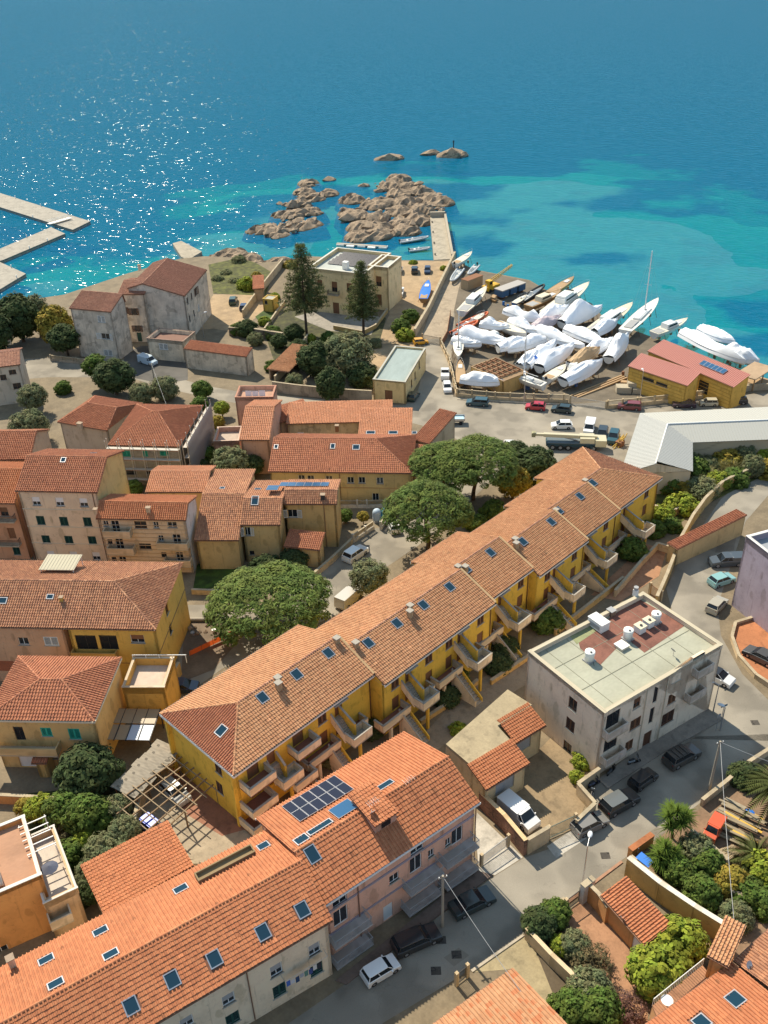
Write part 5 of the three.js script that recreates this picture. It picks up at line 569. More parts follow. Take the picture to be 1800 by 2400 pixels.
// lower left garden
[['yellow', [-39.11, -67.96], 2, 1.3, 'orange flowering shrub by the garden wall'], ['lime', [-37.27, -67.3], 2.8, 1.9, 'round lime shrub next to the orange one'], ['green', [-34.2, -66.3], 4.2, 2.7, 'green tree in the lower garden'], ['green', [-31.4, -65.33], 4.6, 2.9, 'round green tree in the lower garden'], ['olive', [-28.93, -66.36], 3.4, 2.0, 'grey-green tree by the pergola yard'], ['dry', [-34.39, -63.79], 2.4, 1.9, 'brownish shrub in the lower garden'], ['green', [-32.62, -61.31], 2.6, 2.0, 'green shrub beside the climbing vine'], ['lime', [-31.3, -62.85], 2.4, 1.5, 'lime shrub between the garden trees'], ['lime', [-30.95, -57.46], 1.4, 1.6, 'bright weeds near the garden gate'], ['olive', [-27.19, -62.95], 4.0, 2.0, 'upper part of the vine over the tile garage'], ['olive', [-28.54, -60.37], 4.2, 2.6, 'main mass of vine over the tile garage'], ['olive', [-29.26, -58.13], 3.6, 2.2, 'vine foot below the tile garage'], ['dark', [-29.3, -56.67], 2.6, 1.6, 'dark bush at the vine foot'], ['dark', [-32.77, -70.39], 6.4, 3.8, 'large dark tree in the shaded yard'], ['dark', [-30.71, -70.91], 4.4, 2.2, 'dark tree beside the yard passage']].forEach(a => B_(a[0], a[4], a[1], a[2], a[3]));
// lower right gardens
[['green', [14.5, -52.65], 2.6, 1.8, 'green bush at the patio gate'], ['dark', [12.84, -51.6], 2.8, 1.9, 'dark bush at the street corner of the patio'], ['lime', [14.47, -49.8], 1.6, 1.2, 'lime bush inside the patio wall'], ['olive', [15.68, -49.55], 2.2, 1.8, 'grey scrub along the patio'], ['dry', [16.82, -47.63], 2.6, 2.4, 'dry scrub in the patio bed'], ['olive', [16.11, -45.08], 2.8, 2.6, 'olive scrub at the patio end'], ['green', [14.16, -43.44], 2.8, 2.2, 'green bush by the pale-tiled roof'], ['green', [16.47, -43.36], 3, 2.4, 'green bush at the bottom edge'], ['purple', [19.04, -43.64], 2.2, 2.2, 'bare purplish shrub at the patio end'], ['lime', [24.64, -48.79], 4.2, 3.0, 'upper lime tree beside the orange garden house'], ['lime', [21.83, -46.05], 4.2, 2.9, 'lower lime tree beside the orange garden house'], ['green', [27.16, -56.88], 2.6, 2.0, 'green shrub inside the right garden wall'], ['olive', [29.53, -59.3], 2.8, 2.2, 'olive shrub behind the yuccas'], ['green', [30.1, -57.75], 2.6, 2.0, 'green shrub behind the concrete wall'], ['green', [28.46, -54.42], 2.8, 2.2, 'green shrub over the sloping white wall'], ['yellow', [31.7, -55.72], 2.4, 2.0, 'yellowish shrub on the terraced garden'], ['green', [33.01, -54.24], 2.4, 2.0, 'green shrub on the terraced garden'], ['olive', [30.86, -52.03], 2.2, 2.0, 'grey bush behind the balustrade'], ['lime', [35.26, -56.56], 3, 2.4, 'lime tree at the right edge'], ['green', [26.34, -58.41], 2.2, 1.8, 'bush beside the blue tarp'], ['dark', [37.79, -69.11], 2.2, 2.2, 'dark bush behind the street wall'], ['dry', [33.98, -57.6], 1.6, 2.0, 'dry scrub beside the palm'], ['green', [34.45, -53.26], 2.4, 2.2, 'dark green bush at the right edge of the terraces']].forEach(a => B_(a[0], a[4], a[1], a[2], a[3]));
// planting between the mansion, the palazzo and the harbour road
[['olive', [-28.6, -207.43], 3.2, 2.4, 'olive bush beside the rough stone wall'], ['green', [-23.35, -192.11], 2.6, 2.2, 'green bush beside the carport wall'], ['olive', [-18.09, -183.22], 3, 2.4, 'grey bush behind the harbour road wall'], ['green', [-16.03, -195.8], 3.6, 2.8, 'green tree filling the office garden'], ['dark', [-18.31, -202.17], 3.2, 2.6, 'dark tree above the carport'], ['lime', [-26.57, -238.4], 1.8, 1.6, 'lime shrub along the sea garden wall'], ['olive', [-43.82, -255.22], 1.4, 2.4, 'grey scrub near the mansion garden side'], ['olive', [-38.84, -252.97], 1.2, 2.4, 'low scrub in the middle of the sea garden'], ['yellow', [-33.45, -257.75], 1.2, 1.8, 'yellow flowering patch in the sea garden'], ['green', [-36.48, -172.99], 3, 2.2, 'green shrub left of the pink terrace'], ['olive', [-32.25, -158.23], 2.6, 2.0, 'grey shrub below the pink terrace house'], ['green', [-31.4, -149.45], 3.4, 2.4, 'green shrub between scaffold and pink house'], ['dark', [-32.33, -145.4], 3, 2.0, 'dark shrub at the scaffold corner'], ['green', [-67.13, -183.88], 2.8, 2.2, 'green shrub by the lane terrace'], ['olive', [-1.82, -181.9], 2.4, 2.0, 'grey shrub at the office corner'], ['green', [-11.66, -208.05], 2.6, 2.4, 'green shrub below the forecourt wall'], ['dark', [-6.64, -206.3], 2.6, 2.2, 'dark shrub below the slimmer araucaria'], ['olive', [-0.7, -203.97], 2.2, 2.0, 'grey shrub by the side lane']].forEach(a => B_(a[0], a[4], a[1], a[2], a[3]));
// yuccas and palms: arching blades from a stem
function blades(n, len, w, up, droop, col) {
  const pos = [], nor = [], cc = [];
  for (let i = 0; i < n; i++) {
    const a = rnd() * 6.283, e = rr(up[0], up[1]), l = len * rr(0.75, 1.1), d = V(Math.cos(a), 0, Math.sin(a)), s = V(-Math.sin(a), 0, Math.cos(a)), m = 5, c = rr(0.7, 1.3); let prev = null;
    for (let k = 0; k <= m; k++) { const t = k / m, q = V().copy(d).multiplyScalar(l * t * Math.cos(e)).add(V(0, l * (Math.sin(e) * t - droop * t * t), 0)), hw = w * (1 - t * 0.9), A = V().copy(q).addScaledVector(s, -hw), B = V().copy(q).addScaledVector(s, hw); if (prev) for (const v of [prev[0], prev[1], B, prev[0], B, A]) { pos.push(v.x, v.y, v.z); nor.push(d.x * 0.2, 1, d.z * 0.2); cc.push(col[0] * c, col[1] * c, col[2] * c); } prev = [A, B]; }
  }
  const g = new THREE.BufferGeometry(); g.setAttribute('position', new THREE.Float32BufferAttribute(pos, 3)); g.setAttribute('normal', new THREE.Float32BufferAttribute(nor, 3)); g.setAttribute('color', new THREE.Float32BufferAttribute(cc, 3)); return g;
}
function yucca(label, [x, z], h, heads) { const t = thing('yucca', label, 'plant', x, gy(x, z), z); part(t, 'stem', trunkGeo(h * 0.7, 0.16, 0.1), bark); const bl = blades(110, 1.35, 0.07, [-0.3, 1.5], 0.25, [0.09, 0.14, 0.02]); heads.forEach(q => { part(t, 'limb', bar(V(0, h * 0.35, 0), V(...q), 0.08, 6), bark); const c = part(t, 'leaf_rosette', bl, leafMat); c.position.set(...q); c.rotation.y = rnd() * 6; }); }
yucca('tall many-headed yucca at the street wall', [27.91, -61.75], 4, [[0, 4, 0], [0.9, 3.5, 0.3], [-0.9, 3.6, 0.2], [0.3, 3.2, 0.9], [-0.3, 3.3, -0.9], [1.1, 2.9, -0.6], [-0.8, 2.8, 0.8]]);
yucca('lower yucca beside the small tiled pillar', [26.01, -58.42], 2.8, [[0, 2.7, 0], [0.8, 2.3, 0.3], [-0.7, 2.2, 0.4], [0.1, 2, -0.8], [-0.5, 1.8, 0.8]]);
function palm(label, [x, z], h, len, n) { const t = thing('palm_tree', label, 'palm', x, gy(x, z), z); part(t, 'trunk', trunkGeo(h, 0.4, 0.32, 0.01), bark); const c = part(t, 'fronds', frondGeo(n, len), leafMat); c.position.y = h; }
function frondGeo(n, len) {
  const pos = [], nor = [], cc = [];
  for (let i = 0; i < n; i++) { const a = i * 2.4, e = rr(0.1, 1.25), l = len * rr(0.85, 1.05), d = V(Math.cos(a), 0, Math.sin(a)), s = V(-Math.sin(a), 0, Math.cos(a)), c = rr(0.7, 1.25), at = t => V().copy(d).multiplyScalar(l * t * Math.cos(e * (1 - t * 0.5))).add(V(0, l * (Math.sin(e) * t - 0.75 * t * t), 0)); for (let k = 1; k < 26; k++) for (const sd of [-1, 1]) { const t = k / 26, q = at(t), ll = 0.62 * Math.sin(Math.PI * Math.min(1, t * 0.85 + 0.15)), tip = V().copy(q).addScaledVector(s, sd * ll).addScaledVector(d, 0.28).add(V(0, -0.16, 0)), b2 = at(t + 0.035); for (const v of [q, b2, tip]) { pos.push(v.x, v.y, v.z); nor.push(0, 1, 0); cc.push(0.1 * c, 0.12 * c, 0.035 * c); } } }
  const g = new THREE.BufferGeometry(); g.setAttribute('position', new THREE.Float32BufferAttribute(pos, 3)); g.setAttribute('normal', new THREE.Float32BufferAttribute(nor, 3)); g.setAttribute('color', new THREE.Float32BufferAttribute(cc, 3)); return g;
}
palm('date palm with long fronds at the right edge', [38.14, -63.23], 5.2, 4.2, 46); palm('young palm among the timber piles', [34.77, -58.07], 1.6, 3.0, 24);

// tall reed clumps on the slope: arching blades
const reedBlades = blades(240, 3.4, 0.05, [0.7, 1.5], 0.32, [0.2, 0.19, 0.075]);
[[[50.01, -136.48], 'tall feathery reeds left of the slope middle'], [[52.62, -135.54], 'tall feathery reeds in the slope middle'], [[55.56, -136.85], 'tall feathery reeds right of the slope middle'], [[50.14, -132.01], 'tall feathery reeds above the curved wall'], [[46.57, -134.46], 'tall feathery reeds by the row corner'], [[58.78, -138.95], 'tall feathery reeds below the roof front'], [[52.78, -132.55], 'tall feathery reeds lowest on the slope'], [[62.17, -140.28], 'tall feathery reeds near the right edge'], [[49.96, -141.48], 'tall feathery reeds at the hall corner']].forEach(([p, l]) => { const t = thing('reed_clump', l, 'reeds', p[0], gy(...p), p[1], rnd() * 6); for (let k = 0; k < 4; k++) { const c = part(t, 'blades', reedBlades, leafMat); c.position.set(rr(-1.2, 1.2), 0, rr(-1.2, 1.2)); c.rotation.y = rnd() * 6; c.scale.setScalar(rr(0.7, 1.15)); } });


// ---------- vehicles ----------
const rubber = plain(0.018, 0.018, 0.02, 0.85), carGlass = new THREE.MeshPhysicalMaterial({ name: 'car_glass', color: new THREE.Color().setRGB(0.012, 0.016, 0.02), roughness: 0.04, ior: 1.5 }), lampGlass = plain(0.75, 0.75, 0.72, 0.15), redLamp = plain(0.3, 0.012, 0.012, 0.25);
const paints = {};
const paint = (r, g, b) => paints[[r, g, b]] ||= new THREE.MeshPhysicalMaterial({ name: 'car_paint', color: new THREE.Color().setRGB(r, g, b), roughness: 0.35, metalness: 0.1, clearcoat: 1, clearcoatRoughness: 0.06 });
// L length, W width, outline of the lower body from the nose back, cabin foot and roof stretches, heights
const CARS = {
  mini: { L: 3.4, W: 1.52, top: [[1.7, 0.45], [1.62, 0.72], [0.95, 0.86], [-1.66, 0.9], [-1.7, 0.45]], foot: [1.0, -1.62], roof: [0.35, -1.42], y0: 0.86, y1: 1.42, wb: [1.12, -1.1], wr: 0.28 },
  hatch: { L: 3.95, W: 1.7, top: [[1.97, 0.45], [1.88, 0.74], [1.0, 0.93], [-1.9, 0.98], [-1.97, 0.48]], foot: [1.1, -1.86], roof: [0.25, -1.5], y0: 0.93, y1: 1.48, wb: [1.28, -1.24], wr: 0.31 },
  saloon: { L: 4.4, W: 1.78, top: [[2.2, 0.45], [2.1, 0.72], [1.05, 0.9], [-1.5, 0.97], [-2.14, 0.94], [-2.2, 0.5]], foot: [1.15, -1.75], roof: [0.3, -0.95], y0: 0.9, y1: 1.44, wb: [1.38, -1.36], wr: 0.32 },
  estate: { L: 4.5, W: 1.78, top: [[2.25, 0.45], [2.15, 0.75], [1.1, 0.93], [-2.2, 0.98], [-2.25, 0.5]], foot: [1.2, -2.16], roof: [0.35, -1.9], y0: 0.93, y1: 1.52, wb: [1.4, -1.38], wr: 0.32 },
  suv: { L: 4.35, W: 1.82, top: [[2.17, 0.5], [2.1, 0.88], [1.1, 1.05], [-2.1, 1.08], [-2.17, 0.55]], foot: [1.15, -2.05], roof: [0.35, -1.75], y0: 1.05, y1: 1.68, wb: [1.34, -1.34], wr: 0.36 },
  van: { L: 4.6, W: 1.85, top: [[2.3, 0.5], [2.24, 0.9], [1.6, 1.1], [0.7, 1.1], [0.66, 1.86], [-2.24, 1.86], [-2.3, 0.5]], foot: [1.66, 0.5], roof: [0.95, 0.4], y0: 1.08, y1: 1.84, wb: [1.4, -1.4], wr: 0.33, box: true },
  pickup: { L: 5.0, W: 1.82, top: [[2.5, 0.55], [2.42, 0.95], [1.3, 1.1], [-0.5, 1.12], [-2.45, 1.1], [-2.5, 0.6]], foot: [1.4, -0.55], roof: [0.6, -0.4], y0: 1.08, y1: 1.72, wb: [1.55, -1.5], wr: 0.38, bed: true },
};
const carParts = {};
function carGeos(k) {
  if (carParts[k]) return carParts[k];
  const c = CARS[k], s = new THREE.Shape(), [f, r] = c.wb, a = c.wr + 0.07, y = 0.24; let first = true;
  for (const p of c.top) first ? (s.moveTo(...p), first = false) : s.lineTo(...p);
  s.lineTo(-c.L / 2 + 0.05, y); s.lineTo(r - a, y); s.absarc(r, y + 0.05, a, Math.PI, 0, true); s.lineTo(f - a, y); s.absarc(f, y + 0.05, a, Math.PI, 0, true); s.lineTo(c.L / 2 - 0.05, y); s.closePath();
  const bv = 0.09, body = new THREE.ExtrudeGeometry(s, { depth: c.W - 2 * bv, bevelEnabled: true, bevelSize: bv * 0.6, bevelThickness: bv, bevelSegments: 3, curveSegments: 7 }).translate(0, 0, -c.W / 2 + bv);
  const h0 = c.W / 2 - 0.05, h1 = c.W / 2 - 0.2, q = [[c.foot[0], c.y0, h0], [c.foot[1], c.y0 + 0.04, h0], [c.roof[1], c.y1, h1], [c.roof[0], c.y1, h1]].map(v => V(...v)), m = q.map(v => V(v.x, v.y, -v.z));
  const quad = (a, b, c2, d) => tri([a, b, c2, a, c2, d].flatMap(v => [v.x, v.y, v.z])), cab = box2(q, m);
  const roof = new THREE.ExtrudeGeometry(rrect(c.roof[0] - c.roof[1] + 0.1, 2 * h1 + 0.06, 0.16), { depth: 0.03, bevelEnabled: true, bevelSize: 0.03, bevelThickness: 0.025, bevelSegments: 2 }).rotateX(-Math.PI / 2).translate((c.roof[0] + c.roof[1]) / 2, c.y1 - 0.02, 0);
  const pil = []; for (const z of [1, -1]) { const P = v => V(v.x, v.y, v.z * z); pil.push(bar(P(q[0]), P(q[3]), 0.035, 5), bar(P(q[1]), P(q[2]), 0.05, 5), bar(V((q[0].x + q[1].x) / 2 - 0.1, q[0].y, (h0) * z), V((q[3].x + q[2].x) / 2 - 0.1, q[3].y, h1 * z), 0.035, 5)); }
  const tyre = new THREE.TorusGeometry(c.wr - 0.085, 0.1, 8, 18).scale(1, 1, 0.95), rim = new THREE.CylinderGeometry(c.wr - 0.1, c.wr - 0.1, 0.13, 14).rotateX(Math.PI / 2);
  return carParts[k] = { body, cab, roof, pil: join(pil), tyre, rim, lamp: new THREE.SphereGeometry(0.16, 8, 6).scale(0.5, 0.55, 1.1), mirror: box(0.12, 0.12, 0.2) };
}
function rrect(w, h, r) { const s = new THREE.Shape(), x = w / 2, y = h / 2; s.moveTo(-x + r, -y); s.lineTo(x - r, -y); s.quadraticCurveTo(x, -y, x, -y + r); s.lineTo(x, y - r); s.quadraticCurveTo(x, y, x - r, y); s.lineTo(-x + r, y); s.quadraticCurveTo(-x, y, -x, y - r); s.lineTo(-x, -y + r); s.quadraticCurveTo(-x, -y, -x + r, -y); return s; }
function box2(q, m) { const f = [[q[0], q[1], q[2], q[3]], [m[1], m[0], m[3], m[2]], [m[0], q[0], q[3], m[3]], [q[1], m[1], m[2], q[2]], [q[3], q[2], m[2], m[3]]], p = []; for (const [a, b, c, d] of f) for (const v of [a, b, c, a, c, d]) p.push(v.x, v.y, v.z); return tri(p); }
function car(k, rgb, label, at, to, o = {}) {
  const [x, z] = at, turn = Math.atan2(-(to[1] - z), to[0] - x), c = CARS[k], g = carGeos(k), pm = paint(...rgb), lift = o.lift || 0.01;
  const dirx = Math.cos(turn), dirz = -Math.sin(turn), T = thing(o.name || (k === 'van' ? 'parked_van' : k === 'pickup' ? 'parked_pickup' : 'parked_car'), label, k === 'van' ? 'van' : k === 'pickup' ? 'pickup' : 'car', x, gy(x, z) + lift, z, turn, 'parked vehicles');
  T.rotation.order = 'YXZ'; T.rotation.z = Math.atan2(gy(x + dirx, z + dirz) - gy(x - dirx, z - dirz), 2);
  part(T, 'body', g.body, pm); const cab = part(T, 'windows', g.cab, carGlass); part(T, 'roof', g.roof, o.top ? paint(...o.top) : pm); part(T, 'pillars', g.pil, pm, 'stuff');
  for (const [wx, s] of [[c.wb[0], 1], [c.wb[0], -1], [c.wb[1], 1], [c.wb[1], -1]]) { const w = part(T, 'wheel', g.tyre, rubber); w.position.set(wx, c.wr, s * (c.W / 2 - 0.11)); part(w, 'rim', g.rim, M.steel); }
  const lx = c.L / 2 - 0.12; for (const s of [1, -1]) { const h = part(T, 'headlight', g.lamp, lampGlass); h.position.set(lx, c.top[1][1] - 0.04, s * (c.W / 2 - 0.27)); const t = part(T, 'tail_light', g.lamp, redLamp); t.position.set(-c.L / 2 + 0.06, c.y0 - 0.12, s * (c.W / 2 - 0.2)); const mi = part(T, 'mirror', g.mirror, pm); mi.position.set(c.foot[0] - 0.3, c.y0 + 0.06, s * (c.W / 2 + 0.08)); }
  part(T, 'number_plate', box(0.02, 0.11, 0.5, -c.L / 2 - 0.02, 0.55, 0), M.white);
  if (c.bed && !o.canopy) part(T, 'cargo_bed', box(1.75, 0.04, c.W - 0.35, -1.5, 1.1, 0), M.black);
  if (o.canopy) part(T, 'canopy', new THREE.ExtrudeGeometry(rrect(1.9, c.W - 0.2, 0.2), { depth: 0.5, bevelEnabled: true, bevelSize: 0.05, bevelThickness: 0.06, bevelSegments: 2 }).rotateX(-Math.PI / 2).translate(-1.48, 1.12, 0), pm);
  if (o.rack) part(T, 'roof_rack', join([-0.6, 0, 0.6].map(q => box(0.06, 0.04, c.W - 0.3, (c.roof[0] + c.roof[1]) / 2 + q, c.y1 + 0.1, 0)), [1, -1].map(s => box(c.roof[0] - c.roof[1] - 0.2, 0.04, 0.04, (c.roof[0] + c.roof[1]) / 2, c.y1 + 0.09, s * (c.W / 2 - 0.25)))), M.iron);
  return T;
}
const white = [0.75, 0.75, 0.74], black = [0.012, 0.012, 0.014], navy = [0.015, 0.03, 0.07], tealC = [0.03, 0.12, 0.14], silver = [0.42, 0.42, 0.4], greyC = [0.1, 0.105, 0.11];
// the main street
car('mini', white, 'small white hatchback in the shade below the cream house', [-1.65, -47.97], [-0.27, -48.83]);
car('estate', black, 'black estate car on the shaded street before the white hatchback', [1.64, -50.84], [3.43, -51.64]);
car('saloon', [0.006, 0.02, 0.022], 'dark green-black saloon beside the wooden pole', [7.04, -54.59], [8.92, -55.56]);
car('hatch', [0.2, 0.19, 0.175], 'grey-bronze hatchback in the sun beside the metal gate', [19.91, -63.45], [21.79, -64.43]);
car('suv', black, 'black car with grey roof panel at the yard wall', [23.54, -66.08], [25.58, -67.29], { top: [0.12, 0.13, 0.13] });
car('mini', black, 'little black convertible with blue windscreen in the block shade', [26.86, -69.29], [28.29, -70.34]);
car('suv', [0.05, 0.045, 0.04], 'dark off-roader with roof rack before the white block', [31.9, -72.42], [34.2, -73.76], { rack: true });
car('hatch', [0.7, 0.7, 0.7], 'white hatchback with black roof rounding the corner', [40.18, -85.62], [41.49, -84.35], { top: black });
car('saloon', [0.06, 0.065, 0.07], 'dark grey car on the orange parking deck', [46.64, -88.83], [45.63, -90.07], { lift: 0.31 });
car('hatch', [0.4, 0.36, 0.28], 'beige compact van parked by the lilac wall', [44.83, -100.37], [46.2, -101.9]);
car('hatch', [0.22, 0.42, 0.42], 'pale turquoise hatchback on the curved road', [47.41, -106.31], [49.43, -107.27]);
car('pickup', [0.06, 0.075, 0.09], 'dark grey pickup with canopy at the top of the curved road', [49.7, -111.04], [47.67, -110.94], { canopy: true });
car('van', white, 'white delivery van in the garage court', [12.88, -64.98], [14.06, -63.42]);
// the middle street
car('suv', white, 'white off-road car between pine and ochre house', [-4.54, -116.34], [-3.06, -118.17]); car('hatch', [0.66, 0.66, 0.62], 'white round car under the pine by the gate', [1.39, -124.21], [0.96, -126.09]); car('van', [0.55, 0.52, 0.47], 'beige van half hidden by the terraced row roof', [-5.32, -104.74], [-4.02, -106.65]); car('hatch', navy, 'dark blue car behind the ochre terrace block', [-25.64, -87.02], [-24.62, -86.97]);
// the harbour road
car('estate', [0.02, 0.075, 0.1], 'dark teal family car left of the baluster fence', [19.46, -170.83], [17.03, -171.43]); car('hatch', [0.45, 0.012, 0.03], 'bright red hatchback by the baluster fence', [30.66, -167.91], [28.63, -168.48]); car('hatch', [0.012, 0.035, 0.04], 'black-green hatchback next to the red one', [35.54, -166.33], [33.48, -167.09]); car('estate', [0.2, 0.04, 0.05], 'dark red estate before the yard gate', [48.97, -166.67], [46.99, -167.23]); car('saloon', [0.05, 0.03, 0.05], 'dark plum saloon behind the metal roof', [59.77, -166.82], [57.52, -167.2]); car('mini', [0.5, 0.46, 0.36], 'small beige car behind the metal roof', [64.64, -167.03], [62.99, -167.17]); car('suv', [0.06, 0.06, 0.065], 'grey people carrier with roof bars at the far right', [70.07, -167.41], [67.7, -167.4], { rack: true });
car('pickup', white, 'white pickup beside the harbour office', [14.03, -185.76], [14.36, -190.37]); car('hatch', white, 'white car nose to tail with the white pickup', [13.96, -178.65], [13.96, -175.22]); car('hatch', [0.01, 0.035, 0.03], 'dark green car against the office wall', [6.79, -174.95], [8.08, -178.26]);
car('hatch', white, 'white car behind the crane truck', [34.25, -159.1], [32.16, -159.26]); car('van', white, 'white van parked behind the crane truck', [39.18, -157.42], [37.73, -153]); car('suv', [0.02, 0.03, 0.035], 'black off-roader beside the crane truck', [40.97, -154.55], [39.5, -150.24]); car('suv', [0.015, 0.07, 0.09], 'teal off-roader next to the yellow scrap', [42.72, -153.16], [40.96, -148.41]);
// palazzo car park and gardens
car('suv', white, 'white off-roader in the palazzo car park', [6.34, -256.26], [7.15, -262.83]); car('suv', [0.012, 0.025, 0.03], 'black-green off-roader in the middle of the palazzo car park', [10.7, -255.82], [11.12, -262.42]); car('hatch', [0.01, 0.03, 0.08], 'navy car at the right of the palazzo car park', [14.23, -255.46], [13.66, -249.49]); car('pickup', white, 'white pickup at the palazzo wall', [6.12, -238.49], [5.5, -232.83]); car('hatch', tealC, 'blue-green car hidden by the hedge', [4.51, -213.89], [3.76, -208.81]); car('mini', [0.7, 0.34, 0.01], 'small yellow car at the slipway gate', [9.77, -204.61], [11.66, -204.96]);
car('suv', [0.03, 0.07, 0.05], 'green off-roader by the sea garden', [-37.25, -236.24], [-37.25, -241.03]); car('hatch', [0.012, 0.03, 0.09], 'dark blue car beside the yellow cabin', [-33.99, -231.6], [-33.63, -236.53]); car('van', [0.55, 0.66, 0.75], 'pale blue van in the mansion yard', [-52.08, -198.34], [-48.4, -195.62]);
car('hatch', silver, 'silver car under the pergola beams', [-23.49, -69.61], [-22.38, -68.48]); car('mini', [0.02, 0.06, 0.4], 'bright blue car at the pergola edge', [-24.85, -64.78], [-23.8, -63.85]); car('van', [0.6, 0.1, 0.03], 'small red three-wheeler van in the timber yard', [32.23, -62.22], [31.4, -61.22], { name: 'parked_van' }).scale.set(0.62, 0.8, 0.72);
car('hatch', white, 'white car peeping out behind the broad pine', [23.34, -151.43], [23.64, -154.95]);

// scooters by the white block
function scooter(label, [x, z], turn, rgb) {
  const T = thing('scooter', label, 'scooter', x, gy(x, z) + 0.01, z, turn, 'scooters at the white block'), pm = paint(...rgb);
  part(T, 'body', new THREE.CapsuleGeometry(0.17, 0.6, 4, 8).rotateZ(Math.PI / 2).translate(-0.35, 0.5, 0), pm); part(T, 'seat', new THREE.CapsuleGeometry(0.13, 0.45, 4, 8).rotateZ(Math.PI / 2).translate(-0.35, 0.75, 0), M.black); part(T, 'leg_shield', box(0.08, 0.6, 0.4).rotateZ(0.35).translate(0.42, 0.6, 0), pm); part(T, 'handlebar', join(bar(V(0.5, 0.3, 0), V(0.34, 1.05, 0), 0.03), bar(V(0.34, 1.05, -0.34), V(0.34, 1.05, 0.34), 0.02)), M.black); part(T, 'footboard', box(0.5, 0.07, 0.3, 0.15, 0.28, 0), M.black);
  for (const wx of [0.62, -0.6]) part(T, 'wheel', new THREE.TorusGeometry(0.17, 0.07, 7, 14).translate(wx, 0.24, 0), rubber); part(T, 'windscreen', box(0.02, 0.4, 0.36).rotateZ(0.3).translate(0.34, 1.25, 0), carGlass);
}
scooter('dark scooter nearest the white block corner', [21.58, -69.09], 0.5, [0.02, 0.03, 0.08]); scooter('white scooter at the yard wall end', [21.05, -67.66], 1.2, [0.6, 0.6, 0.6]); scooter('black scooter below the laundry balcony', [23.81, -70.86], 0.8, black); scooter('grey scooter beside the entrance of the white block', [26.64, -72.14], 0.3, [0.2, 0.22, 0.24]);

// tipper truck and crane truck on the harbour road
{
  const [x, z] = [13.76, -162.76], T = thing('tipper_truck', 'white tipper truck with pale blue bed by the tiled roof', 'truck', x, gy(x, z), z, Math.PI - 0.05), w = paint(...white);
  part(T, 'cab', new THREE.ExtrudeGeometry(new THREE.Shape([[1.0, 0.5], [2.5, 0.5], [2.5, 1.1], [2.1, 2.0], [1.0, 2.05]].map(p => new THREE.Vector2(...p))), { depth: 1.6, bevelEnabled: true, bevelSize: 0.06, bevelThickness: 0.08, bevelSegments: 2 }).translate(0, 0, -0.8), w); part(T, 'windscreen', box(0.05, 0.75, 1.4).rotateZ(0.42).translate(2.37, 1.52, 0), carGlass);
  part(T, 'cargo_bed', join(box(3.2, 0.1, 1.9, -0.8, 0.95, 0), box(3.2, 0.4, 0.06, -0.8, 1.2, 0.94), box(3.2, 0.4, 0.06, -0.8, 1.2, -0.94), box(0.06, 0.4, 1.9, -2.4, 1.2, 0)), M.steel); part(T, 'load_sheet', box(2.8, 0.12, 1.6, -0.8, 1.06, 0), plain(0.4, 0.62, 0.72)); part(T, 'chassis', box(4.4, 0.2, 0.8, 0, 0.6, 0), M.black);
  for (const wx of [1.8, -1.6]) for (const s of [1, -1]) part(T, 'wheel', new THREE.CylinderGeometry(0.36, 0.36, 0.28, 14).rotateX(Math.PI / 2).translate(wx, 0.36, s * 0.8), rubber);
}
{
  const [x, z] = [34.98, -150.57], T = thing('crane_truck', 'long mobile crane truck with cream telescopic boom on the parking ground', 'truck', x, gy(x, z), z, -0.13), cr = paint(0.62, 0.55, 0.36), dk = plain(0.02, 0.06, 0.08, 0.6);
  part(T, 'chassis', box(10.6, 0.55, 2.3, 0.2, 1.15, 0), dk); part(T, 'outriggers', join(box(0.5, 0.5, 2.7, -4.6, 0.95, 0), box(0.5, 0.5, 2.7, 3.0, 0.95, 0)), dk, 'stuff'); part(T, 'deck', box(8.6, 0.12, 2.4, -0.6, 1.5, 0), plain(0.1, 0.13, 0.15)); part(T, 'driver_cab', new THREE.ExtrudeGeometry(rrect(2.0, 2.3, 0.2), { depth: 1.2, bevelEnabled: true, bevelSize: 0.05, bevelThickness: 0.05, bevelSegments: 2 }).rotateX(-Math.PI / 2).translate(4.6, 1.0, 0), cr); part(T, 'windscreen', box(0.06, 0.6, 2.0, 5.66, 1.75, 0), carGlass); part(T, 'turntable', boxUp(2.6, 1.0, 2.2, 2.2, 1.55, 0), cr);
  const boom = part(T, 'boom', box(9.6, 0.62, 0.7), cr); boom.position.set(-0.8, 2.5, 0); boom.rotation.z = -0.02; part(boom, 'boom_section', box(2.2, 0.46, 0.5, -5.6, 0, 0), cr); part(boom, 'boom_head', join(box(0.7, 0.9, 0.8, -6.6, 0.02, 0), cyl(0.3, 0.3, 0.5, 10).rotateX(Math.PI / 2).translate(-6.7, 0.3, 0.2)), plain(0.3, 0.28, 0.16)); part(boom, 'lift_cylinder', bar(V(1.4, -0.9, 0), V(-1.6, -0.25, 0), 0.13, 8), M.steel);
  for (const wx of [-3.9, -2.5, -1.1, 1.8, 3.4]) for (const s of [1, -1]) { const w = part(T, 'wheel', new THREE.TorusGeometry(0.42, 0.17, 8, 18).translate(0, 0, 0), rubber); w.position.set(wx, 0.58, s * 1.05); part(w, 'rim', new THREE.CylinderGeometry(0.36, 0.36, 0.2, 12).rotateX(Math.PI / 2), M.grey); }
}


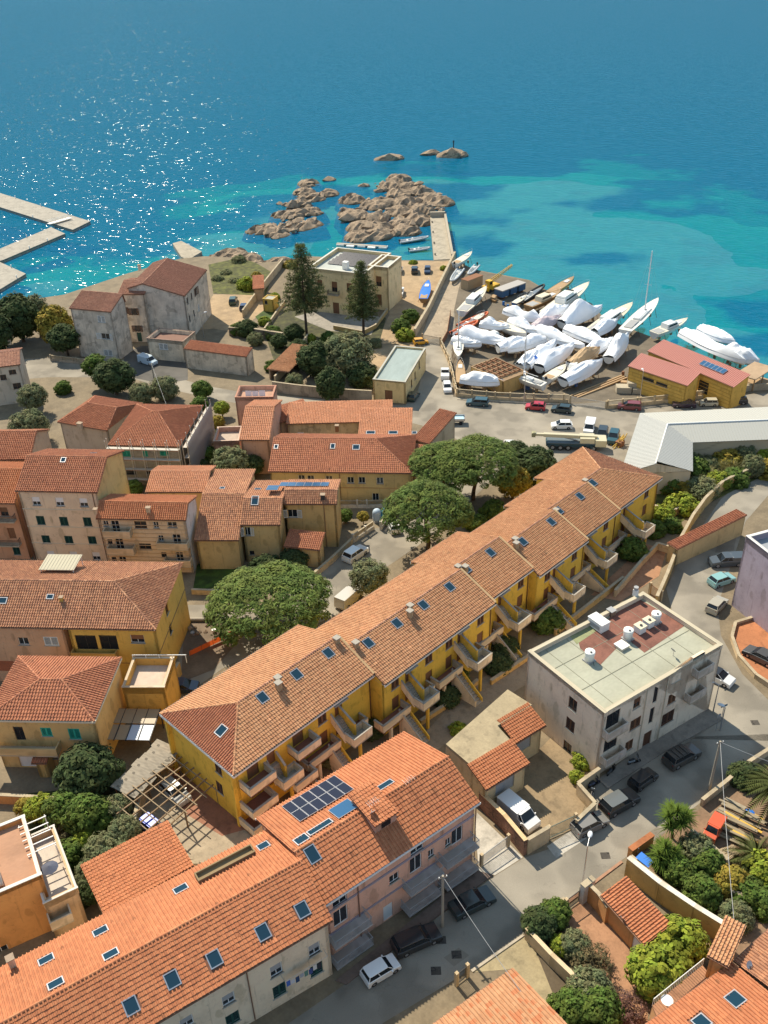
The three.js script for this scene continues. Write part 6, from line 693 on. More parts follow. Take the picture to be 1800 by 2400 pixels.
// ---------- boats ----------
const gel = new THREE.MeshPhysicalMaterial({ name: 'gelcoat', color: new THREE.Color().setRGB(0.74, 0.74, 0.71), roughness: 0.3, clearcoat: 0.6, clearcoatRoughness: 0.15 }), wrapM = new THREE.MeshStandardMaterial({ name: 'shrink_wrap', color: new THREE.Color().setRGB(0.80, 0.82, 0.86), roughness: 0.42 }), tanWrap = plain(0.42, 0.28, 0.15, 0.7), pinkWrap = plain(0.5, 0.42, 0.45, 0.7), deckM = plain(0.6, 0.56, 0.46, 0.7), teak = plain(0.36, 0.24, 0.13, 0.8), boatWood = plain(0.3, 0.17, 0.07, 0.7), antifoul = plain(0.05, 0.09, 0.2, 0.8), orangeTube = plain(0.6, 0.13, 0.04, 0.6), greyTube = plain(0.4, 0.43, 0.46, 0.6), blueTarp = plain(0.012, 0.16, 0.62, 0.5);
// hull along x from stern (0) to bow (L); returns the plan half-width and sheer height along it
const half = (t, B) => B / 2 * Math.pow(1 - Math.pow(Math.max(0, (t - 0.35) / 0.65), 2.3), 0.75) * (0.86 + 0.14 * Math.min(1, t / 0.3)), sheer = (t, D) => D * (0.86 + 0.34 * t * t);
function surface(nu, nv, f, close) { const P = [], idx = []; for (let i = 0; i <= nu; i++) for (let j = 0; j <= nv; j++) P.push(...f(i / nu, j / nv)); for (let i = 0; i < nu; i++) for (let j = 0; j < nv; j++) { const a = i * (nv + 1) + j, b = a + nv + 1; idx.push(a, a + 1, b, b, a + 1, b + 1); } const g = new THREE.BufferGeometry(); g.setAttribute('position', new THREE.Float32BufferAttribute(P, 3)); g.setAttribute('uv', new THREE.Float32BufferAttribute(new Float32Array(P.length / 3 * 2), 2)); g.setIndex(idx); g.computeVertexNormals(); return g; }
const hullGeos = {};
function hullGeo(L, B, D) { const k = [L, B, D].join(); return hullGeos[k] ||= join(
  surface(16, 10, (u, v) => { const t = u, h = half(t, B), s = sheer(t, D), a = (v - 0.5) * 2, e = Math.abs(a), y = s * Math.pow(e, 1.5) + D * 0.55 * Math.pow(t, 4) * (1 - e); return [L * t + (t > 0.9 ? e * 0.3 * (t - 0.9) * 10 : 0), y, Math.sign(a) * h * Math.pow(e, 0.62)]; }),
  surface(1, 10, (u, v) => { const a = (v - 0.5) * 2, e = Math.abs(a), s = sheer(0, D); return [0, u ? s : s * Math.pow(e, 1.5), Math.sign(a) * half(0, B) * Math.pow(e, 0.62)]; })); }
const deckGeo = (L, B, D, drop = 0.06, inset = 0.97) => surface(16, 4, (u, v) => { const t = u * 0.99, a = (v - 0.5) * 2; return [L * t + (t > 0.9 ? 0.3 * (t - 0.9) * 10 : 0), sheer(t, D) - drop + 0.05 * (1 - a * a), a * half(t, B) * inset]; });
function coverGeo(L, B, D, hump, sd) { return toCreasedNormals(surface(26, 14, (u, v) => { const t = u, a = (v - 0.5) * 2, e = Math.abs(a), w = half(t, B) * 1.08, s = sheer(t, D), ridge = hump.reduce((m, [p, wd, h]) => m + h * Math.exp(-Math.pow((t - p) / wd, 2)), 0.25) * (1 - Math.pow(t, 10)), dr = 0.85, n = 0.55 * (0.5 - Math.abs(vnoise(u * 7 + sd, v * 4 + sd, 1e6, 61) - 0.5) * 2) + 0.16 * (vnoise(u * 18, v * 12 + sd, 1e6, 62) - 0.5); return [L * t + (t > 0.9 ? 0.3 * (t - 0.9) * 10 : 0) - (t < 0.02 ? 0.06 : 0), s - dr * Math.pow(e, 6) + (ridge + n) * Math.pow(1 - e * e, 0.6), a * w]; }), 0.32); }
function hullOn(name, label, cat, stern, bow, B, D, lift, o = {}) {
  const dx = bow[0] - stern[0], dz = bow[1] - stern[1], L = o.L || Math.round(Math.hypot(dx, dz) * 2) / 2, y = o.afloat ? -0.25 : gy(...stern) + lift, T = thing(name, label, cat, stern[0], y, stern[1], Math.atan2(-dz, dx), o.group);
  part(T, 'hull', hullGeo(L, B, D), o.hull || gel);
  if (!o.afloat && lift > 0.2) for (const t of [0.2, 0.55, 0.8]) { part(T, 'keel_block', box(0.5, lift + 0.1, 0.35, L * t, -lift / 2, 0), teak); for (const s of [1, -1]) part(T, 'prop', bar(V(L * t, D * 0.45, s * half(t, B) * 0.8), V(L * t, -lift, s * (half(t, B) + 0.35)), 0.05, 5), M.rust); }
  return [T, L];
}
let wrapN = 0;
function wrapped(label, a, b, B, hump, o = {}) { const [T, L] = hullOn('wrapped_boat', label, 'boat', a, b, B *= 1.04, 1.8, 0.9, { group: 'shrink-wrapped boats laid up in the yard', ...o }); part(T, 'cover', coverGeo(L, B, 1.8, hump.map(q => [q[0], q[1], q[2] * 1.25]), ++wrapN * 3.7), o.cover || wrapM); part(T, 'hull_stripe', surface(16, 1, (u, v) => { const t = u * 0.97, h = half(t, B), e = 0.62 + v * 0.12; return [L * t + (t > 0.9 ? e * 0.3 * (t - 0.9) * 10 : 0), sheer(t, 1.8) * Math.pow(e, 1.5) + 1.8 * 0.55 * Math.pow(t, 4) * (1 - e), (h * Math.pow(e, 0.62) + 0.015)]; }), wrapN % 2 ? antifoul : M.rust); if (o.patch) part(T, 'cover_patch', box(0.9, 0.05, 0.8).rotateX(0.9).translate(L * 0.15, 2.6, B * 0.42), blueTarp); return T; }
wrapped('longest white-wrapped boat in the left of the boatyard', [19.3, -205.33], [29.54, -197.31], 3.4, [[0.15, 0.12, 1.2], [0.45, 0.3, 0.8]]);
wrapped('small white-wrapped boat below the longest one', [16.97, -200.9], [22.88, -196.89], 2.5, [[0.3, 0.3, 0.5]]);
wrapped('crumpled white-wrapped boat beside the ochre hut', [37.17, -200.68], [28.41, -193], 3.0, [[0.3, 0.2, 1.0], [0.7, 0.2, 0.7]]);
wrapped('white-wrapped boat in the middle of the yard, bow to the right', [36.69, -205.12], [45.19, -193.99], 3.2, [[0.3, 0.25, 1.1], [0.1, 0.1, 0.5]]);
wrapped('white-wrapped boat with sharp bow beside the central one', [43.74, -205.81], [50.78, -194.49], 3.1, [[0.35, 0.3, 0.8]]);
wrapped('white-wrapped boat carrying a bright blue patch', [31.06, -185.26], [39.64, -196.94], 2.9, [[0.4, 0.3, 1.0]], { patch: true });
wrapped('rounded white-wrapped boat with a dark stern hatch', [33.73, -183.67], [42.95, -194.19], 3.3, [[0.3, 0.25, 1.2], [0.65, 0.2, 0.6]]);
wrapped('white-wrapped boat nearest the slipway timber', [37.49, -176.3], [47.11, -184.38], 3.4, [[0.5, 0.4, 1.0]]);
wrapped('tall white-wrapped motor yacht towards the water', [42.92, -209.09], [54.15, -217.53], 3.8, [[0.35, 0.22, 2.4], [0.55, 0.2, 1.2]]);
wrapped('upright white-wrapped boat beside the boat shed', [49.24, -187.44], [56.02, -199.03], 3.0, [[0.5, 0.25, 2.0]]);
wrapped('white and blue wrapped boat behind the baluster fence', [17.07, -179.7], [25.34, -176], 3.0, [[0.3, 0.15, 0.9], [0.6, 0.2, 0.7]]);
wrapped('long white-wrapped boat behind the red shed roof', [69.31, -200.94], [76.94, -182.79], 3.6, [[0.2, 0.2, 0.8], [0.8, 0.2, 1.2]]);
wrapped('upturned pale hull by the water right of the shed', [73.87, -203.14], [78.17, -193.6], 3.2, [[0.5, 0.5, 0.6]]);
wrapped('bulky white-wrapped boat at the right end of the yard', [74.27, -189.09], [79.4, -182.59], 3.5, [[0.3, 0.25, 1.7], [0.7, 0.2, 1.2]]);
wrapped('grey-white tarped boat behind the orange inflatables', [31.34, -219.05], [38.46, -210.03], 3.0, [[0.25, 0.15, 0.9], [0.75, 0.15, 1.2]]);
wrapped('brown-tarped boat in the middle of the yard', [40.49, -184.93], [47.85, -191.34], 2.8, [[0.5, 0.3, 1.1]], { cover: tanWrap }); wrapped('pinkish-tarped boat in the yard', [35.71, -206.52], [43, -211.81], 2.7, [[0.4, 0.3, 0.9]], { cover: pinkWrap });
wrapped('white-wrapped boat squeezed between the tarped boat and the long one', [31.43, -211.75], [36.8, -203.28], 2.9, [[0.3, 0.2, 1.1]]); wrapped('white-wrapped boat behind the flybridge yacht', [38.11, -211.7], [46.3, -218.83], 3.0, [[0.4, 0.3, 1.4]]); wrapped('white-wrapped boat between the brown tarp and the upright one', [44.9, -190.64], [52.07, -196.86], 2.8, [[0.4, 0.3, 1.1]]); wrapped('white-wrapped boat beside the ochre hut roof', [26.45, -195.6], [33.54, -198.46], 2.8, [[0.5, 0.3, 0.9]]); wrapped('white-wrapped boat in front of the speedboat yacht', [49.44, -202.69], [55.84, -208.47], 2.7, [[0.4, 0.3, 1.2]]); wrapped('small white-wrapped boat below the crumpled one', [29.73, -184.91], [35.1, -192.43], 2.4, [[0.4, 0.3, 0.9]]); wrapped('white-wrapped boat next to the orange inflatables', [24.42, -210.74], [30.21, -207.01], 2.7, [[0.3, 0.2, 1.0]]);
// motor boats with deck, cabin and rails
function motor(label, a, b, B, o = {}) {
  const D = (o.D || 1.6) * 1.15, [T, L] = hullOn('motor_boat', label, 'boat', a, b, B *= 1.12, D, o.afloat ? 0 : 0.6, o); part(T, 'deck', deckGeo(L, B, D), o.deck || deckM);
  const cab = (x0, x1, w, y, h, m) => { const s = new THREE.Shape([[x0, 0], [x1 + h * 0.9, 0], [x1, h], [x0 + 0.2, h]].map(p => new THREE.Vector2(...p))); return new THREE.ExtrudeGeometry(s, { depth: w - 0.2, bevelEnabled: true, bevelSize: 0.08, bevelThickness: 0.1, bevelSegments: 2 }).translate(0, y, -w / 2 + 0.1); };
  const y = sheer(0.5, D) - 0.05; if (!o.open) { part(T, 'cabin', cab(L * 0.3, L * 0.58, B * 0.62, y, 1.0), o.cabin || gel); part(T, 'cabin_window', join(cab(L * 0.34, L * 0.57, B * 0.66, y + 0.42, 0.36)), carGlass); }
  if (o.fly) { part(T, 'flybridge', box(L * 0.2, 0.5, B * 0.55, L * 0.42, y + 1.35, 0), gel); part(T, 'windscreen', box(0.05, 0.4, B * 0.5).rotateZ(0.4).translate(L * 0.53, y + 1.75, 0), carGlass); }
  part(T, 'foredeck', box(L * 0.16, 0.12, B * 0.4, L * 0.72, sheer(0.72, D) + 0.02, 0), gel); part(T, 'cockpit', box(L * 0.22, 0.1, B * 0.66, L * 0.14, y - 0.12, 0), o.open ? teak : M.grey);
  const pts = []; for (let k = 0; k <= 10; k++) { const t = 0.5 + 0.48 * k / 10; pts.push(V(L * t + (t > 0.9 ? 0.3 * (t - 0.9) * 10 : 0), sheer(t, D) + 0.6, half(t, B) * 0.92)); } const rail = pts.concat(pts.slice().reverse().map(p => V(p.x, p.y, -p.z))); part(T, 'bow_rail', join(new THREE.TubeGeometry(new THREE.CatmullRomCurve3(rail), 30, 0.025, 4), rail.filter((_, i) => i % 3 === 0).map(p => bar(p, V(p.x, p.y - 0.6, p.z), 0.018, 4))), M.steel);
  if (o.motor) part(T, 'outboard_motor', join(box(0.4, 0.6, 0.35, -0.25, D * 0.9, 0), box(0.15, 0.9, 0.12, -0.25, D * 0.3, 0)), M.black); return T;
}
motor('white flybridge yacht pointing out to sea', [40.33, -215.39], [54.3, -233.85], 3.9, { fly: true, D: 2.0 }); motor('sleek speedboat yacht with brown canopy', [48.88, -203.78], [62.13, -219.69], 3.7, { D: 1.6, deck: plain(0.62, 0.55, 0.42) }); motor('white cabin cruiser beside the slipway lane', [20.54, -219.47], [28.01, -234.47], 3.1, { D: 1.6 });
motor('old wooden boat with cluttered deck', [36.9, -221.44], [46.42, -230.2], 2.9, { hull: boatWood, deck: teak, cabin: M.cream }); motor('yellow wooden boat with raised bow', [43.64, -230.46], [51.49, -239.98], 2.4, { open: true, hull: plain(0.55, 0.36, 0.13), deck: teak }); motor('small white fisher boat at the yard edge', [62.65, -201.52], [71.96, -208.11], 2.9, {}); motor('open white boat with round windscreen in the yard', [27.95, -211.52], [33.74, -202.51], 3.0, { open: true }); motor('white open boat with outboards by the shore wall', [21.84, -256.13], [27.07, -263.79], 2.3, { open: true, motor: true }); motor('small white motor boat left of the nearest wrapped one', [34.48, -178.28], [39.09, -183.23], 2.4, { open: true, motor: true });
// inflatables: side tubes meeting at the bow
function rib(label, a, b, B, tubeM, o = {}) { const dx = b[0] - a[0], dz = b[1] - a[1], L = Math.hypot(dx, dz), T = thing('inflatable_boat', label, 'boat', a[0], o.afloat ? -0.05 : gy(...a) + (o.lift ?? 0.25), a[1], Math.atan2(-dz, dx)), P = []; for (const s of [1, -1]) { const q = [[0, s], [0.4, s], [0.72, s * 0.82], [0.92, s * 0.4]].map(([t, w]) => V(L * t, 0.55 + 0.3 * t * t, w * (B / 2 - 0.25))); P.push(...(s > 0 ? q : q.reverse())); if (s > 0) P.push(V(L * 0.98, 0.9, 0)); } part(T, 'tube', new THREE.TubeGeometry(new THREE.CatmullRomCurve3(P), 40, 0.26, 8), tubeM); part(T, 'hull', hullGeo(Math.round(L * 1.8) / 2, B * 0.7, 0.5), gel); part(T, 'console', new THREE.ExtrudeGeometry(new THREE.Shape([[0, 0], [0.7, 0], [0.5, 0.8], [0.1, 0.8]].map(p => new THREE.Vector2(...p))), { depth: 0.7, bevelEnabled: false }).translate(L * 0.4, 0.45, -0.35), gel); part(T, 'seat', box(0.5, 0.4, 0.9, L * 0.25, 0.65, 0), M.white); part(T, 'outboard_motor', join(box(0.42, 0.6, 0.38, -0.2, 1.0, 0), box(0.16, 0.9, 0.14, -0.25, 0.4, 0)), M.black); }
rib('grey inflatable boat moored inside the jetty', [7.75, -290.05], [16.78, -293.45], 2.6, greyTube, { afloat: true }); rib('second grey inflatable moored below the first', [10.29, -281.28], [16.52, -282.27], 2.3, greyTube, { afloat: true });
rib('upper orange inflatable beside the lane fence', [19.55, -212.82], [27.13, -220.59], 2.6, orangeTube); rib('lower orange inflatable beside the lane fence', [17.35, -208.14], [24.07, -215.18], 2.4, orangeTube); rib('grey-white inflatable leaning on the shore wall', [23.42, -255.25], [19.98, -244.41], 2.4, greyTube); rib('white inflatable beside the container', [28.15, -257.68], [25, -249.4], 2.0, greyTube); rib('black inflatable by the steel pontoon', [36.44, -228.67], [43.99, -239.39], 2.6, M.black);
// sailing yachts: hull, coachroof, mast, boom, stays, keel
function yacht(label, a, b, B, mast, o = {}) {
  B *= 1.1; const D = 1.7, [T, L] = hullOn('sailing_yacht', label, 'boat', a, b, B, D, o.lift ?? 1.3, o), y = sheer(0.5, D); part(T, 'deck', deckGeo(L, B, D), plain(0.66, 0.64, 0.58)); part(T, 'coachroof', new THREE.ExtrudeGeometry(rrect(L * 0.36, B * 0.5, 0.4), { depth: 0.25, bevelEnabled: true, bevelSize: 0.06, bevelThickness: 0.1, bevelSegments: 2 }).rotateX(-Math.PI / 2).translate(L * 0.5, y, 0), gel); part(T, 'hatch', box(0.6, 0.05, 0.5, L * 0.6, y + 0.38, 0), carGlass); part(T, 'cockpit', box(L * 0.22, 0.1, B * 0.5, L * 0.18, y - 0.04, 0), M.grey); part(T, 'keel', new THREE.ExtrudeGeometry(new THREE.Shape([[L * 0.38, 0.3], [L * 0.6, 0.3], [L * 0.55, -1.1], [L * 0.42, -1.1]].map(p => new THREE.Vector2(...p))), { depth: 0.2, bevelEnabled: false }).translate(0, 0, -0.1), antifoul);
  const mx = L * 0.58, m = part(T, 'mast', new THREE.CylinderGeometry(0.11, 0.15, mast, 8).translate(mx, y + mast / 2, 0), M.white); part(m, 'spreaders', join(bar(V(mx, y + mast * 0.45, -0.9), V(mx, y + mast * 0.45, 0.9), 0.03), bar(V(mx, y + mast * 0.72, -0.7), V(mx, y + mast * 0.72, 0.7), 0.03)), M.steel, 'stuff'); part(T, 'boom', bar(V(mx, y + 1.2, 0), V(L * 0.18, y + 1.1, 0), 0.06), M.white); part(T, 'rigging', join(bar(V(mx, y + mast, 0), V(L * 0.98, sheer(1, D), 0), 0.012, 4), bar(V(mx, y + mast, 0), V(0.05, y, 0), 0.012, 4), ...[1, -1].map(s => bar(V(mx, y + mast * 0.95, 0), V(mx, y, s * B * 0.46), 0.012, 4))), M.steel, 'stuff');
}
yacht('white sailing yacht with the tall mast by the water', [56.16, -202.1], [68.34, -220.28], 3.4, 14.5); yacht('small white sailing boat propped by the lane fence', [18.26, -202.32], [17.27, -190.6], 2.2, 8.5, { lift: 0.9 }); yacht('white sailing boat behind the baluster fence', [33.4, -174.93], [26.99, -180.65], 2.5, 10.5, { lift: 0.8 });
motor('narrow brown rowing boat against the lane fence', [16.81, -178.85], [17.52, -189.17], 1.9, { open: true, hull: boatWood, deck: teak, D: 1.0 }); motor('wooden fishing boat with blue tarp in the car park', [11.69, -229.78], [13.71, -242.35], 2.4, { open: true, hull: boatWood, deck: blueTarp, D: 1.3 });

// clutter of the yard
[[[22.45, -190.16], 'oil drum beside the ochre hut', 0], [[28.44, -179.43], 'oil drum behind the baluster fence', 0], [[31.85, -228.19], 'blue drum by the steel pontoon', 1], [[32.65, -225.99], 'second blue drum by the steel pontoon', 1], [[51.54, -183.1], 'oil drum beside the boat shed corner', 0], [[40.71, -178.43], 'blue drum beside the slipway timber', 1]].forEach(([p, l, c]) => { const t = thing('oil_drum', l, 'drum', p[0], gy(...p), p[1]); part(t, 'barrel', cyl(0.32, 0.32, 0.95, 14), c ? plain(0.02, 0.14, 0.4) : M.rust); part(t, 'rim', new THREE.TorusGeometry(0.32, 0.03, 6, 16).rotateX(Math.PI / 2).translate(0, 0.95, 0), M.iron); });
[[[27.02, -214.08], 'wooden crates near the orange inflatables'], [[43.57, -221.12], 'wooden crates beside the old wooden boat'], [[54.05, -202.28], 'wooden crates below the tall-masted yacht'], [[30.08, -231.44], 'scrap wood beside the yellow crane'], [[51.14, -177.57], 'scrap wood in front of the boat shed']].forEach(([p, l]) => { const t = thing('crate_stack', l, 'crates', p[0], gy(...p), p[1], rnd() * 3); for (let k = 0; k < 5; k++) part(t, 'crate', boxUp(rr(0.7, 1.2), rr(0.4, 0.7), rr(0.6, 1.0), rr(-1.2, 1.2), (k % 2) * 0.5, rr(-0.9, 0.9)), k % 2 ? teak : boatWood); });
motor('small upturned grey dinghy beside the lane fence', [23.31, -215.81], [25.91, -218.98], 1.6, { open: true, D: 0.8, hull: greyTube }); motor('blue open dinghy beside the steel pontoon', [34.12, -225.85], [37.77, -230.4], 1.7, { open: true, D: 0.8, hull: plain(0.03, 0.12, 0.3) }); motor('cream cabin boat in front of the tarped boat', [25.1, -205.87], [28.13, -201.46], 2.1, { D: 1.1 }); motor('small cabin boat between the brown tarp and fence', [42.45, -186.61], [39.56, -181.84], 2.0, { D: 1.0 });


// ---------- rocks ----------
const granite = mat('rock', 0.50, 0.385, 0.28, 0.95, 0.03);
const weedRock = granite.clone(); weedRock.vertexColors = true; weedRock.name = 'granite_with_weed_at_the_waterline';
const boulders = [0, 1, 2, 3].map(k => { let g = new THREE.IcosahedronGeometry(1, 3), p = g.attributes.position; for (let i = 0; i < p.count; i++) { const v = V().fromBufferAttribute(p, i); for (let c = 0; c < 11; c++) { const n = V(Math.sin(c * 2.1 + k * 3), Math.cos(c * 1.7 + k * 2) * 0.9 + 0.25, Math.cos(c * 2.9 + k)).normalize(), d = v.dot(n) - (0.52 + 0.2 * hash(c, k, 7)); if (d > 0) v.addScaledVector(n, -d * 0.97); } v.multiplyScalar(1.15 + 0.16 * (fbm(v.x * 2.3 + k * 9 + 20, v.y * 2.3 + v.z * 2.7 + 20, 1e6, 40 + k, 4) - 0.5) - 0.1 * sm(0.06, 0, Math.abs(fbm(v.x * 1.6 + 30 + k, v.z * 1.6 + v.y + 30, 1e6, 47, 2) - 0.5))); p.setXYZ(i, v.x, v.y, v.z); } g.setAttribute('uv', new THREE.Float32BufferAttribute(Array.from({ length: p.count * 2 }, (_, i) => i % 2 ? p.getY(i >> 1) * 1.6 + p.getZ(i >> 1) : p.getX(i >> 1) * 1.6 + p.getZ(i >> 1)), 2)); g.computeVertexNormals(); return toCreasedNormals(g, 0.28); });
function islet(name, blobs, stones, turn) {   // a low granite mound with its boulders as parts
  const xs = blobs.map(b => b[0]), zs = blobs.map(b => b[1]), x0 = Math.min(...xs) - 9, x1 = Math.max(...xs) + 9, z0 = Math.min(...zs) - 9, z1 = Math.max(...zs) + 9, nx = Math.round((x1 - x0) / 0.8), nz = Math.round((z1 - z0) / 0.8);
  const g = new THREE.PlaneGeometry(x1 - x0, z1 - z0, nx, nz).rotateX(-Math.PI / 2).translate((x0 + x1) / 2, 0, (z0 + z1) / 2), p = g.attributes.position, uv = g.attributes.uv;
  for (let i = 0; i < p.count; i++) { const x = p.getX(i), z = p.getZ(i); let h = -3; for (const [bx, bz, r, t] of blobs) h = Math.max(h, t * (1.15 - 1.5 * Math.pow(Math.hypot(x - bx, z - bz) / r, 2))); const s = Math.abs(2 * fbm((x * 0.8 + z * 0.6) / 3.2 + 30, (z * 0.8 - x * 0.6) / 7 + 30, 1e6, 55, 4) - 1); p.setY(i, Math.max(-9, h * (h < 0 ? 3 : 1) + 1.5 * (0.55 - s * 2) * sm(-1, 1, h) + 0.5 * (fbm(x / 1.3, z / 1.3, 1e6, 56, 3) - 0.5))); uv.setXY(i, x, z); }
  const cl = []; for (let i = 0; i < p.count; i++) { const w = p.getY(i) < 0.28 + 0.5 * (fbm(p.getX(i) / 2, p.getZ(i) / 2, 1e6, 57, 3) - 0.5); cl.push(...(w ? [0.3, 0.27, 0.2] : [1, 1, 1])); } g.setAttribute('color', new THREE.Float32BufferAttribute(cl, 3));
  const mg = toCreasedNormals(g, 0.35), m = structure(name, mg, weedRock);
  for (let i = 0, n = stones.length; i < n * 1.6; i++) { const q = stones[i % n]; stones.push([q[0] + rr(-3, 3), q[1] + rr(-3, 3), (q[2] || 1) * rr(0.3, 0.7)]); }
  stones.forEach(([x, z, s]) => { const b = part(m, 'boulder', boulders[Math.floor(rnd() * 4)], granite), k = (s || 1) * rr(0.9, 2.1); b.position.set(x, 0.4 + k * rr(0.1, 0.5), z); b.scale.set(k * rr(1.1, 2.1), k * rr(0.4, 0.75), k * rr(0.65, 1.0)); b.rotation.set(rr(-0.25, 0.25), turn + rr(-0.5, 0.5), rr(-0.25, 0.25)); });
  return m;
}
const leftRocks = [[-24.16, -367.5], [-24.13, -360.47], [-25.24, -354.43], [-27.09, -354.06], [-24.21, -346.53], [-27.25, -341.13], [-25.84, -337.56], [-23.28, -337.24], [-21.41, -345.59], [-18.72, -347], [-16.72, -351.51], [-28.52, -335.11], [-26.06, -326.16], [-23.67, -324.82], [-21.2, -327.7], [-27.96, -319.64], [-30.89, -324.64], [-30.58, -312.45], [-28.32, -310.23], [-33.12, -312.74], [-34.81, -309.53], [-36.44, -310.69], [-37.71, -307.95], [-33.86, -303.26], [-30.9, -303.86], [-26.03, -304.71], [-24.29, -310.25], [-23.07, -313.54], [-20.95, -313.29], [-25.45, -315.81]];
const rightRocks = [[9.67, -368.64], [3.73, -361.01], [6.5, -357.49], [2.51, -353.07], [12.13, -356.75], [16.18, -356.21], [17.39, -349.3], [14.07, -347.33], [9.65, -347.91], [6.18, -344.21], [-7.77, -341.34], [-2.05, -338.9], [0, -332.48], [-4.28, -329.18], [3.31, -336.52], [7.67, -337.67], [11.33, -335.52], [15.7, -336.66], [19.53, -338.45], [22.5, -340.38], [23.13, -334.04], [20.11, -328.35], [16.69, -324.47], [13.72, -329.14], [8.29, -323.9], [4.65, -322.24], [-7.29, -323.68], [-8.77, -316.14], [-5.83, -319.87], [-3.26, -315.48], [0.43, -317.07], [2.94, -314.75], [-4.23, -306.75], [-1.76, -305.03], [1.82, -306.05], [4.18, -300.58], [0.63, -297.76], [-2.73, -298.14], [-4.61, -296.52], [6.26, -307.46], [8.81, -309.1], [6.98, -298.87], [10.05, -301.78], [12.39, -308.68], [14.49, -311.88], [18.08, -313.46], [12.22, -317.7], [20.62, -320.31]];
islet('rock_islet', leftRocks.filter((_, i) => i % 2 === 0).map(p => [...p, 5.0, 1.1]), leftRocks, 0.9); islet('rock_islet', rightRocks.filter((_, i) => i % 2 === 0).map(p => [...p, 6.0, 1.7]), rightRocks, 0.6);
islet('shore_rocks', [[-46.07, -281.7], [-43.02, -283.03], [-38.6, -277.64], [-33.46, -270.01], [-28.02, -271.77]].map(p => [...p, 6, 1.6]), [[-47.97, -281.59], [-45.58, -282.99], [-42.49, -281.83], [-40.01, -279.1], [-36.55, -276.31], [-33.24, -270.45], [-27.99, -271.46], [-27, -269.8], [-34.9, -272.18], [-43.04, -277.8]].map(p => [...p, 0.8]), 0.3);
function skerry(label, [x, z], k, sx) { const t = thing('skerry', label, 'rock', x, 0, z, rr(-0.3, 0.3)); const b = part(t, 'boulder', boulders[Math.floor(rnd() * 4)], granite); b.scale.set(k * sx, k * 0.75, k); b.position.y = k * 0.1; const c = part(t, 'boulder', boulders[1], granite); c.scale.set(k * 0.6, k * 0.45, k * 0.5); c.position.set(k * sx * 0.6, 0, k * 0.3); return t; }
skerry('long dark skerry beyond the islets', [7.25, -404.01], 3.2, 2.0); skerry('cluster of small skerries beside the marker rock', [23.7, -410.18], 2.4, 1.8); { const t = skerry('round rock with a marker post, farthest out', [32.92, -405.67], 4.6, 1.35); part(t, 'marker_post', cyl(0.2, 0.25, 2.6, 8, 0.5, 3.0, 0), M.dark); part(t, 'marker_top', new THREE.ConeGeometry(0.5, 0.9, 8).translate(0.5, 6, 0), M.black); }
skerry('lone small rock left of the channel', [-16.96, -372.48], 1.8, 1.6); skerry('tiny rock below the left islet', [-31.61, -299.73], 1.2, 1.3); skerry('tiny rock in the channel mouth', [-10.51, -330.98], 1.1, 1.2); skerry('small rock beside the left islet', [-33.3, -340.41], 1.1, 1.2); skerry('small rock at the tip of the right islet', [-3.43, -361.64], 1.6, 1.4); skerry('pale boulder at the garden shore', [-37.19, -278.26], 2.6, 1.0);

// ---------- jetties and pontoons ----------
function deckSlab(name, label, pts, top, m, cat = 'jetty', down = 3) { const t = thing(name, label, cat, pts[0][0], top, pts[0][1]); const q = pts.map(p => [p[0] - pts[0][0], p[1] - pts[0][1]]), flat = () => 0; part(t, 'deck', join(sheetGeo(q, 0, flat), skirtGeo(q, 0, down, flat)), m); t.userData.q = undefined; delete t.userData.q; return [t, q]; }
const pierM = mat('concrete', 0.46, 0.41, 0.33), pontM = mat('concrete', 0.44, 0.41, 0.36);
{
  const [t, q] = deckSlab('stone_jetty', 'concrete jetty with sea wall sheltering the two inflatables', [[18.31, -312.63], [23.2, -312.55], [22.26, -268.85], [16.8, -268.26]], 1.5, pierM);
  const wallAlong = (a, b, h, w, n) => { const dx = b[0] - a[0], dz = b[1] - a[1], L = Math.hypot(dx, dz), p = part(t, n, box(L, h, w, L / 2, h / 2, 0), pierM); p.position.set(a[0], 0.004, a[1]); p.rotation.y = Math.atan2(-dz, dx); return p; };
  const e = (a, b, k) => [a[0] + (b[0] - a[0]) * k, a[1] + (b[1] - a[1]) * k]; wallAlong(e(q[1], q[2], 0.0), e(q[1], q[2], 0.98), 1.1, 0.7, 'sea_wall'); wallAlong(q[0], q[1], 1.6, 0.9, 'head_wall'); for (const k of [0.15, 0.4, 0.65, 0.9]) { const b = e(q[0], q[3], k); part(t, 'bollard', join(cyl(0.16, 0.2, 0.4, 8, b[0] + 0.5, 0, b[1]), cyl(0.26, 0.26, 0.1, 8, b[0] + 0.5, 0.4, b[1])), M.iron); }
}
function pontoon(label, pts, lamps) { const [t, q] = deckSlab('pontoon', label, pts, 0.9, pontM, 'pontoon', 1.6); part(t, 'fender_rail', skirtGeo(q, -0.25, 0.18, () => 0.0).scale(1.0, 1, 1.0), M.teak || teak); for (const [k, i] of lamps) { const a = q[i], b = q[(i + 1) % q.length], x = a[0] + (b[0] - a[0]) * k, z = a[1] + (b[1] - a[1]) * k; part(t, 'bollard', join(cyl(0.12, 0.14, 0.7, 8, x * 0.985, 0, z * 0.99), cyl(0.2, 0.2, 0.1, 8, x * 0.985, 0.7, z * 0.99)), M.white); } return [t, q]; }
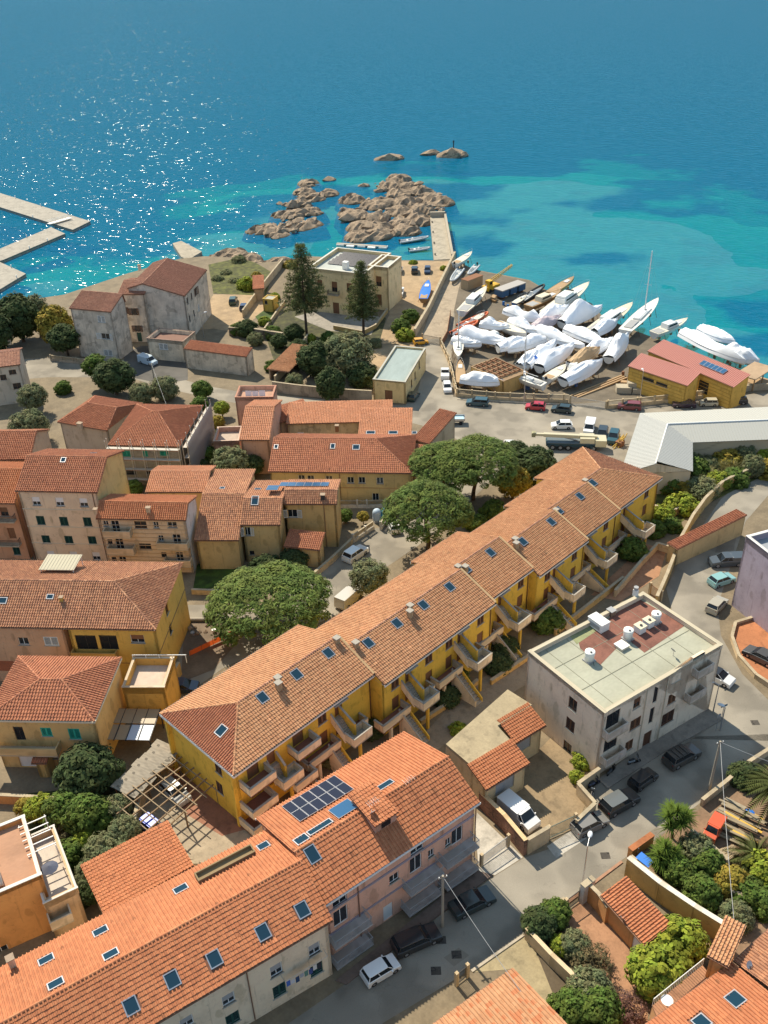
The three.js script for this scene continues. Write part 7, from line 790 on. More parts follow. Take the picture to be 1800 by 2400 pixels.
pontoon('upper grey harbour pontoon at the left edge', [[-174.81, -398.4], [-140.1, -365.8], [-95.91, -323.23], [-99.35, -313.7], [-133.51, -345.43], [-165.43, -373.5]], [[0.2, 1], [0.5, 1], [0.8, 1], [0.4, 0], [0.5, 3]]); pontoon('lower grey harbour pontoon sloping to the left edge', [[-107.6, -317.57], [-100.78, -309.56], [-112.61, -284.07], [-125.94, -265.43], [-130.4, -277.14], [-117.35, -295.52]], [[0.3, 1], [0.6, 1], [0.5, 5]]); pontoon('quay corner at the left edge below the pontoons', [[-141.79, -303.5], [-112.87, -281.67], [-101.67, -270.02], [-105, -257.35], [-114.23, -231.79]], [[0.5, 1], [0.3, 2]]);
{ const [x, z] = [-106.08, -323.04], t = thing('gangway', 'small gangway joining the two grey pontoons', 'gangway', x, 0.95, z, 0.9); part(t, 'ramp', box(9, 0.12, 1.6, 0, 0.5, 0), M.white); for (const s of [1, -1]) part(t, 'handrail', join(bar(V(-4.5, 1.5, s * 0.75), V(4.5, 1.5, s * 0.75), 0.05), ...[-4, -2, 0, 2, 4].map(k => bar(V(k, 0.5, s * 0.75), V(k, 1.5, s * 0.75), 0.035))), M.white); }
deckSlab('landing_stage', 'small concrete landing stage behind the mansion', [[-63.13, -294.21], [-60.86, -296.62], [-52.62, -284.92], [-55.66, -277.08], [-58.06, -280.15]], 1.1, pierM);
{ const [x, z] = [-3.84, -287.86], t = thing('floating_dock', 'low white floating dock behind the palazzo', 'dock', x, 0.1, z, -0.3); for (let k = 0; k < 5; k++) part(t, 'float', box(2.4, 0.5, 2.0, -7 + k * 3.4, 0.15, (k % 2) * 0.8), M.white); part(t, 'walkway', box(16, 0.12, 1.2, -0.4, 0.47, 0), pontM); }

// ---------- walls, fences, gates ----------
function wallRun(name, label, pts, h, m, o = {}) {   // each straight stretch is a part with its own coping
  const t = thing(name, label, o.cat || 'wall', pts[0][0], gy(...pts[0]), pts[0][1]), w = o.w || 0.3, cm = o.cope || mat('concrete', 0.5, 0.42, 0.3);
  for (let i = 0; i + 1 < pts.length; i++) {
    const a = pts[i], b = pts[i + 1], dx = b[0] - a[0], dz = b[1] - a[1], L = Math.hypot(dx, dz), y0 = gy(...a) - t.position.y, y1 = gy(...b) - t.position.y, turn = Math.atan2(-dz, dx);
    const slope = (lo, hi, d, s0 = 0, s1 = L) => { const f = s => y0 + (y1 - y0) * s / L, sh = new THREE.Shape([[s0, f(s0) + lo], [s1, f(s1) + lo], [s1, f(s1) + hi], [s0, f(s0) + hi]].map(p => new THREE.Vector2(...p))); return new THREE.ExtrudeGeometry(sh, { depth: d, bevelEnabled: false }).translate(0, 0, -d / 2); };
    const put = (n, g, mm, k) => { const p = part(t, n, g, mm, k); p.position.set(a[0] - pts[0][0], 0, a[1] - pts[0][1]); p.rotation.y = turn; return p; };
    const eps = i % 2 ? 0.006 : 0; // neighbouring stretches never share a plane
    const base = o.rail ? h * 0.45 : h; const st = put('wall_stretch', slope(-0.4, base - eps, w + eps * 2, 0.01, L - 0.01), m);
    if (o.rail) {
      const n = Math.max(2, Math.round(L / 0.24)), g = []; for (let k = 0; k < n; k++) { const s = (k + 0.5) * L / n; g.push(box(0.1, h * 0.55, 0.1, s, y0 + (y1 - y0) * s / L + base + h * 0.275, 0)); } put('balusters', join(g), o.railM || cm, 'stuff'); put('handrail', slope(h, h + 0.1, w * 0.8), o.railM || cm);
      for (let s = 0; s <= L; s += 3) put('post', box(0.28, h + 0.35, w + 0.08, Math.min(s, L - 0.14), y0 + (y1 - y0) * Math.min(s, L) / L + h / 2 + 0.05, 0), m);
    } else if (!o.bare) put('coping', slope(base + 0.002 + eps, base + 0.08 + eps, w + 0.1 + eps), cm);
  }
  return t;
}
const tanW = mat('plaster', 0.54, 0.42, 0.26), oldW = mat('old', 0.44, 0.37, 0.29), ochW = mat('plaster', 0.58, 0.38, 0.14), orW = mat('plaster', 0.56, 0.27, 0.09), stoneW = mat('rock', 0.36, 0.3, 0.23), whW = mat('plaster', 0.62, 0.58, 0.5), brkW = mat('rock', 0.36, 0.19, 0.13);
wallRun('quay_wall', 'high tan wall between palazzo car park and slipway lane', [[22.68, -266.56], [16.54, -240.75], [12.66, -223.98], [8.58, -208.92]], 2.0, tanW, { w: 0.5 });
wallRun('baluster_fence', 'tan baluster fence along the harbour road behind the red car', [[15.79, -175.08], [23.2, -172.8], [30.77, -171.37], [37.63, -170.41]], 1.7, tanW, { rail: true, cat: 'fence' }); wallRun('baluster_fence', 'baluster fence right of the yard gate', [[44.75, -167], [51.37, -167.89], [60.27, -169.42], [68.52, -171.24]], 1.7, tanW, { rail: true, cat: 'fence' }); wallRun('baluster_fence', 'baluster fence on the lane side of the boatyard', [[14.37, -202.66], [15.41, -193.14], [15.61, -183.82], [15.65, -175.51]], 1.5, tanW, { rail: true, cat: 'fence' });
wallRun('breakwater_wall', 'low grey wall at the right end of the harbour road', [[69.43, -171.38], [75.3, -173.44], [81.42, -173.58]], 1.3, pierM); wallRun('lane_fence', 'rusty mesh fence between lane and wrapped boats', [[18.02, -222.01], [16.16, -208.25], [14.56, -202.64]], 1.6, M.rust, { w: 0.08, bare: true, cat: 'fence' });
wallRun('stone_wall', 'rough stone wall below the sea garden yard', [[-35.56, -213.89], [-29.07, -212.24], [-22.33, -208.98]], 2.1, stoneW, { w: 0.5 }); wallRun('road_wall', 'old grey wall along the harbour road behind the cypress', [[-22.41, -180.72], [-16.91, -178.55], [-8.86, -175.99], [-1.68, -174.37]], 2.3, oldW); wallRun('garden_wall', 'tan wall between sea garden and lawn', [[-33.52, -225.28], [-30.81, -242.04], [-28.45, -254.75], [-26.4, -265.54]], 2.0, tanW); wallRun('lawn_wall', 'low tan wall along the upper lawn', [[-27.31, -215.35], [-25.17, -227.46], [-23.72, -234.34]], 0.9, tanW); wallRun('forecourt_wall', 'low yellow wall round the palazzo forecourt', [[-10.66, -215.52], [-3.66, -211.34], [-0.59, -215.17], [2.51, -225.8]], 1.0, ochW); wallRun('yard_wall', 'tan wall beside the brown carport', [[-22.28, -184.68], [-18.91, -196.04], [-16.48, -208.47]], 1.8, tanW); wallRun('mansion_fence', 'pillared fence in front of the old mansion', [[-74.96, -201.99], [-68.51, -199.72], [-62.01, -196.76], [-57.35, -197.33]], 1.3, oldW, { rail: true, cat: 'fence' });
wallRun('retaining_wall', 'curved tan road wall with iron railing at the right', [[36.66, -100.93], [39.58, -106.45], [44.22, -115.84], [47.94, -122.25], [51.62, -127.65], [56.27, -133.05], [61.87, -136.87], [66.26, -139.36], [75.57, -144.19]], 2.0, ochW, { w: 0.35 });
wallRun('brick_wall', 'reddish brick wall beside the white driveway', [[9.04, -66.77], [11.15, -63.54], [12.84, -60.19]], 2.3, brkW, { w: 0.35, cope: mat('plaster', 0.6, 0.44, 0.24) }); wallRun('court_wall', 'tan wall between brick wall and gate', [[13.04, -60.39], [15.42, -61.89]], 2.2, tanW); wallRun('court_wall', 'stepped tan wall right of the metal gate', [[18.38, -62.96], [20.77, -65.22], [19.52, -67.97], [22.24, -70.05]], 1.7, tanW);
wallRun('front_wall', 'low tan street wall before the garden bushes', [[12.8, -52.36], [15.63, -54.08]], 1.4, tanW); wallRun('patio_wall', 'tan side wall of the patio garden', [[11.58, -50.99], [13.37, -48.29], [15.34, -45.65]], 1.6, tanW, { cope: mat('plaster', 0.6, 0.47, 0.3) }); wallRun('patio_wall', 'orange wall between patio gate and garden house', [[18, -54.73], [18.66, -53.64], [19.15, -52.25]], 2.4, orW); wallRun('gate_pillar_wall', 'short cream wall beside the patio gate', [[17.23, -54.48], [18.46, -55.38]], 2.6, whW, { w: 0.5 }); wallRun('ramp_wall', 'long sloping ochre wall with white coping in the right garden', [[22.22, -57.57], [24.48, -54.58], [26.92, -51.96], [29.3, -49.68]], 2.6, mat('plaster', 0.56, 0.38, 0.13), { w: 0.4, cope: mat('plaster', 0.66, 0.62, 0.54) }); wallRun('garden_step_wall', 'white stepped wall above the ochre ramp', [[22.97, -58.95], [25.2, -55.74], [27.9, -52.6]], 1.0, whW);
wallRun('tiled_wall', 'short street wall capped with orange tiles', [[23.01, -59.47], [25.68, -61.3]], 1.3, orW, { w: 0.5, cope: mat('concrete', 0.46, 0.17, 0.07) }); wallRun('timber_yard_wall', 'pale wall between garden and timber yard', [[29.65, -61.67], [30.94, -59.77], [32.09, -57.88]], 1.3, whW); wallRun('timber_yard_wall', 'grey street wall of the timber yard', [[32.07, -65.77], [35.45, -68.3], [38.75, -70.95], [43.55, -73.99]], 1.0, tanW); wallRun('terrace_wall', 'planted terrace wall behind the palm', [[30.99, -54.79], [32.88, -53.32], [35.11, -51.87]], 1.2, ochW);
wallRun('street_wall', 'low tan wall along the middle street', [[-10.82, -110.51], [-7.92, -115.12], [-5.04, -120.27]], 1.0, tanW); wallRun('baluster_fence', 'cream baluster fence in front of the ochre end block', [[-4.91, -120.51], [-1.78, -124.41]], 1.4, whW, { rail: true, cat: 'fence' }); wallRun('baluster_fence', 'cream baluster fence beside the blue tanks', [[-0.57, -124.07], [1.37, -128.78]], 1.4, whW, { rail: true, cat: 'fence' }); wallRun('house_fence', 'baluster fence below the long yellow house', [[-7.36, -131.59], [-2.79, -131.28], [1.08, -131.31]], 1.3, whW, { rail: true, cat: 'fence' }); wallRun('lawn_edge_wall', 'low tan wall below the small lawn', [[-27.89, -108.03], [-21.68, -107.25]], 0.8, tanW);
wallRun('planter_wall', 'tan planter wall along the slab path', [[3.41, -79.37], [8.27, -83.6], [10.88, -86.46]], 0.7, ochW); wallRun('planter_wall', 'second planter wall further along the slab path', [[12.43, -86.14], [17.86, -90.85]], 0.7, ochW); wallRun('patio_edge_wall', 'tan wall along the far patio', [[31.7, -103.75], [37.55, -111.55], [40.84, -115.69], [42.97, -114.12]], 1.2, tanW); wallRun('garden_boundary', 'ochre wall behind the white block', [[21.94, -95.52], [28.34, -101.9], [33.73, -107.33]], 1.0, ochW); wallRun('garden_boundary', 'orange garden wall at the left edge', [[-44.35, -69.68], [-39.58, -69.17], [-35.28, -68.56]], 1.3, orW); wallRun('court_boundary', 'cream curved wall round the end court', [[-25.88, -62.9], [-23.39, -61.2], [-21.01, -59.81], [-19.31, -59.74]], 1.2, whW); wallRun('court_boundary', 'tan wall behind the pergola', [[-26.7, -62.66], [-26.88, -67.73], [-26.25, -73.89], [-23.95, -74.45]], 1.6, tanW); wallRun('parking_wall', 'curved stone wall of the orange parking deck', [[48.69, -97.33], [45.94, -96.25], [44.52, -93.39], [44.07, -89.47], [44.87, -85.7], [46.78, -82.45]], 0.7, tanW);
wallRun('slope_wall', 'terraced garden wall below the row far corner', [[43.14, -126.84], [46.12, -125.28], [48.91, -127.83]], 1.3, ochW); wallRun('street_parapet', 'ochre wall beside the dark blue car', [[-26.44, -90.17], [-27.16, -86.94]], 2.0, ochW);
// gates of upright bars
function gate(label, a, b, h, m = M.iron) { const dx = b[0] - a[0], dz = b[1] - a[1], L = Math.hypot(dx, dz), t = thing('metal_gate', label, 'gate', a[0], gy(...a), a[1], Math.atan2(-dz, dx)), g = []; for (let s = 0.1; s < L; s += 0.14) g.push(box(0.035, h, 0.035, s, h / 2 + 0.1, 0)); part(t, 'bars', join(g), m, 'stuff'); part(t, 'frame', join(box(L, 0.07, 0.06, L / 2, h + 0.1, 0), box(L, 0.07, 0.06, L / 2, 0.15, 0)), m); for (const s of [0, L]) part(t, 'gate_post', boxUp(0.3, h + 0.4, 0.3, s, 0, 0), tanW); }
gate('green-grey metal gate of the garage court', [15.45, -62.1], [18.4, -63.51], 1.7, plain(0.1, 0.13, 0.11)); gate('sliding grey gate across the white driveway', [8.41, -59.13], [11.3, -61.36], 1.4, M.grey); gate('black iron gate of the brick patio', [15.63, -53.61], [17.28, -54.76], 1.6, M.black); gate('iron gate between lane and boatyard', [10.24, -206.13], [14.24, -203.7], 1.6, M.iron); gate('red-brown gate of the far patio', [36.72, -104.29], [37.75, -102.38], 1.6, M.rust); gate('yard gate between the baluster fences', [37.9, -169.98], [44.42, -167.03], 1.4, M.grey); gate('small black gate at the bottom edge house', [4.93, -46.65], [5.93, -47.42], 1.5, M.black);

// ---------- lamps, poles, wires ----------
function lampPost(label, [x, z], h, turn, reach = 1.0) { const t = thing('street_lamp', label, 'street lamp', x, gy(x, z), z, turn, 'street lamps'); part(t, 'pole', cyl(0.05, 0.09, h, 8), M.steel); part(t, 'arm', bar(V(0, h, 0), V(reach, h + 0.2, 0), 0.04), M.steel); part(t, 'lamp_head', new THREE.SphereGeometry(0.3, 12, 8).scale(1.4, 0.45, 0.8).translate(reach + 0.2, h + 0.18, 0), plain(0.6, 0.62, 0.64, 0.4)); }
lampPost('tall street lamp standing in the sunny part of the street', [17.61, -55.8], 6.7, 1.2); lampPost('white street lamp before the scaffolded house', [-35.6, -142.76], 4.6, 2.4, 0.5); lampPost('street lamp behind the old mansion', [-41.54, -212.79], 6, 0.6); lampPost('street lamp at the corner of the white block', [37.92, -80.03], 4.2, 2.6, 0.8); lampPost('street lamp by the harbour road fence', [28.72, -170.3], 6.5, 1.6, 0.8); lampPost('street lamp on the boatyard shed side', [52.18, -171.1], 6, 1.6, 0.6); lampPost('lamp on the lane side wall of the garden', [37.7, -76.88], 3.6, 2.6, 0.3);
function pole(label, [x, z], h) { const t = thing('utility_pole', label, 'pole', x, gy(x, z), z, 0.3); part(t, 'shaft', cyl(0.11, 0.16, h, 8), mat('concrete', 0.4, 0.36, 0.3)); part(t, 'cross_arm', box(0.9, 0.08, 0.08, 0, h - 0.3, 0), M.iron); part(t, 'insulator', cyl(0.05, 0.05, 0.2, 6, 0.35, h - 0.26, 0), M.white); part(t, 'insulator', cyl(0.05, 0.05, 0.2, 6, -0.35, h - 0.26, 0), M.white); return [x, gy(x, z) + h - 0.1, z]; }
const p1 = pole('wooden-grey pole on the pavement before the pink house', [4.12, -52.51], 7.4), p2 = pole('braced pole at the timber yard corner', [33.69, -68.07], 7.2), p3 = pole('thin pole between the mansion and the lane', [-47.66, -184.07], 6), p4 = pole('pole beside the scaffolding', [-33.86, -141.7], 7.5);
function wire(label, a, b, sag) { const t = thing('overhead_wire', label, 'wire', 0, 0, 0), A = V(...a), B = V(...b), pts = []; for (let k = 0; k <= 12; k++) { const s = k / 12, p = V().lerpVectors(A, B, s); p.y -= sag * 4 * s * (1 - s); pts.push(p); } t.position.copy(A); part(t, 'cable', new THREE.TubeGeometry(new THREE.CatmullRomCurve3(pts.map(p => p.sub(A))), 24, 0.025, 4), plain(0.4, 0.4, 0.4)); }
wire('white cable from the pavement pole over the street', p1, [14.5, 12.5, -36], 0.6); wire('cable from the timber yard pole to the right', p2, [48, 15, -60], 0.5); wire('cable from the timber yard pole into the garden', p2, [29, 13, -48], 0.4); wire('thin cable from scaffold pole to the lane', p4, p3, 0.5);
{ const [x, z] = [38.3, -78.41], t = thing('road_sign', 'blue street sign at the corner of the white block', 'sign', x, gy(x, z), z, 0.4); part(t, 'post', cyl(0.04, 0.04, 2.6, 6), M.steel); part(t, 'plate', box(0.9, 0.3, 0.03, 0, 2.4, 0), plain(0.05, 0.14, 0.2)); const [x2, z2] = [37.22, -76.9], s = thing('road_sign', 'round traffic sign beside the street plate', 'sign', x2, gy(x2, z2), z2, 0.5); part(s, 'post', cyl(0.04, 0.04, 2.4, 6), M.steel); part(s, 'disc', new THREE.CylinderGeometry(0.32, 0.32, 0.03, 18).rotateX(Math.PI / 2).translate(0, 2.3, 0), M.grey); }
// drain covers and worn patches laid in the road
for (const p of [[3.9, -51.1], [5.18, -49.59], [3.24, -48.08], [20.79, -59.87], [42.1, -77.94], [20.49, -59.88]].slice(0, 5)) { const m = structure('drain_cover', sheetGeo([[p[0] - 0.45, p[1] - 0.4], [p[0] + 0.45, p[1] - 0.4], [p[0] + 0.45, p[1] + 0.4], [p[0] - 0.45, p[1] + 0.4]], 0.016), mat('rock', 0.11, 0.1, 0.09)); }

// ---------- roof of the white block ----------
const onRoof = (label, name, cat, [x, z], y, turn = -0.99) => thing(name, label, cat, x, y, z, turn);
const tankM = plain(0.72, 0.72, 0.69, 0.45), RY = 16.86;
function tank(label, at, r = 0.58, h = 1.25) { const t = onRoof(label, 'water_tank', 'tank', at, RY); part(t, 'plinth', boxUp(1.1, 0.16, 1.1), M.grey); part(t, 'barrel', new THREE.LatheGeometry([[0, 0], [r * 0.9, 0], [r * 0.92, h * 0.7], [r, h * 0.72], [r, h * 0.9], [r * 0.96, h], [0, h + 0.06]].map(p => new THREE.Vector2(...p)), 22).translate(0, 0.16, 0), tankM); part(t, 'lid', cyl(0.12, 0.12, 0.06, 8, 0.25, h + 0.2, 0.1), M.dark); part(t, 'pipe', bar(V(r, 0.3, 0), V(r + 0.5, 0.15, 0.3), 0.03), M.dark); }
tank('white barrel tank standing alone on the flat roof', [22.3, -79.18]); tank('white barrel tank at the lower end of the tank row', [27.39, -82.63]); tank('white barrel tank at the upper end of the tank row', [31.29, -85.41]);
function cubeTank(label, at) { const t = onRoof(label, 'cube_tank', 'tank', at, RY); part(t, 'body', new THREE.ExtrudeGeometry(rrect(1.0, 1.0, 0.1), { depth: 0.75, bevelEnabled: true, bevelSize: 0.04, bevelThickness: 0.05, bevelSegments: 2 }).rotateX(-Math.PI / 2).translate(0, 0.12, 0), tankM); part(t, 'rim', box(1.14, 0.08, 1.14, 0, 0.95, 0), M.cream); part(t, 'cap', cyl(0.16, 0.16, 0.12, 10, 0.1, 0.99, 0), M.dark); }
cubeTank('lower white cube tank between the barrels', [29.06, -83.82]); cubeTank('upper white cube tank between the barrels', [30.28, -84.76]);
{ const t = onRoof('large white box unit at the roof edge', 'roof_unit', 'box', [24.48, -84.83], RY); part(t, 'body', boxUp(2.2, 1.1, 1.3, 0, 0.1, 0), tankM); part(t, 'lid', box(2.3, 0.06, 1.4, 0, 1.24, 0), M.white); part(t, 'louvre', box(1.6, 0.5, 0.03, 0, 0.6, 0.67), M.grey); const b = onRoof('pale roof hatch beside the tank row', 'roof_hatch', 'hatch', [26.4, -81.27], RY); part(b, 'kerb', boxUp(1.2, 0.3, 1.2), M.cream); part(b, 'cover', box(1.3, 0.08, 1.3, 0, 0.36, 0), tankM); const d = onRoof('grey dish on the flat roof corner', 'satellite_dish', 'dish', [31.78, -79.56], RY); part(d, 'pole', cyl(0.03, 0.03, 0.9, 6), M.steel); part(d, 'reflector', new THREE.SphereGeometry(0.5, 14, 6, 0, 6.3, 0, 0.75).scale(1, 0.5, 1).rotateX(2.1).translate(0, 1.0, 0), M.grey); const c = onRoof('small chimney stack at the roof top corner', 'roof_chimney', 'chimney', [29.96, -89.86], 17.4); part(c, 'stack', boxUp(0.5, 0.9, 0.5), tankM); part(c, 'cowl', cyl(0.3, 0.26, 0.4, 10, 0, 0.9, 0), M.grey); const k = onRoof('old brick vent box on the flat roof', 'roof_vent', 'vent', [26.47, -87.08], RY); part(k, 'body', boxUp(0.8, 0.7, 0.7), mat('rock', 0.4, 0.28, 0.2)); part(k, 'lid', box(0.95, 0.08, 0.85, 0, 0.74, 0), M.grey); }
{ const H = scene.getObjectByName('apartment_block'); for (const [pts, m, y] of [[[[21.75, -82.74], [30.38, -90.03], [34.58, -84.66], [28.74, -80.19], [27.28, -82.75], [23.44, -78.47], [21.71, -81.26]], mat('concrete', 0.27, 0.115, 0.085), 0.004], [[[20.92, -83.53], [23.64, -85.07], [24.09, -84.13], [21.46, -82.01]], mat('concrete', 0.34, 0.37, 0.2), 0.009]]) { const f = part(H, 'roofing_felt', sheetGeo(pts, 0, () => RY + y), m); H.updateMatrixWorld(true); H.remove(f); scene.add(f); H.attach(f); } }

// ---------- grey metal roof on an angled hall ----------
{
  const E = 9, R = 10.5, t = thing('metal_hall', 'L-shaped hall with ribbed grey metal roof beside the reeds', 'building', 53.5, 4.3, -142.2, 0.02), y0 = E - 4.3, y1 = R - 4.3, mm = plain(0.40, 0.40, 0.37, 0.8), m2 = plain(0.38, 0.385, 0.37, 0.8);
  const r = V(-3.3, y1, -4.3), rf = V(46, y1, -4.1), bl = V(-6, y0, -11.7), bf = V(46, y0, -12.4), fi = V(0, y0, 0), ff = V(46, y0, 0.4), fl = V(-13.2, y0, 5.6), re = V(-9.2, y1, 9.2), fr = V(-3.0, y0, 9.6), fl2 = V(-15, y0, 9.6);
  const ribbed = (pts, m, name) => { const f = frame(pts), q = pts.map(f.to), s = new THREE.Shape(q.map(p => new THREE.Vector2(...p))), k = part(t, name, new THREE.ExtrudeGeometry(s, { depth: 0.08, bevelEnabled: false }).translate(0, 0, -0.08), m); k.applyMatrix4(f.m); const xs = q.map(p => p[0]), g = []; for (let x = Math.min(...xs) + 0.25; x < Math.max(...xs); x += 0.5) { let lo = 1e9, hi = -1e9; q.forEach((a, i) => { const b = q[(i + 1) % q.length]; if ((a[0] - x) * (b[0] - x) <= 0 && a[0] !== b[0]) { const y = a[1] + (b[1] - a[1]) * (x - a[0]) / (b[0] - a[0]); lo = Math.min(lo, y); hi = Math.max(hi, y); } }); if (hi - lo > 0.3) g.push(box(0.07, hi - lo, 0.035, x, (lo + hi) / 2, 0.015)); } part(k, 'ribs', join(g), m, 'stuff'); };
  ribbed([bf, bl, r, rf], mm, 'roof_slope'); ribbed([fi, ff, rf, r], mm, 'roof_slope'); ribbed([bl, fl2, re, r], m2, 'roof_slope'); ribbed([fr, fi, r, re], m2, 'roof_slope');
  part(t, 'gable_end', tri([fl2, fr, re].flatMap(q => [q.x, q.y, q.z - 0.1])), mat('plaster', 0.6, 0.5, 0.35)); part(t, 'ridge_cap', join(bar(r, rf, 0.14, 6), bar(r, re, 0.14, 6)), M.white); const wm = mat('plaster', 0.6, 0.5, 0.35), W = (a, b) => { const dx = b.x - a.x, dz = b.z - a.z, L = Math.hypot(dx, dz), p = part(t, 'wall', box(L, y0 + 1, 0.25, L / 2, (y0 - 1) / 2 - 0.1, 0), wm); p.position.set(a.x, 0, a.z); p.rotation.y = Math.atan2(-dz, dx); }; W(V(-5.6, 0, -11.3), V(45, 0, -12)); W(V(0.2, 0, -0.4), V(45, 0, 0)); W(V(-5.8, 0, -11), V(-14.5, 0, 9.2)); W(V(-3.3, 0, 9.2), V(-0.4, 0, 0)); W(V(-14.5, 0, 9.3), V(-3.3, 0, 9.3));
}
// ---------- things in the boatyard ----------
{
  let [x, z] = [25.26, -242.55], t = thing('container', 'tan shipping container by the yellow crane', 'container', x, gy(x, z), z, 0.75); part(t, 'body', boxUp(6, 2.6, 2.4), plain(0.42, 0.32, 0.2, 0.8)); const g = []; for (let k = -2.8; k <= 2.8; k += 0.35) g.push(boxUp(0.15, 2.3, 0.06, k, 0.15, 1.22)); part(t, 'ribs', join(g), plain(0.38, 0.28, 0.17, 0.8), 'stuff'); part(t, 'roof_plate', box(6.1, 0.08, 2.5, 0, 2.64, 0), M.rust);
  [x, z] = [29.89, -239.45]; t = thing('yard_crane', 'yellow boatyard crane with folded lattice boom', 'crane', x, gy(x, z), z, 0.75); const ym = plain(0.62, 0.36, 0.02, 0.6); part(t, 'carriage', boxUp(4.5, 1.0, 2.4, 0, 0.5, 0), ym); part(t, 'cab', boxUp(1.4, 1.6, 1.4, -1.2, 1.5, 0.4), ym); part(t, 'cab_window', box(0.9, 0.7, 1.46, -1.2, 2.5, 0.4), carGlass); part(t, 'boom', join(...[[-0.4, -0.4], [-0.4, 0.4], [0.4, -0.4], [0.4, 0.4]].map(([a, b]) => bar(V(-1, 2.2 + a, b), V(8.5, 4.6 + a * 0.4, b * 0.4), 0.08)), ...Array.from({ length: 9 }, (_, k) => bar(V(-0.5 + k, 2.3 + k * 0.25 - 0.35, 0.4), V(0.5 + k, 2.6 + k * 0.25 + 0.3, -0.4), 0.05))), ym, 'stuff'); for (const wx of [-1.5, 1.5]) for (const s of [1, -1]) part(t, 'wheel', new THREE.CylinderGeometry(0.5, 0.5, 0.35, 14).rotateX(Math.PI / 2).translate(wx, 0.5, s * 1.1), rubber);
  [x, z] = [34.45, -235.76]; t = thing('work_pontoon', 'flat blue-grey steel pontoon laid up behind the crane', 'pontoon', x, gy(x, z), z, 0.7); part(t, 'deck', boxUp(9, 0.25, 3.0, 0, 2.2, 0), plain(0.36, 0.34, 0.32, 0.8)); for (const k of [-3.2, 0, 3.2]) part(t, 'float', boxUp(2.4, 1.6, 2.8, k, 0.6, 0), plain(0.05, 0.12, 0.22, 0.6)); part(t, 'support', join(boxUp(0.3, 0.7, 2.6, -3.5, 0, 0), boxUp(0.3, 0.7, 2.6, 3.5, 0, 0)), M.rust, 'stuff');
  [x, z] = [52.2, -174.68]; t = thing('concrete_blocks', 'stack of pale concrete blocks beside the yard gate', 'blocks', x, gy(x, z), z, -0.1); for (const [a, b, c, w, h] of [[-2.5, 0, 0, 3, 1.3], [1.5, 0, 0.2, 4.6, 1.1], [0, 1.12, -0.6, 3.4, 0.9], [4.6, 0, -0.8, 2.4, 1.0]]) part(t, 'block', boxUp(w, h, 2.0, a, b, c), mat('concrete', 0.5, 0.44, 0.34));
  [x, z] = [45.06, -178.07]; t = thing('slipway_timber', 'long timber beams lying along the slipway', 'timber', x, gy(x, z), z, 0.62); for (let k = 0; k < 3; k++) part(t, 'beam', boxUp(15, 0.3, 0.35, 0, 0.05, k * 0.7), teak);
  [x, z] = [76.89, -176.98]; t = thing('landing_hut', 'open wooden deck hut at the water by the shed', 'hut', x, gy(x, z) - 0.2, z, 0.75); part(t, 'roof', box(8, 0.2, 4.4, 0, 3.0, 0), mat('concrete', 0.46, 0.33, 0.22)); for (const a of [-3.6, 0, 3.6]) for (const b of [-1.9, 1.9]) part(t, 'post', boxUp(0.2, 3, 0.2, a, 0, b), teak); part(t, 'deck', box(8.2, 0.2, 4.6, 0, 0.1, 0), teak);
  const hut = scene.getObjectByName('boatyard_hut'); { const L = 7, g = []; for (let k = 0; k < 5; k++) { const b = part(hut, 'roof_beam', box(0.22, 0.22, 6.2, 1.2 + k * 1.7, 3.35, -3.5), M.rust); part(hut, 'roof_beam', box(7.5, 0.2, 0.22, 4.4, 3.56, -0.9 - k * 1.35), M.rust); } }
  [x, z] = [42.83, -150.86]; t = thing('scrap_heap', 'yellow-brown scrap frame beside the metal hall', 'scrap', x, gy(x, z), z, 0.8); for (let k = 0; k < 7; k++) part(t, 'bar', bar(V(rr(-2, 0), 0.1, rr(-1, 1)), V(rr(0.5, 2.5), rr(1, 2.6), rr(-1, 1)), 0.1), plain(0.5, 0.32, 0.06, 0.8)); part(t, 'crate', boxUp(1.4, 1.0, 1.2, 0.4, 0, 0.4), M.rust);
}
// ---------- scaffolding ----------
{
  const H = [-46.4, -141.8], t = thing('scaffolding', 'tube scaffolding with plank decks round the red pyramid roof house', 'scaffolding', H[0], 4.3, H[1], -0.1222), L = 12.6, D = 15.2;
  const frameSide = (n, len, put) => { for (let k = 0; k <= n; k++) { const s = len * k / n; for (const o of [0.35, 1.2]) part(t, 'standard', bar(put(s, 0, o), put(s, 9.6, o), 0.065, 6), M.steel); } for (const y of [2, 4, 6, 8]) { for (const o of [0.35, 1.2]) part(t, 'ledger', bar(put(0, y, o), put(len, y, o), 0.05, 5), M.rust); const a = put(0, y, 0.42), b = put(len, y, 1.12), m = part(t, 'plank_deck', box(Math.abs(b.x - a.x), 0.06, Math.abs(b.z - a.z), (a.x + b.x) / 2, y + 0.07, (a.z + b.z) / 2), plain(0.46, 0.42, 0.36, 0.8)); } };
  frameSide(6, L, (s, y, o) => V(s, y, o)); frameSide(6, D, (s, y, o) => V(L + o, y, -s)); part(t, 'safety_net', box(0.03, 7, D, L + 1.35, 5.4, -D / 2), new THREE.MeshPhysicalMaterial({ name: 'net', color: new THREE.Color().setRGB(0.4, 0.4, 0.42), roughness: 0.5, transmission: 0.7, thickness: 0 }));
}
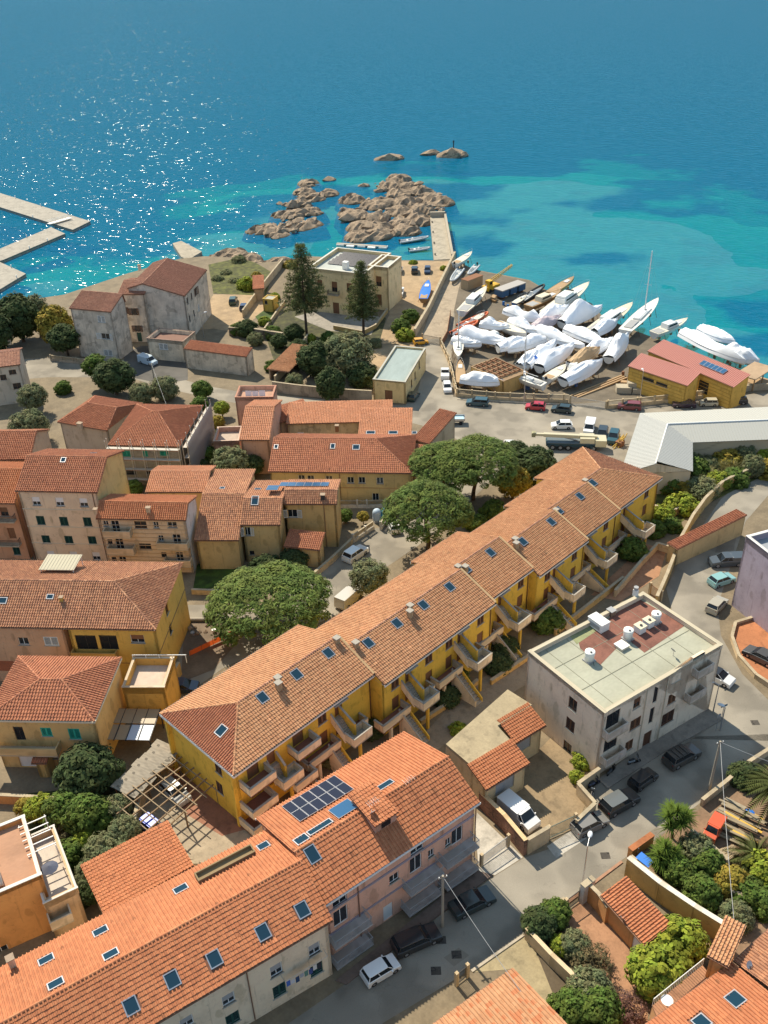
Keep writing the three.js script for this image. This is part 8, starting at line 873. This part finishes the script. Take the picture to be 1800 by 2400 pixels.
// ---------- pergolas, dormer, laundry, small yard things ----------
{
  let [x, z] = [-23.85, -67.31], t = thing('timber_pergola', 'bare timber pergola beams over the silver car', 'pergola', x, gy(x, z), z, 0.85); for (let k = 0; k < 6; k++) part(t, 'rafter', box(9.5, 0.14, 0.12, 0, 2.75, -3 + k * 1.25).rotateY(0.03 * (k - 2)), mat('rock', 0.4, 0.28, 0.17)); for (let k = 0; k < 7; k++) part(t, 'cross_beam', box(0.1, 0.1, 7.4, -4 + k * 1.3, 2.87, 0.1), mat('rock', 0.46, 0.36, 0.24)); for (const a of [-4.2, 0, 4.2]) for (const b of [-3, 3.2]) part(t, 'post', boxUp(0.14, 2.7, 0.14, a, 0, b), mat('rock', 0.36, 0.25, 0.15));
  [x, z] = [-26.46, -71.35]; t = thing('lean_to_roof', 'ragged grey fibre sheet roof beside the pergola', 'roof', x, gy(x, z), z, 1.05); for (let k = 0; k < 7; k++) part(t, 'sheet', new THREE.PlaneGeometry(1.1, 3.4, 12, 1).rotateX(-Math.PI / 2).rotateZ(0.04).translate(-3.4 + k * 1.08, 2.9 + (k % 2) * 0.03, (k % 3) * 0.12), mat('rock', 0.42, 0.38, 0.32)); for (const a of [-3.6, 0, 3.4]) for (const b of [-1.4, 1.6]) part(t, 'post', boxUp(0.12, 2.85, 0.12, a, 0, b), M.rust);
  [x, z] = [-29.62, -78.1]; t = thing('glass_pergola', 'dark framed pergola with pale panels below the ochre terrace', 'pergola', x, gy(x, z), z, -0.07); for (let i = 0; i < 4; i++) for (let j = 0; j < 2; j++) part(t, 'roof_panel', box(1.25, 0.04, 2.3, -2 + i * 1.35, 3.0 - j * 0.14, -1.2 + j * 2.4), (i === 2 || i === 3) && j ? plain(0.4, 0.46, 0.56, 0.3) : plain(0.3, 0.23, 0.15, 0.5)); for (let i = 0; i < 5; i++) part(t, 'frame_bar', box(0.1, 0.12, 5, -2.68 + i * 1.35, 2.9, 0), M.dark); for (const a of [-2.6, 2.7]) for (const b of [-2.3, 2.3]) part(t, 'post', boxUp(0.12, 2.9, 0.12, a, 0, b), M.dark);
  const S = scene.getObjectByName('street_house'), at = (u, w, h) => null; // dormer box with its own little tiled roof on the pink house
  const dz = -4.0, dm = mat('plaster', 0.6, 0.34, 0.235), d = part(S, 'dormer', boxUp(2.4, 1.5, 3.6, 8.3, 9.6, -4.2), dm); tiledFace(S, [V(6.95, 11.25, -2.2), V(9.65, 11.25, -2.2), V(9.65, 11.75, -6.3), V(6.95, 11.75, -6.3)], { pal: 'orange', tw: 0.34, tl: 0.42 }); part(S, 'dormer_window', box(1.0, 0.7, 0.06, 8.3, 10.6, -2.37), carGlass);
  const C2 = scene.getObjectByName('street_house_001'); if (C2) { const cols = [[0.05, 0.12, 0.4], [0.5, 0.5, 0.55], [0.02, 0.05, 0.12], [0.3, 0.32, 0.36], [0.1, 0.2, 0.16], [0.04, 0.06, 0.2], [0.55, 0.52, 0.5], [0.02, 0.02, 0.03]]; cols.forEach((c, k) => { const x = 27.2 + k * 0.42; const q = part(C2, 'laundry', new THREE.PlaneGeometry(0.36, rr(0.5, 0.9), 4, 4).translate(x, 3.6 - (k % 3) * 0.1, 0.35), plain(...c, 0.9)); q.material.side = THREE.DoubleSide; }); part(C2, 'drying_rack', join(bar(V(26.9, 4.1, 0.35), V(31, 4.1, 0.35), 0.02), bar(V(26.9, 4.1, -0.55), V(26.9, 4.1, 0.35), 0.02), bar(V(31, 4.1, -0.55), V(31, 4.1, 0.35), 0.02)), M.steel); }
  for (const [p, l, c] of [[[-1.15, -126.76], 'pale blue barrel tank beside the baluster fence', plain(0.4, 0.5, 0.6)], [[0.16, -126.95], 'bright blue barrel tank beside the baluster fence', plain(0.02, 0.3, 0.55)]]) { const k = thing('water_barrel', l, 'tank', p[0], gy(...p), p[1], 0.3); part(k, 'barrel', new THREE.CapsuleGeometry(0.7, 1.0, 6, 16).translate(0, 1.2, 0), c); part(k, 'stand', boxUp(1.2, 0.5, 1.2), M.grey); }
  [x, z] = [-36.11, -72.92]; t = thing('blue_tarp_pile', 'bright blue tarp over garden things in the shaded yard', 'tarp', x, gy(x, z), z, 0.2); part(t, 'tarp', new THREE.SphereGeometry(1.3, 14, 8, 0, 6.3, 0, 1.6).scale(1.1, 0.75, 0.8), blueTarp); part(t, 'crate', boxUp(1.8, 0.3, 1.3), M.wood);
  [x, z] = [24.13, -58.25]; t = thing('blue_tarp_pile', 'blue tarp roof beside the white garden wall', 'tarp', x, gy(x, z), z, -0.9); part(t, 'tarp', new THREE.PlaneGeometry(1.5, 0.9, 6, 4).rotateX(-1.45).translate(0, 1.3, 0), blueTarp); part(t, 'frame', join(boxUp(0.06, 1.2, 0.06, -1.2, 0, 0.6), boxUp(0.06, 1.2, 0.06, 1.2, 0, 0.6), boxUp(0.06, 1.3, 0.06, -1.2, 0, -0.6), boxUp(0.06, 1.3, 0.06, 1.2, 0, -0.6)), M.steel);
  [x, z] = [35.04, -63.09]; t = thing('timber_pile', 'pile of planks and pallets in the timber yard', 'timber', x, gy(x, z), z, -0.7); for (let k = 0; k < 14; k++) part(t, 'plank', box(rr(2.4, 4.6), 0.12, 0.26, rr(-0.6, 0.6), 0.2 + (k % 4) * 0.16, -2.2 + (k * 0.36)).rotateY(rr(-0.12, 0.12)), k % 5 ? mat('rock', 0.46, 0.39, 0.28) : plain(0.6, 0.36, 0.06)); [x, z] = [34.82, -64.79]; t = thing('timber_pile', 'pale pallet stack near the blue rubbish', 'timber', x, gy(x, z), z, -0.7); for (let k = 0; k < 8; k++) part(t, 'plank', box(2.2, 0.1, 0.3, 0, 0.15 + (k % 2) * 0.3, -1.4 + k * 0.4), mat('rock', 0.5, 0.44, 0.34)); part(t, 'bag', new THREE.SphereGeometry(0.5, 10, 6).scale(1.2, 0.6, 0.9).translate(1.6, 0.2, -1), blueTarp); [x, z] = [31.86, -58.7]; t = thing('timber_pile', 'long beams over the timber yard wall', 'timber', x, gy(x, z), z, 0.3); for (let k = 0; k < 4; k++) part(t, 'plank', box(4, 0.16, 0.3, 0, 0.5 + k * 0.1, -0.8 + k * 0.45).rotateY(k * 0.08), mat('rock', 0.52, 0.42, 0.28));
  const net = []; [x, z] = [-23.13, -95.94]; t = thing('barrier_net', 'orange plastic net fence across the digging site', 'fence', x, gy(x, z), z, 0.65); part(t, 'net', new THREE.PlaneGeometry(7, 0.8, 22, 2).translate(0, 0.5, 0), new THREE.MeshPhysicalMaterial({ name: 'net', color: new THREE.Color().setRGB(0.75, 0.14, 0.03), roughness: 0.9, transmission: 0.3, thickness: 0, side: THREE.DoubleSide })); for (const k of [-3.4, -1.7, 0, 1.7, 3.4]) part(t, 'stake', cyl(0.03, 0.03, 1.2, 5, k, 0, 0), M.rust);
  [x, z] = [-25.03, -99.21]; t = thing('rubble_heap', 'heap of broken stones and buckets on the digging site', 'rubble', x, gy(x, z), z); for (let k = 0; k < 16; k++) { const s = part(t, 'stone', boulders[k % 4], granite); s.scale.setScalar(rr(0.2, 0.5)); s.position.set(rr(-3.6, 3.6), 0.1, rr(-1.6, 1.6)); } part(t, 'bucket', cyl(0.3, 0.24, 0.5, 10, 1.6, 0, 0.5), M.white); part(t, 'bucket', cyl(0.3, 0.24, 0.5, 10, -1.2, 0, 0.9), M.grey); [x, z] = [-24.47, -101.3]; t = thing('concrete_pipe', 'grey pipe lying along the digging site', 'pipe', x, gy(x, z), z, -0.05); part(t, 'pipe', new THREE.CylinderGeometry(0.28, 0.28, 6, 14, 1, true).rotateZ(Math.PI / 2).translate(0, 0.3, 0), mat('concrete', 0.4, 0.36, 0.3)); part(t, 'collar', new THREE.TorusGeometry(0.3, 0.05, 6, 14).rotateY(Math.PI / 2).translate(3, 0.3, 0), M.grey);
  // concrete roof terrace behind the garages
  [x, z] = [5.75, -70.95]; t = thing('concrete_terrace', 'bare concrete roof terrace behind the two garages', 'terrace', x, 13.2, z); const q = [[5.75, -70.95], [13.34, -78.89], [15.72, -76.34], [11.52, -73.35], [12.64, -71.25], [8.17, -67.83]].map(p => [p[0] - x, p[1] - z]), fl = () => 0; part(t, 'slab', join(sheetGeo(q, 0, fl), skirtGeo(q, 0, 0.4, fl)), mat('concrete', 0.46, 0.38, 0.25)); part(t, 'wall', skirtGeo(q, -0.4, 5, fl), mat('plaster', 0.56, 0.44, 0.26));
  // white barrel roofs and pergola on the orange house
  const O = scene.getObjectByName('orange_house'); for (let k = 0; k < 2; k++) part(O, 'barrel_roof', new THREE.CylinderGeometry(1.6, 1.6, 4.6, 20, 1, false, -Math.PI / 2, Math.PI).rotateZ(Math.PI / 2).scale(1, 0.6, 1).translate(8.6, 7.6, -5.6 + k * 3.3), mat('plaster', 0.66, 0.62, 0.54)); const O2 = scene.getObjectByName('orange_house_001'); if (O2) { for (let k = 0; k < 5; k++) part(O2, 'pergola_beam', box(2.6, 0.08, 0.08, 1.3, 7.4, -7.8 + k * 0.9), M.white); for (const a of [0.1, 2.5]) for (const b of [-8, -4]) part(O2, 'pergola_post', boxUp(0.08, 2.4, 0.08, a, 5, b), M.white); part(O2, 'parasol', new THREE.ConeGeometry(0.8, 0.3, 10).translate(1.4, 6.6, -2.6), plain(0.05, 0.06, 0.1)); }
  // terrace of the skylight villa, palazzo solar racks
  const P = scene.getObjectByName('palazzo'); for (let i = 0; i < 8; i++) for (let j = 0; j < 5; j++) { const s = part(P, 'solar_panel', box(1.5, 0.05, 1.2).rotateX(0.35), M.panel); s.position.set(3.4 + i * 1.55 - j * 0.1, 10.55, -14.6 + j * 1.9); } const au = part(P, 'air_unit', boxUp(1.3, 1.8, 1.3, 8.2, 10.2, -4.6), M.white);
  const tr = scene.getObjectByName('terrace_block'); part(tr, 'railing', join(bar(V(0, 1, 0).add(V(0, tr ? 5.4 : 5, -5)), V(6.5, 6.4, -5), 0.06), ...[0, 1.6, 3.2, 4.8, 6.4].map(k => bar(V(k, 5.2, -5), V(k, 6.4, -5), 0.05))), M.white);
}

// railed roof terrace beside the skylight villa
{ const [x, z] = [20.5, -42.53], t = thing('villa_terrace', 'tiled terrace with white railing beside the skylight villa', 'terrace', x, 12.4, z), q = [[20.5, -42.53], [25.6, -45.85], [26.04, -44.81], [20.74, -41.34]].map(p => [p[0] - x, p[1] - z]), fl = () => 0; part(t, 'floor', join(sheetGeo(q, 0, fl), skirtGeo(q, 0, 0.25, fl)), mat('concrete', 0.46, 0.24, 0.14)); part(t, 'wall', skirtGeo(q, -0.25, 4, fl), mat('plaster', 0.6, 0.34, 0.16)); const g = [], A = V(q[0][0], 0, q[0][1]), B = V(q[1][0], 0, q[1][1]), n = 26; for (let k = 0; k <= n; k++) { const p = V().lerpVectors(A, B, k / n); g.push(bar(p, V(p.x, 0.95, p.z), 0.025, 4)); } part(t, 'railing', join(g, bar(V(A.x, 0.98, A.z), V(B.x, 0.98, B.z), 0.04)), M.white); part(t, 'table', join(cyl(0.5, 0.5, 0.05, 12, (q[3][0] + q[0][0]) / 2 + 1, 0.7, (q[3][1] + q[0][1]) / 2 - 0.6), cyl(0.05, 0.05, 0.7, 6, (q[3][0] + q[0][0]) / 2 + 1, 0, (q[3][1] + q[0][1]) / 2 - 0.6)), M.white); }

// sunshade panel and trench on the roofs at the left
{ const c = scene.getObjectByName('corner_house'); if (c) { const p = c.worldToLocal(V(...[-41.76, 18.4, -99.38])); c.updateMatrixWorld(true); const q = c.worldToLocal(V(...[-41.76, 18.4, -99.38])); const s = part(c, 'sunshade', box(4.6, 0.1, 3.4), plain(0.42, 0.38, 0.28, 0.8)); s.position.copy(q); const g = []; for (let k = -2.1; k < 2.2; k += 0.42) g.push(box(0.06, 0.05, 3.4, k, 0.07, 0)); part(s, 'slats', join(g), plain(0.46, 0.42, 0.32, 0.8), 'stuff'); for (const a of [-2.1, 2.1]) for (const b of [-1.5, 1.5]) part(s, 'post', box(0.1, 2.4, 0.1, a, -1.2, b), M.white); }
  const d = scene.getObjectByName('street_house_001'); d.updateMatrixWorld(true); const q = d.worldToLocal(V(...[-14.82, 18.6, -52.81])); const t = part(d, 'roof_trench', join(box(5.4, 0.5, 0.12, 0, 0, 0.42), box(5.4, 0.5, 0.12, 0, 0, -0.42), box(0.12, 0.5, 0.72, 2.64, 0, 0), box(0.12, 0.5, 0.72, -2.64, 0, 0), box(5.2, 0.06, 0.74, 0, -0.12, 0)), mat('concrete', 0.3, 0.22, 0.12)); t.position.copy(q); }

{ const t = scene.getObjectByName('pink_house_001'); if (t) { t.updateMatrixWorld(true); for (const [u, k] of [[0, 0.9], [1, 0.6], [2, 1.1]]) { const q = part(t, 'laundry', new THREE.PlaneGeometry(1.2, 1.3, 6, 6).rotateX(-0.15).translate(2.2 + u * 1.3, 6.9 + k * 0.2, -2.2), plain(0.72, 0.74, 0.78, 0.9)); } part(t, 'clothes_line', bar(V(1, 7.7, -2.2), V(6.5, 7.7, -2.2), 0.02), M.steel); } }

// felt seams along the flat roof of the white block
{ const H = scene.getObjectByName('apartment_block'), L = 11.8, d = 18.4; for (let k = 1; k < 11; k += 2) part(H, 'felt_seam', box(L - 1.1, 0.02, 0.05, L / 2, RY - H.position.y + 0.0135, -0.6 - k * 1.6), mat('concrete', 0.27, 0.27, 0.21)); for (const x of [3.4, 7.6]) part(H, 'felt_seam', box(0.06, 0.024, d - 1.1, x, RY - H.position.y + 0.0155, -d / 2), mat('concrete', 0.27, 0.27, 0.21)); }

renderer.render(scene, camera);
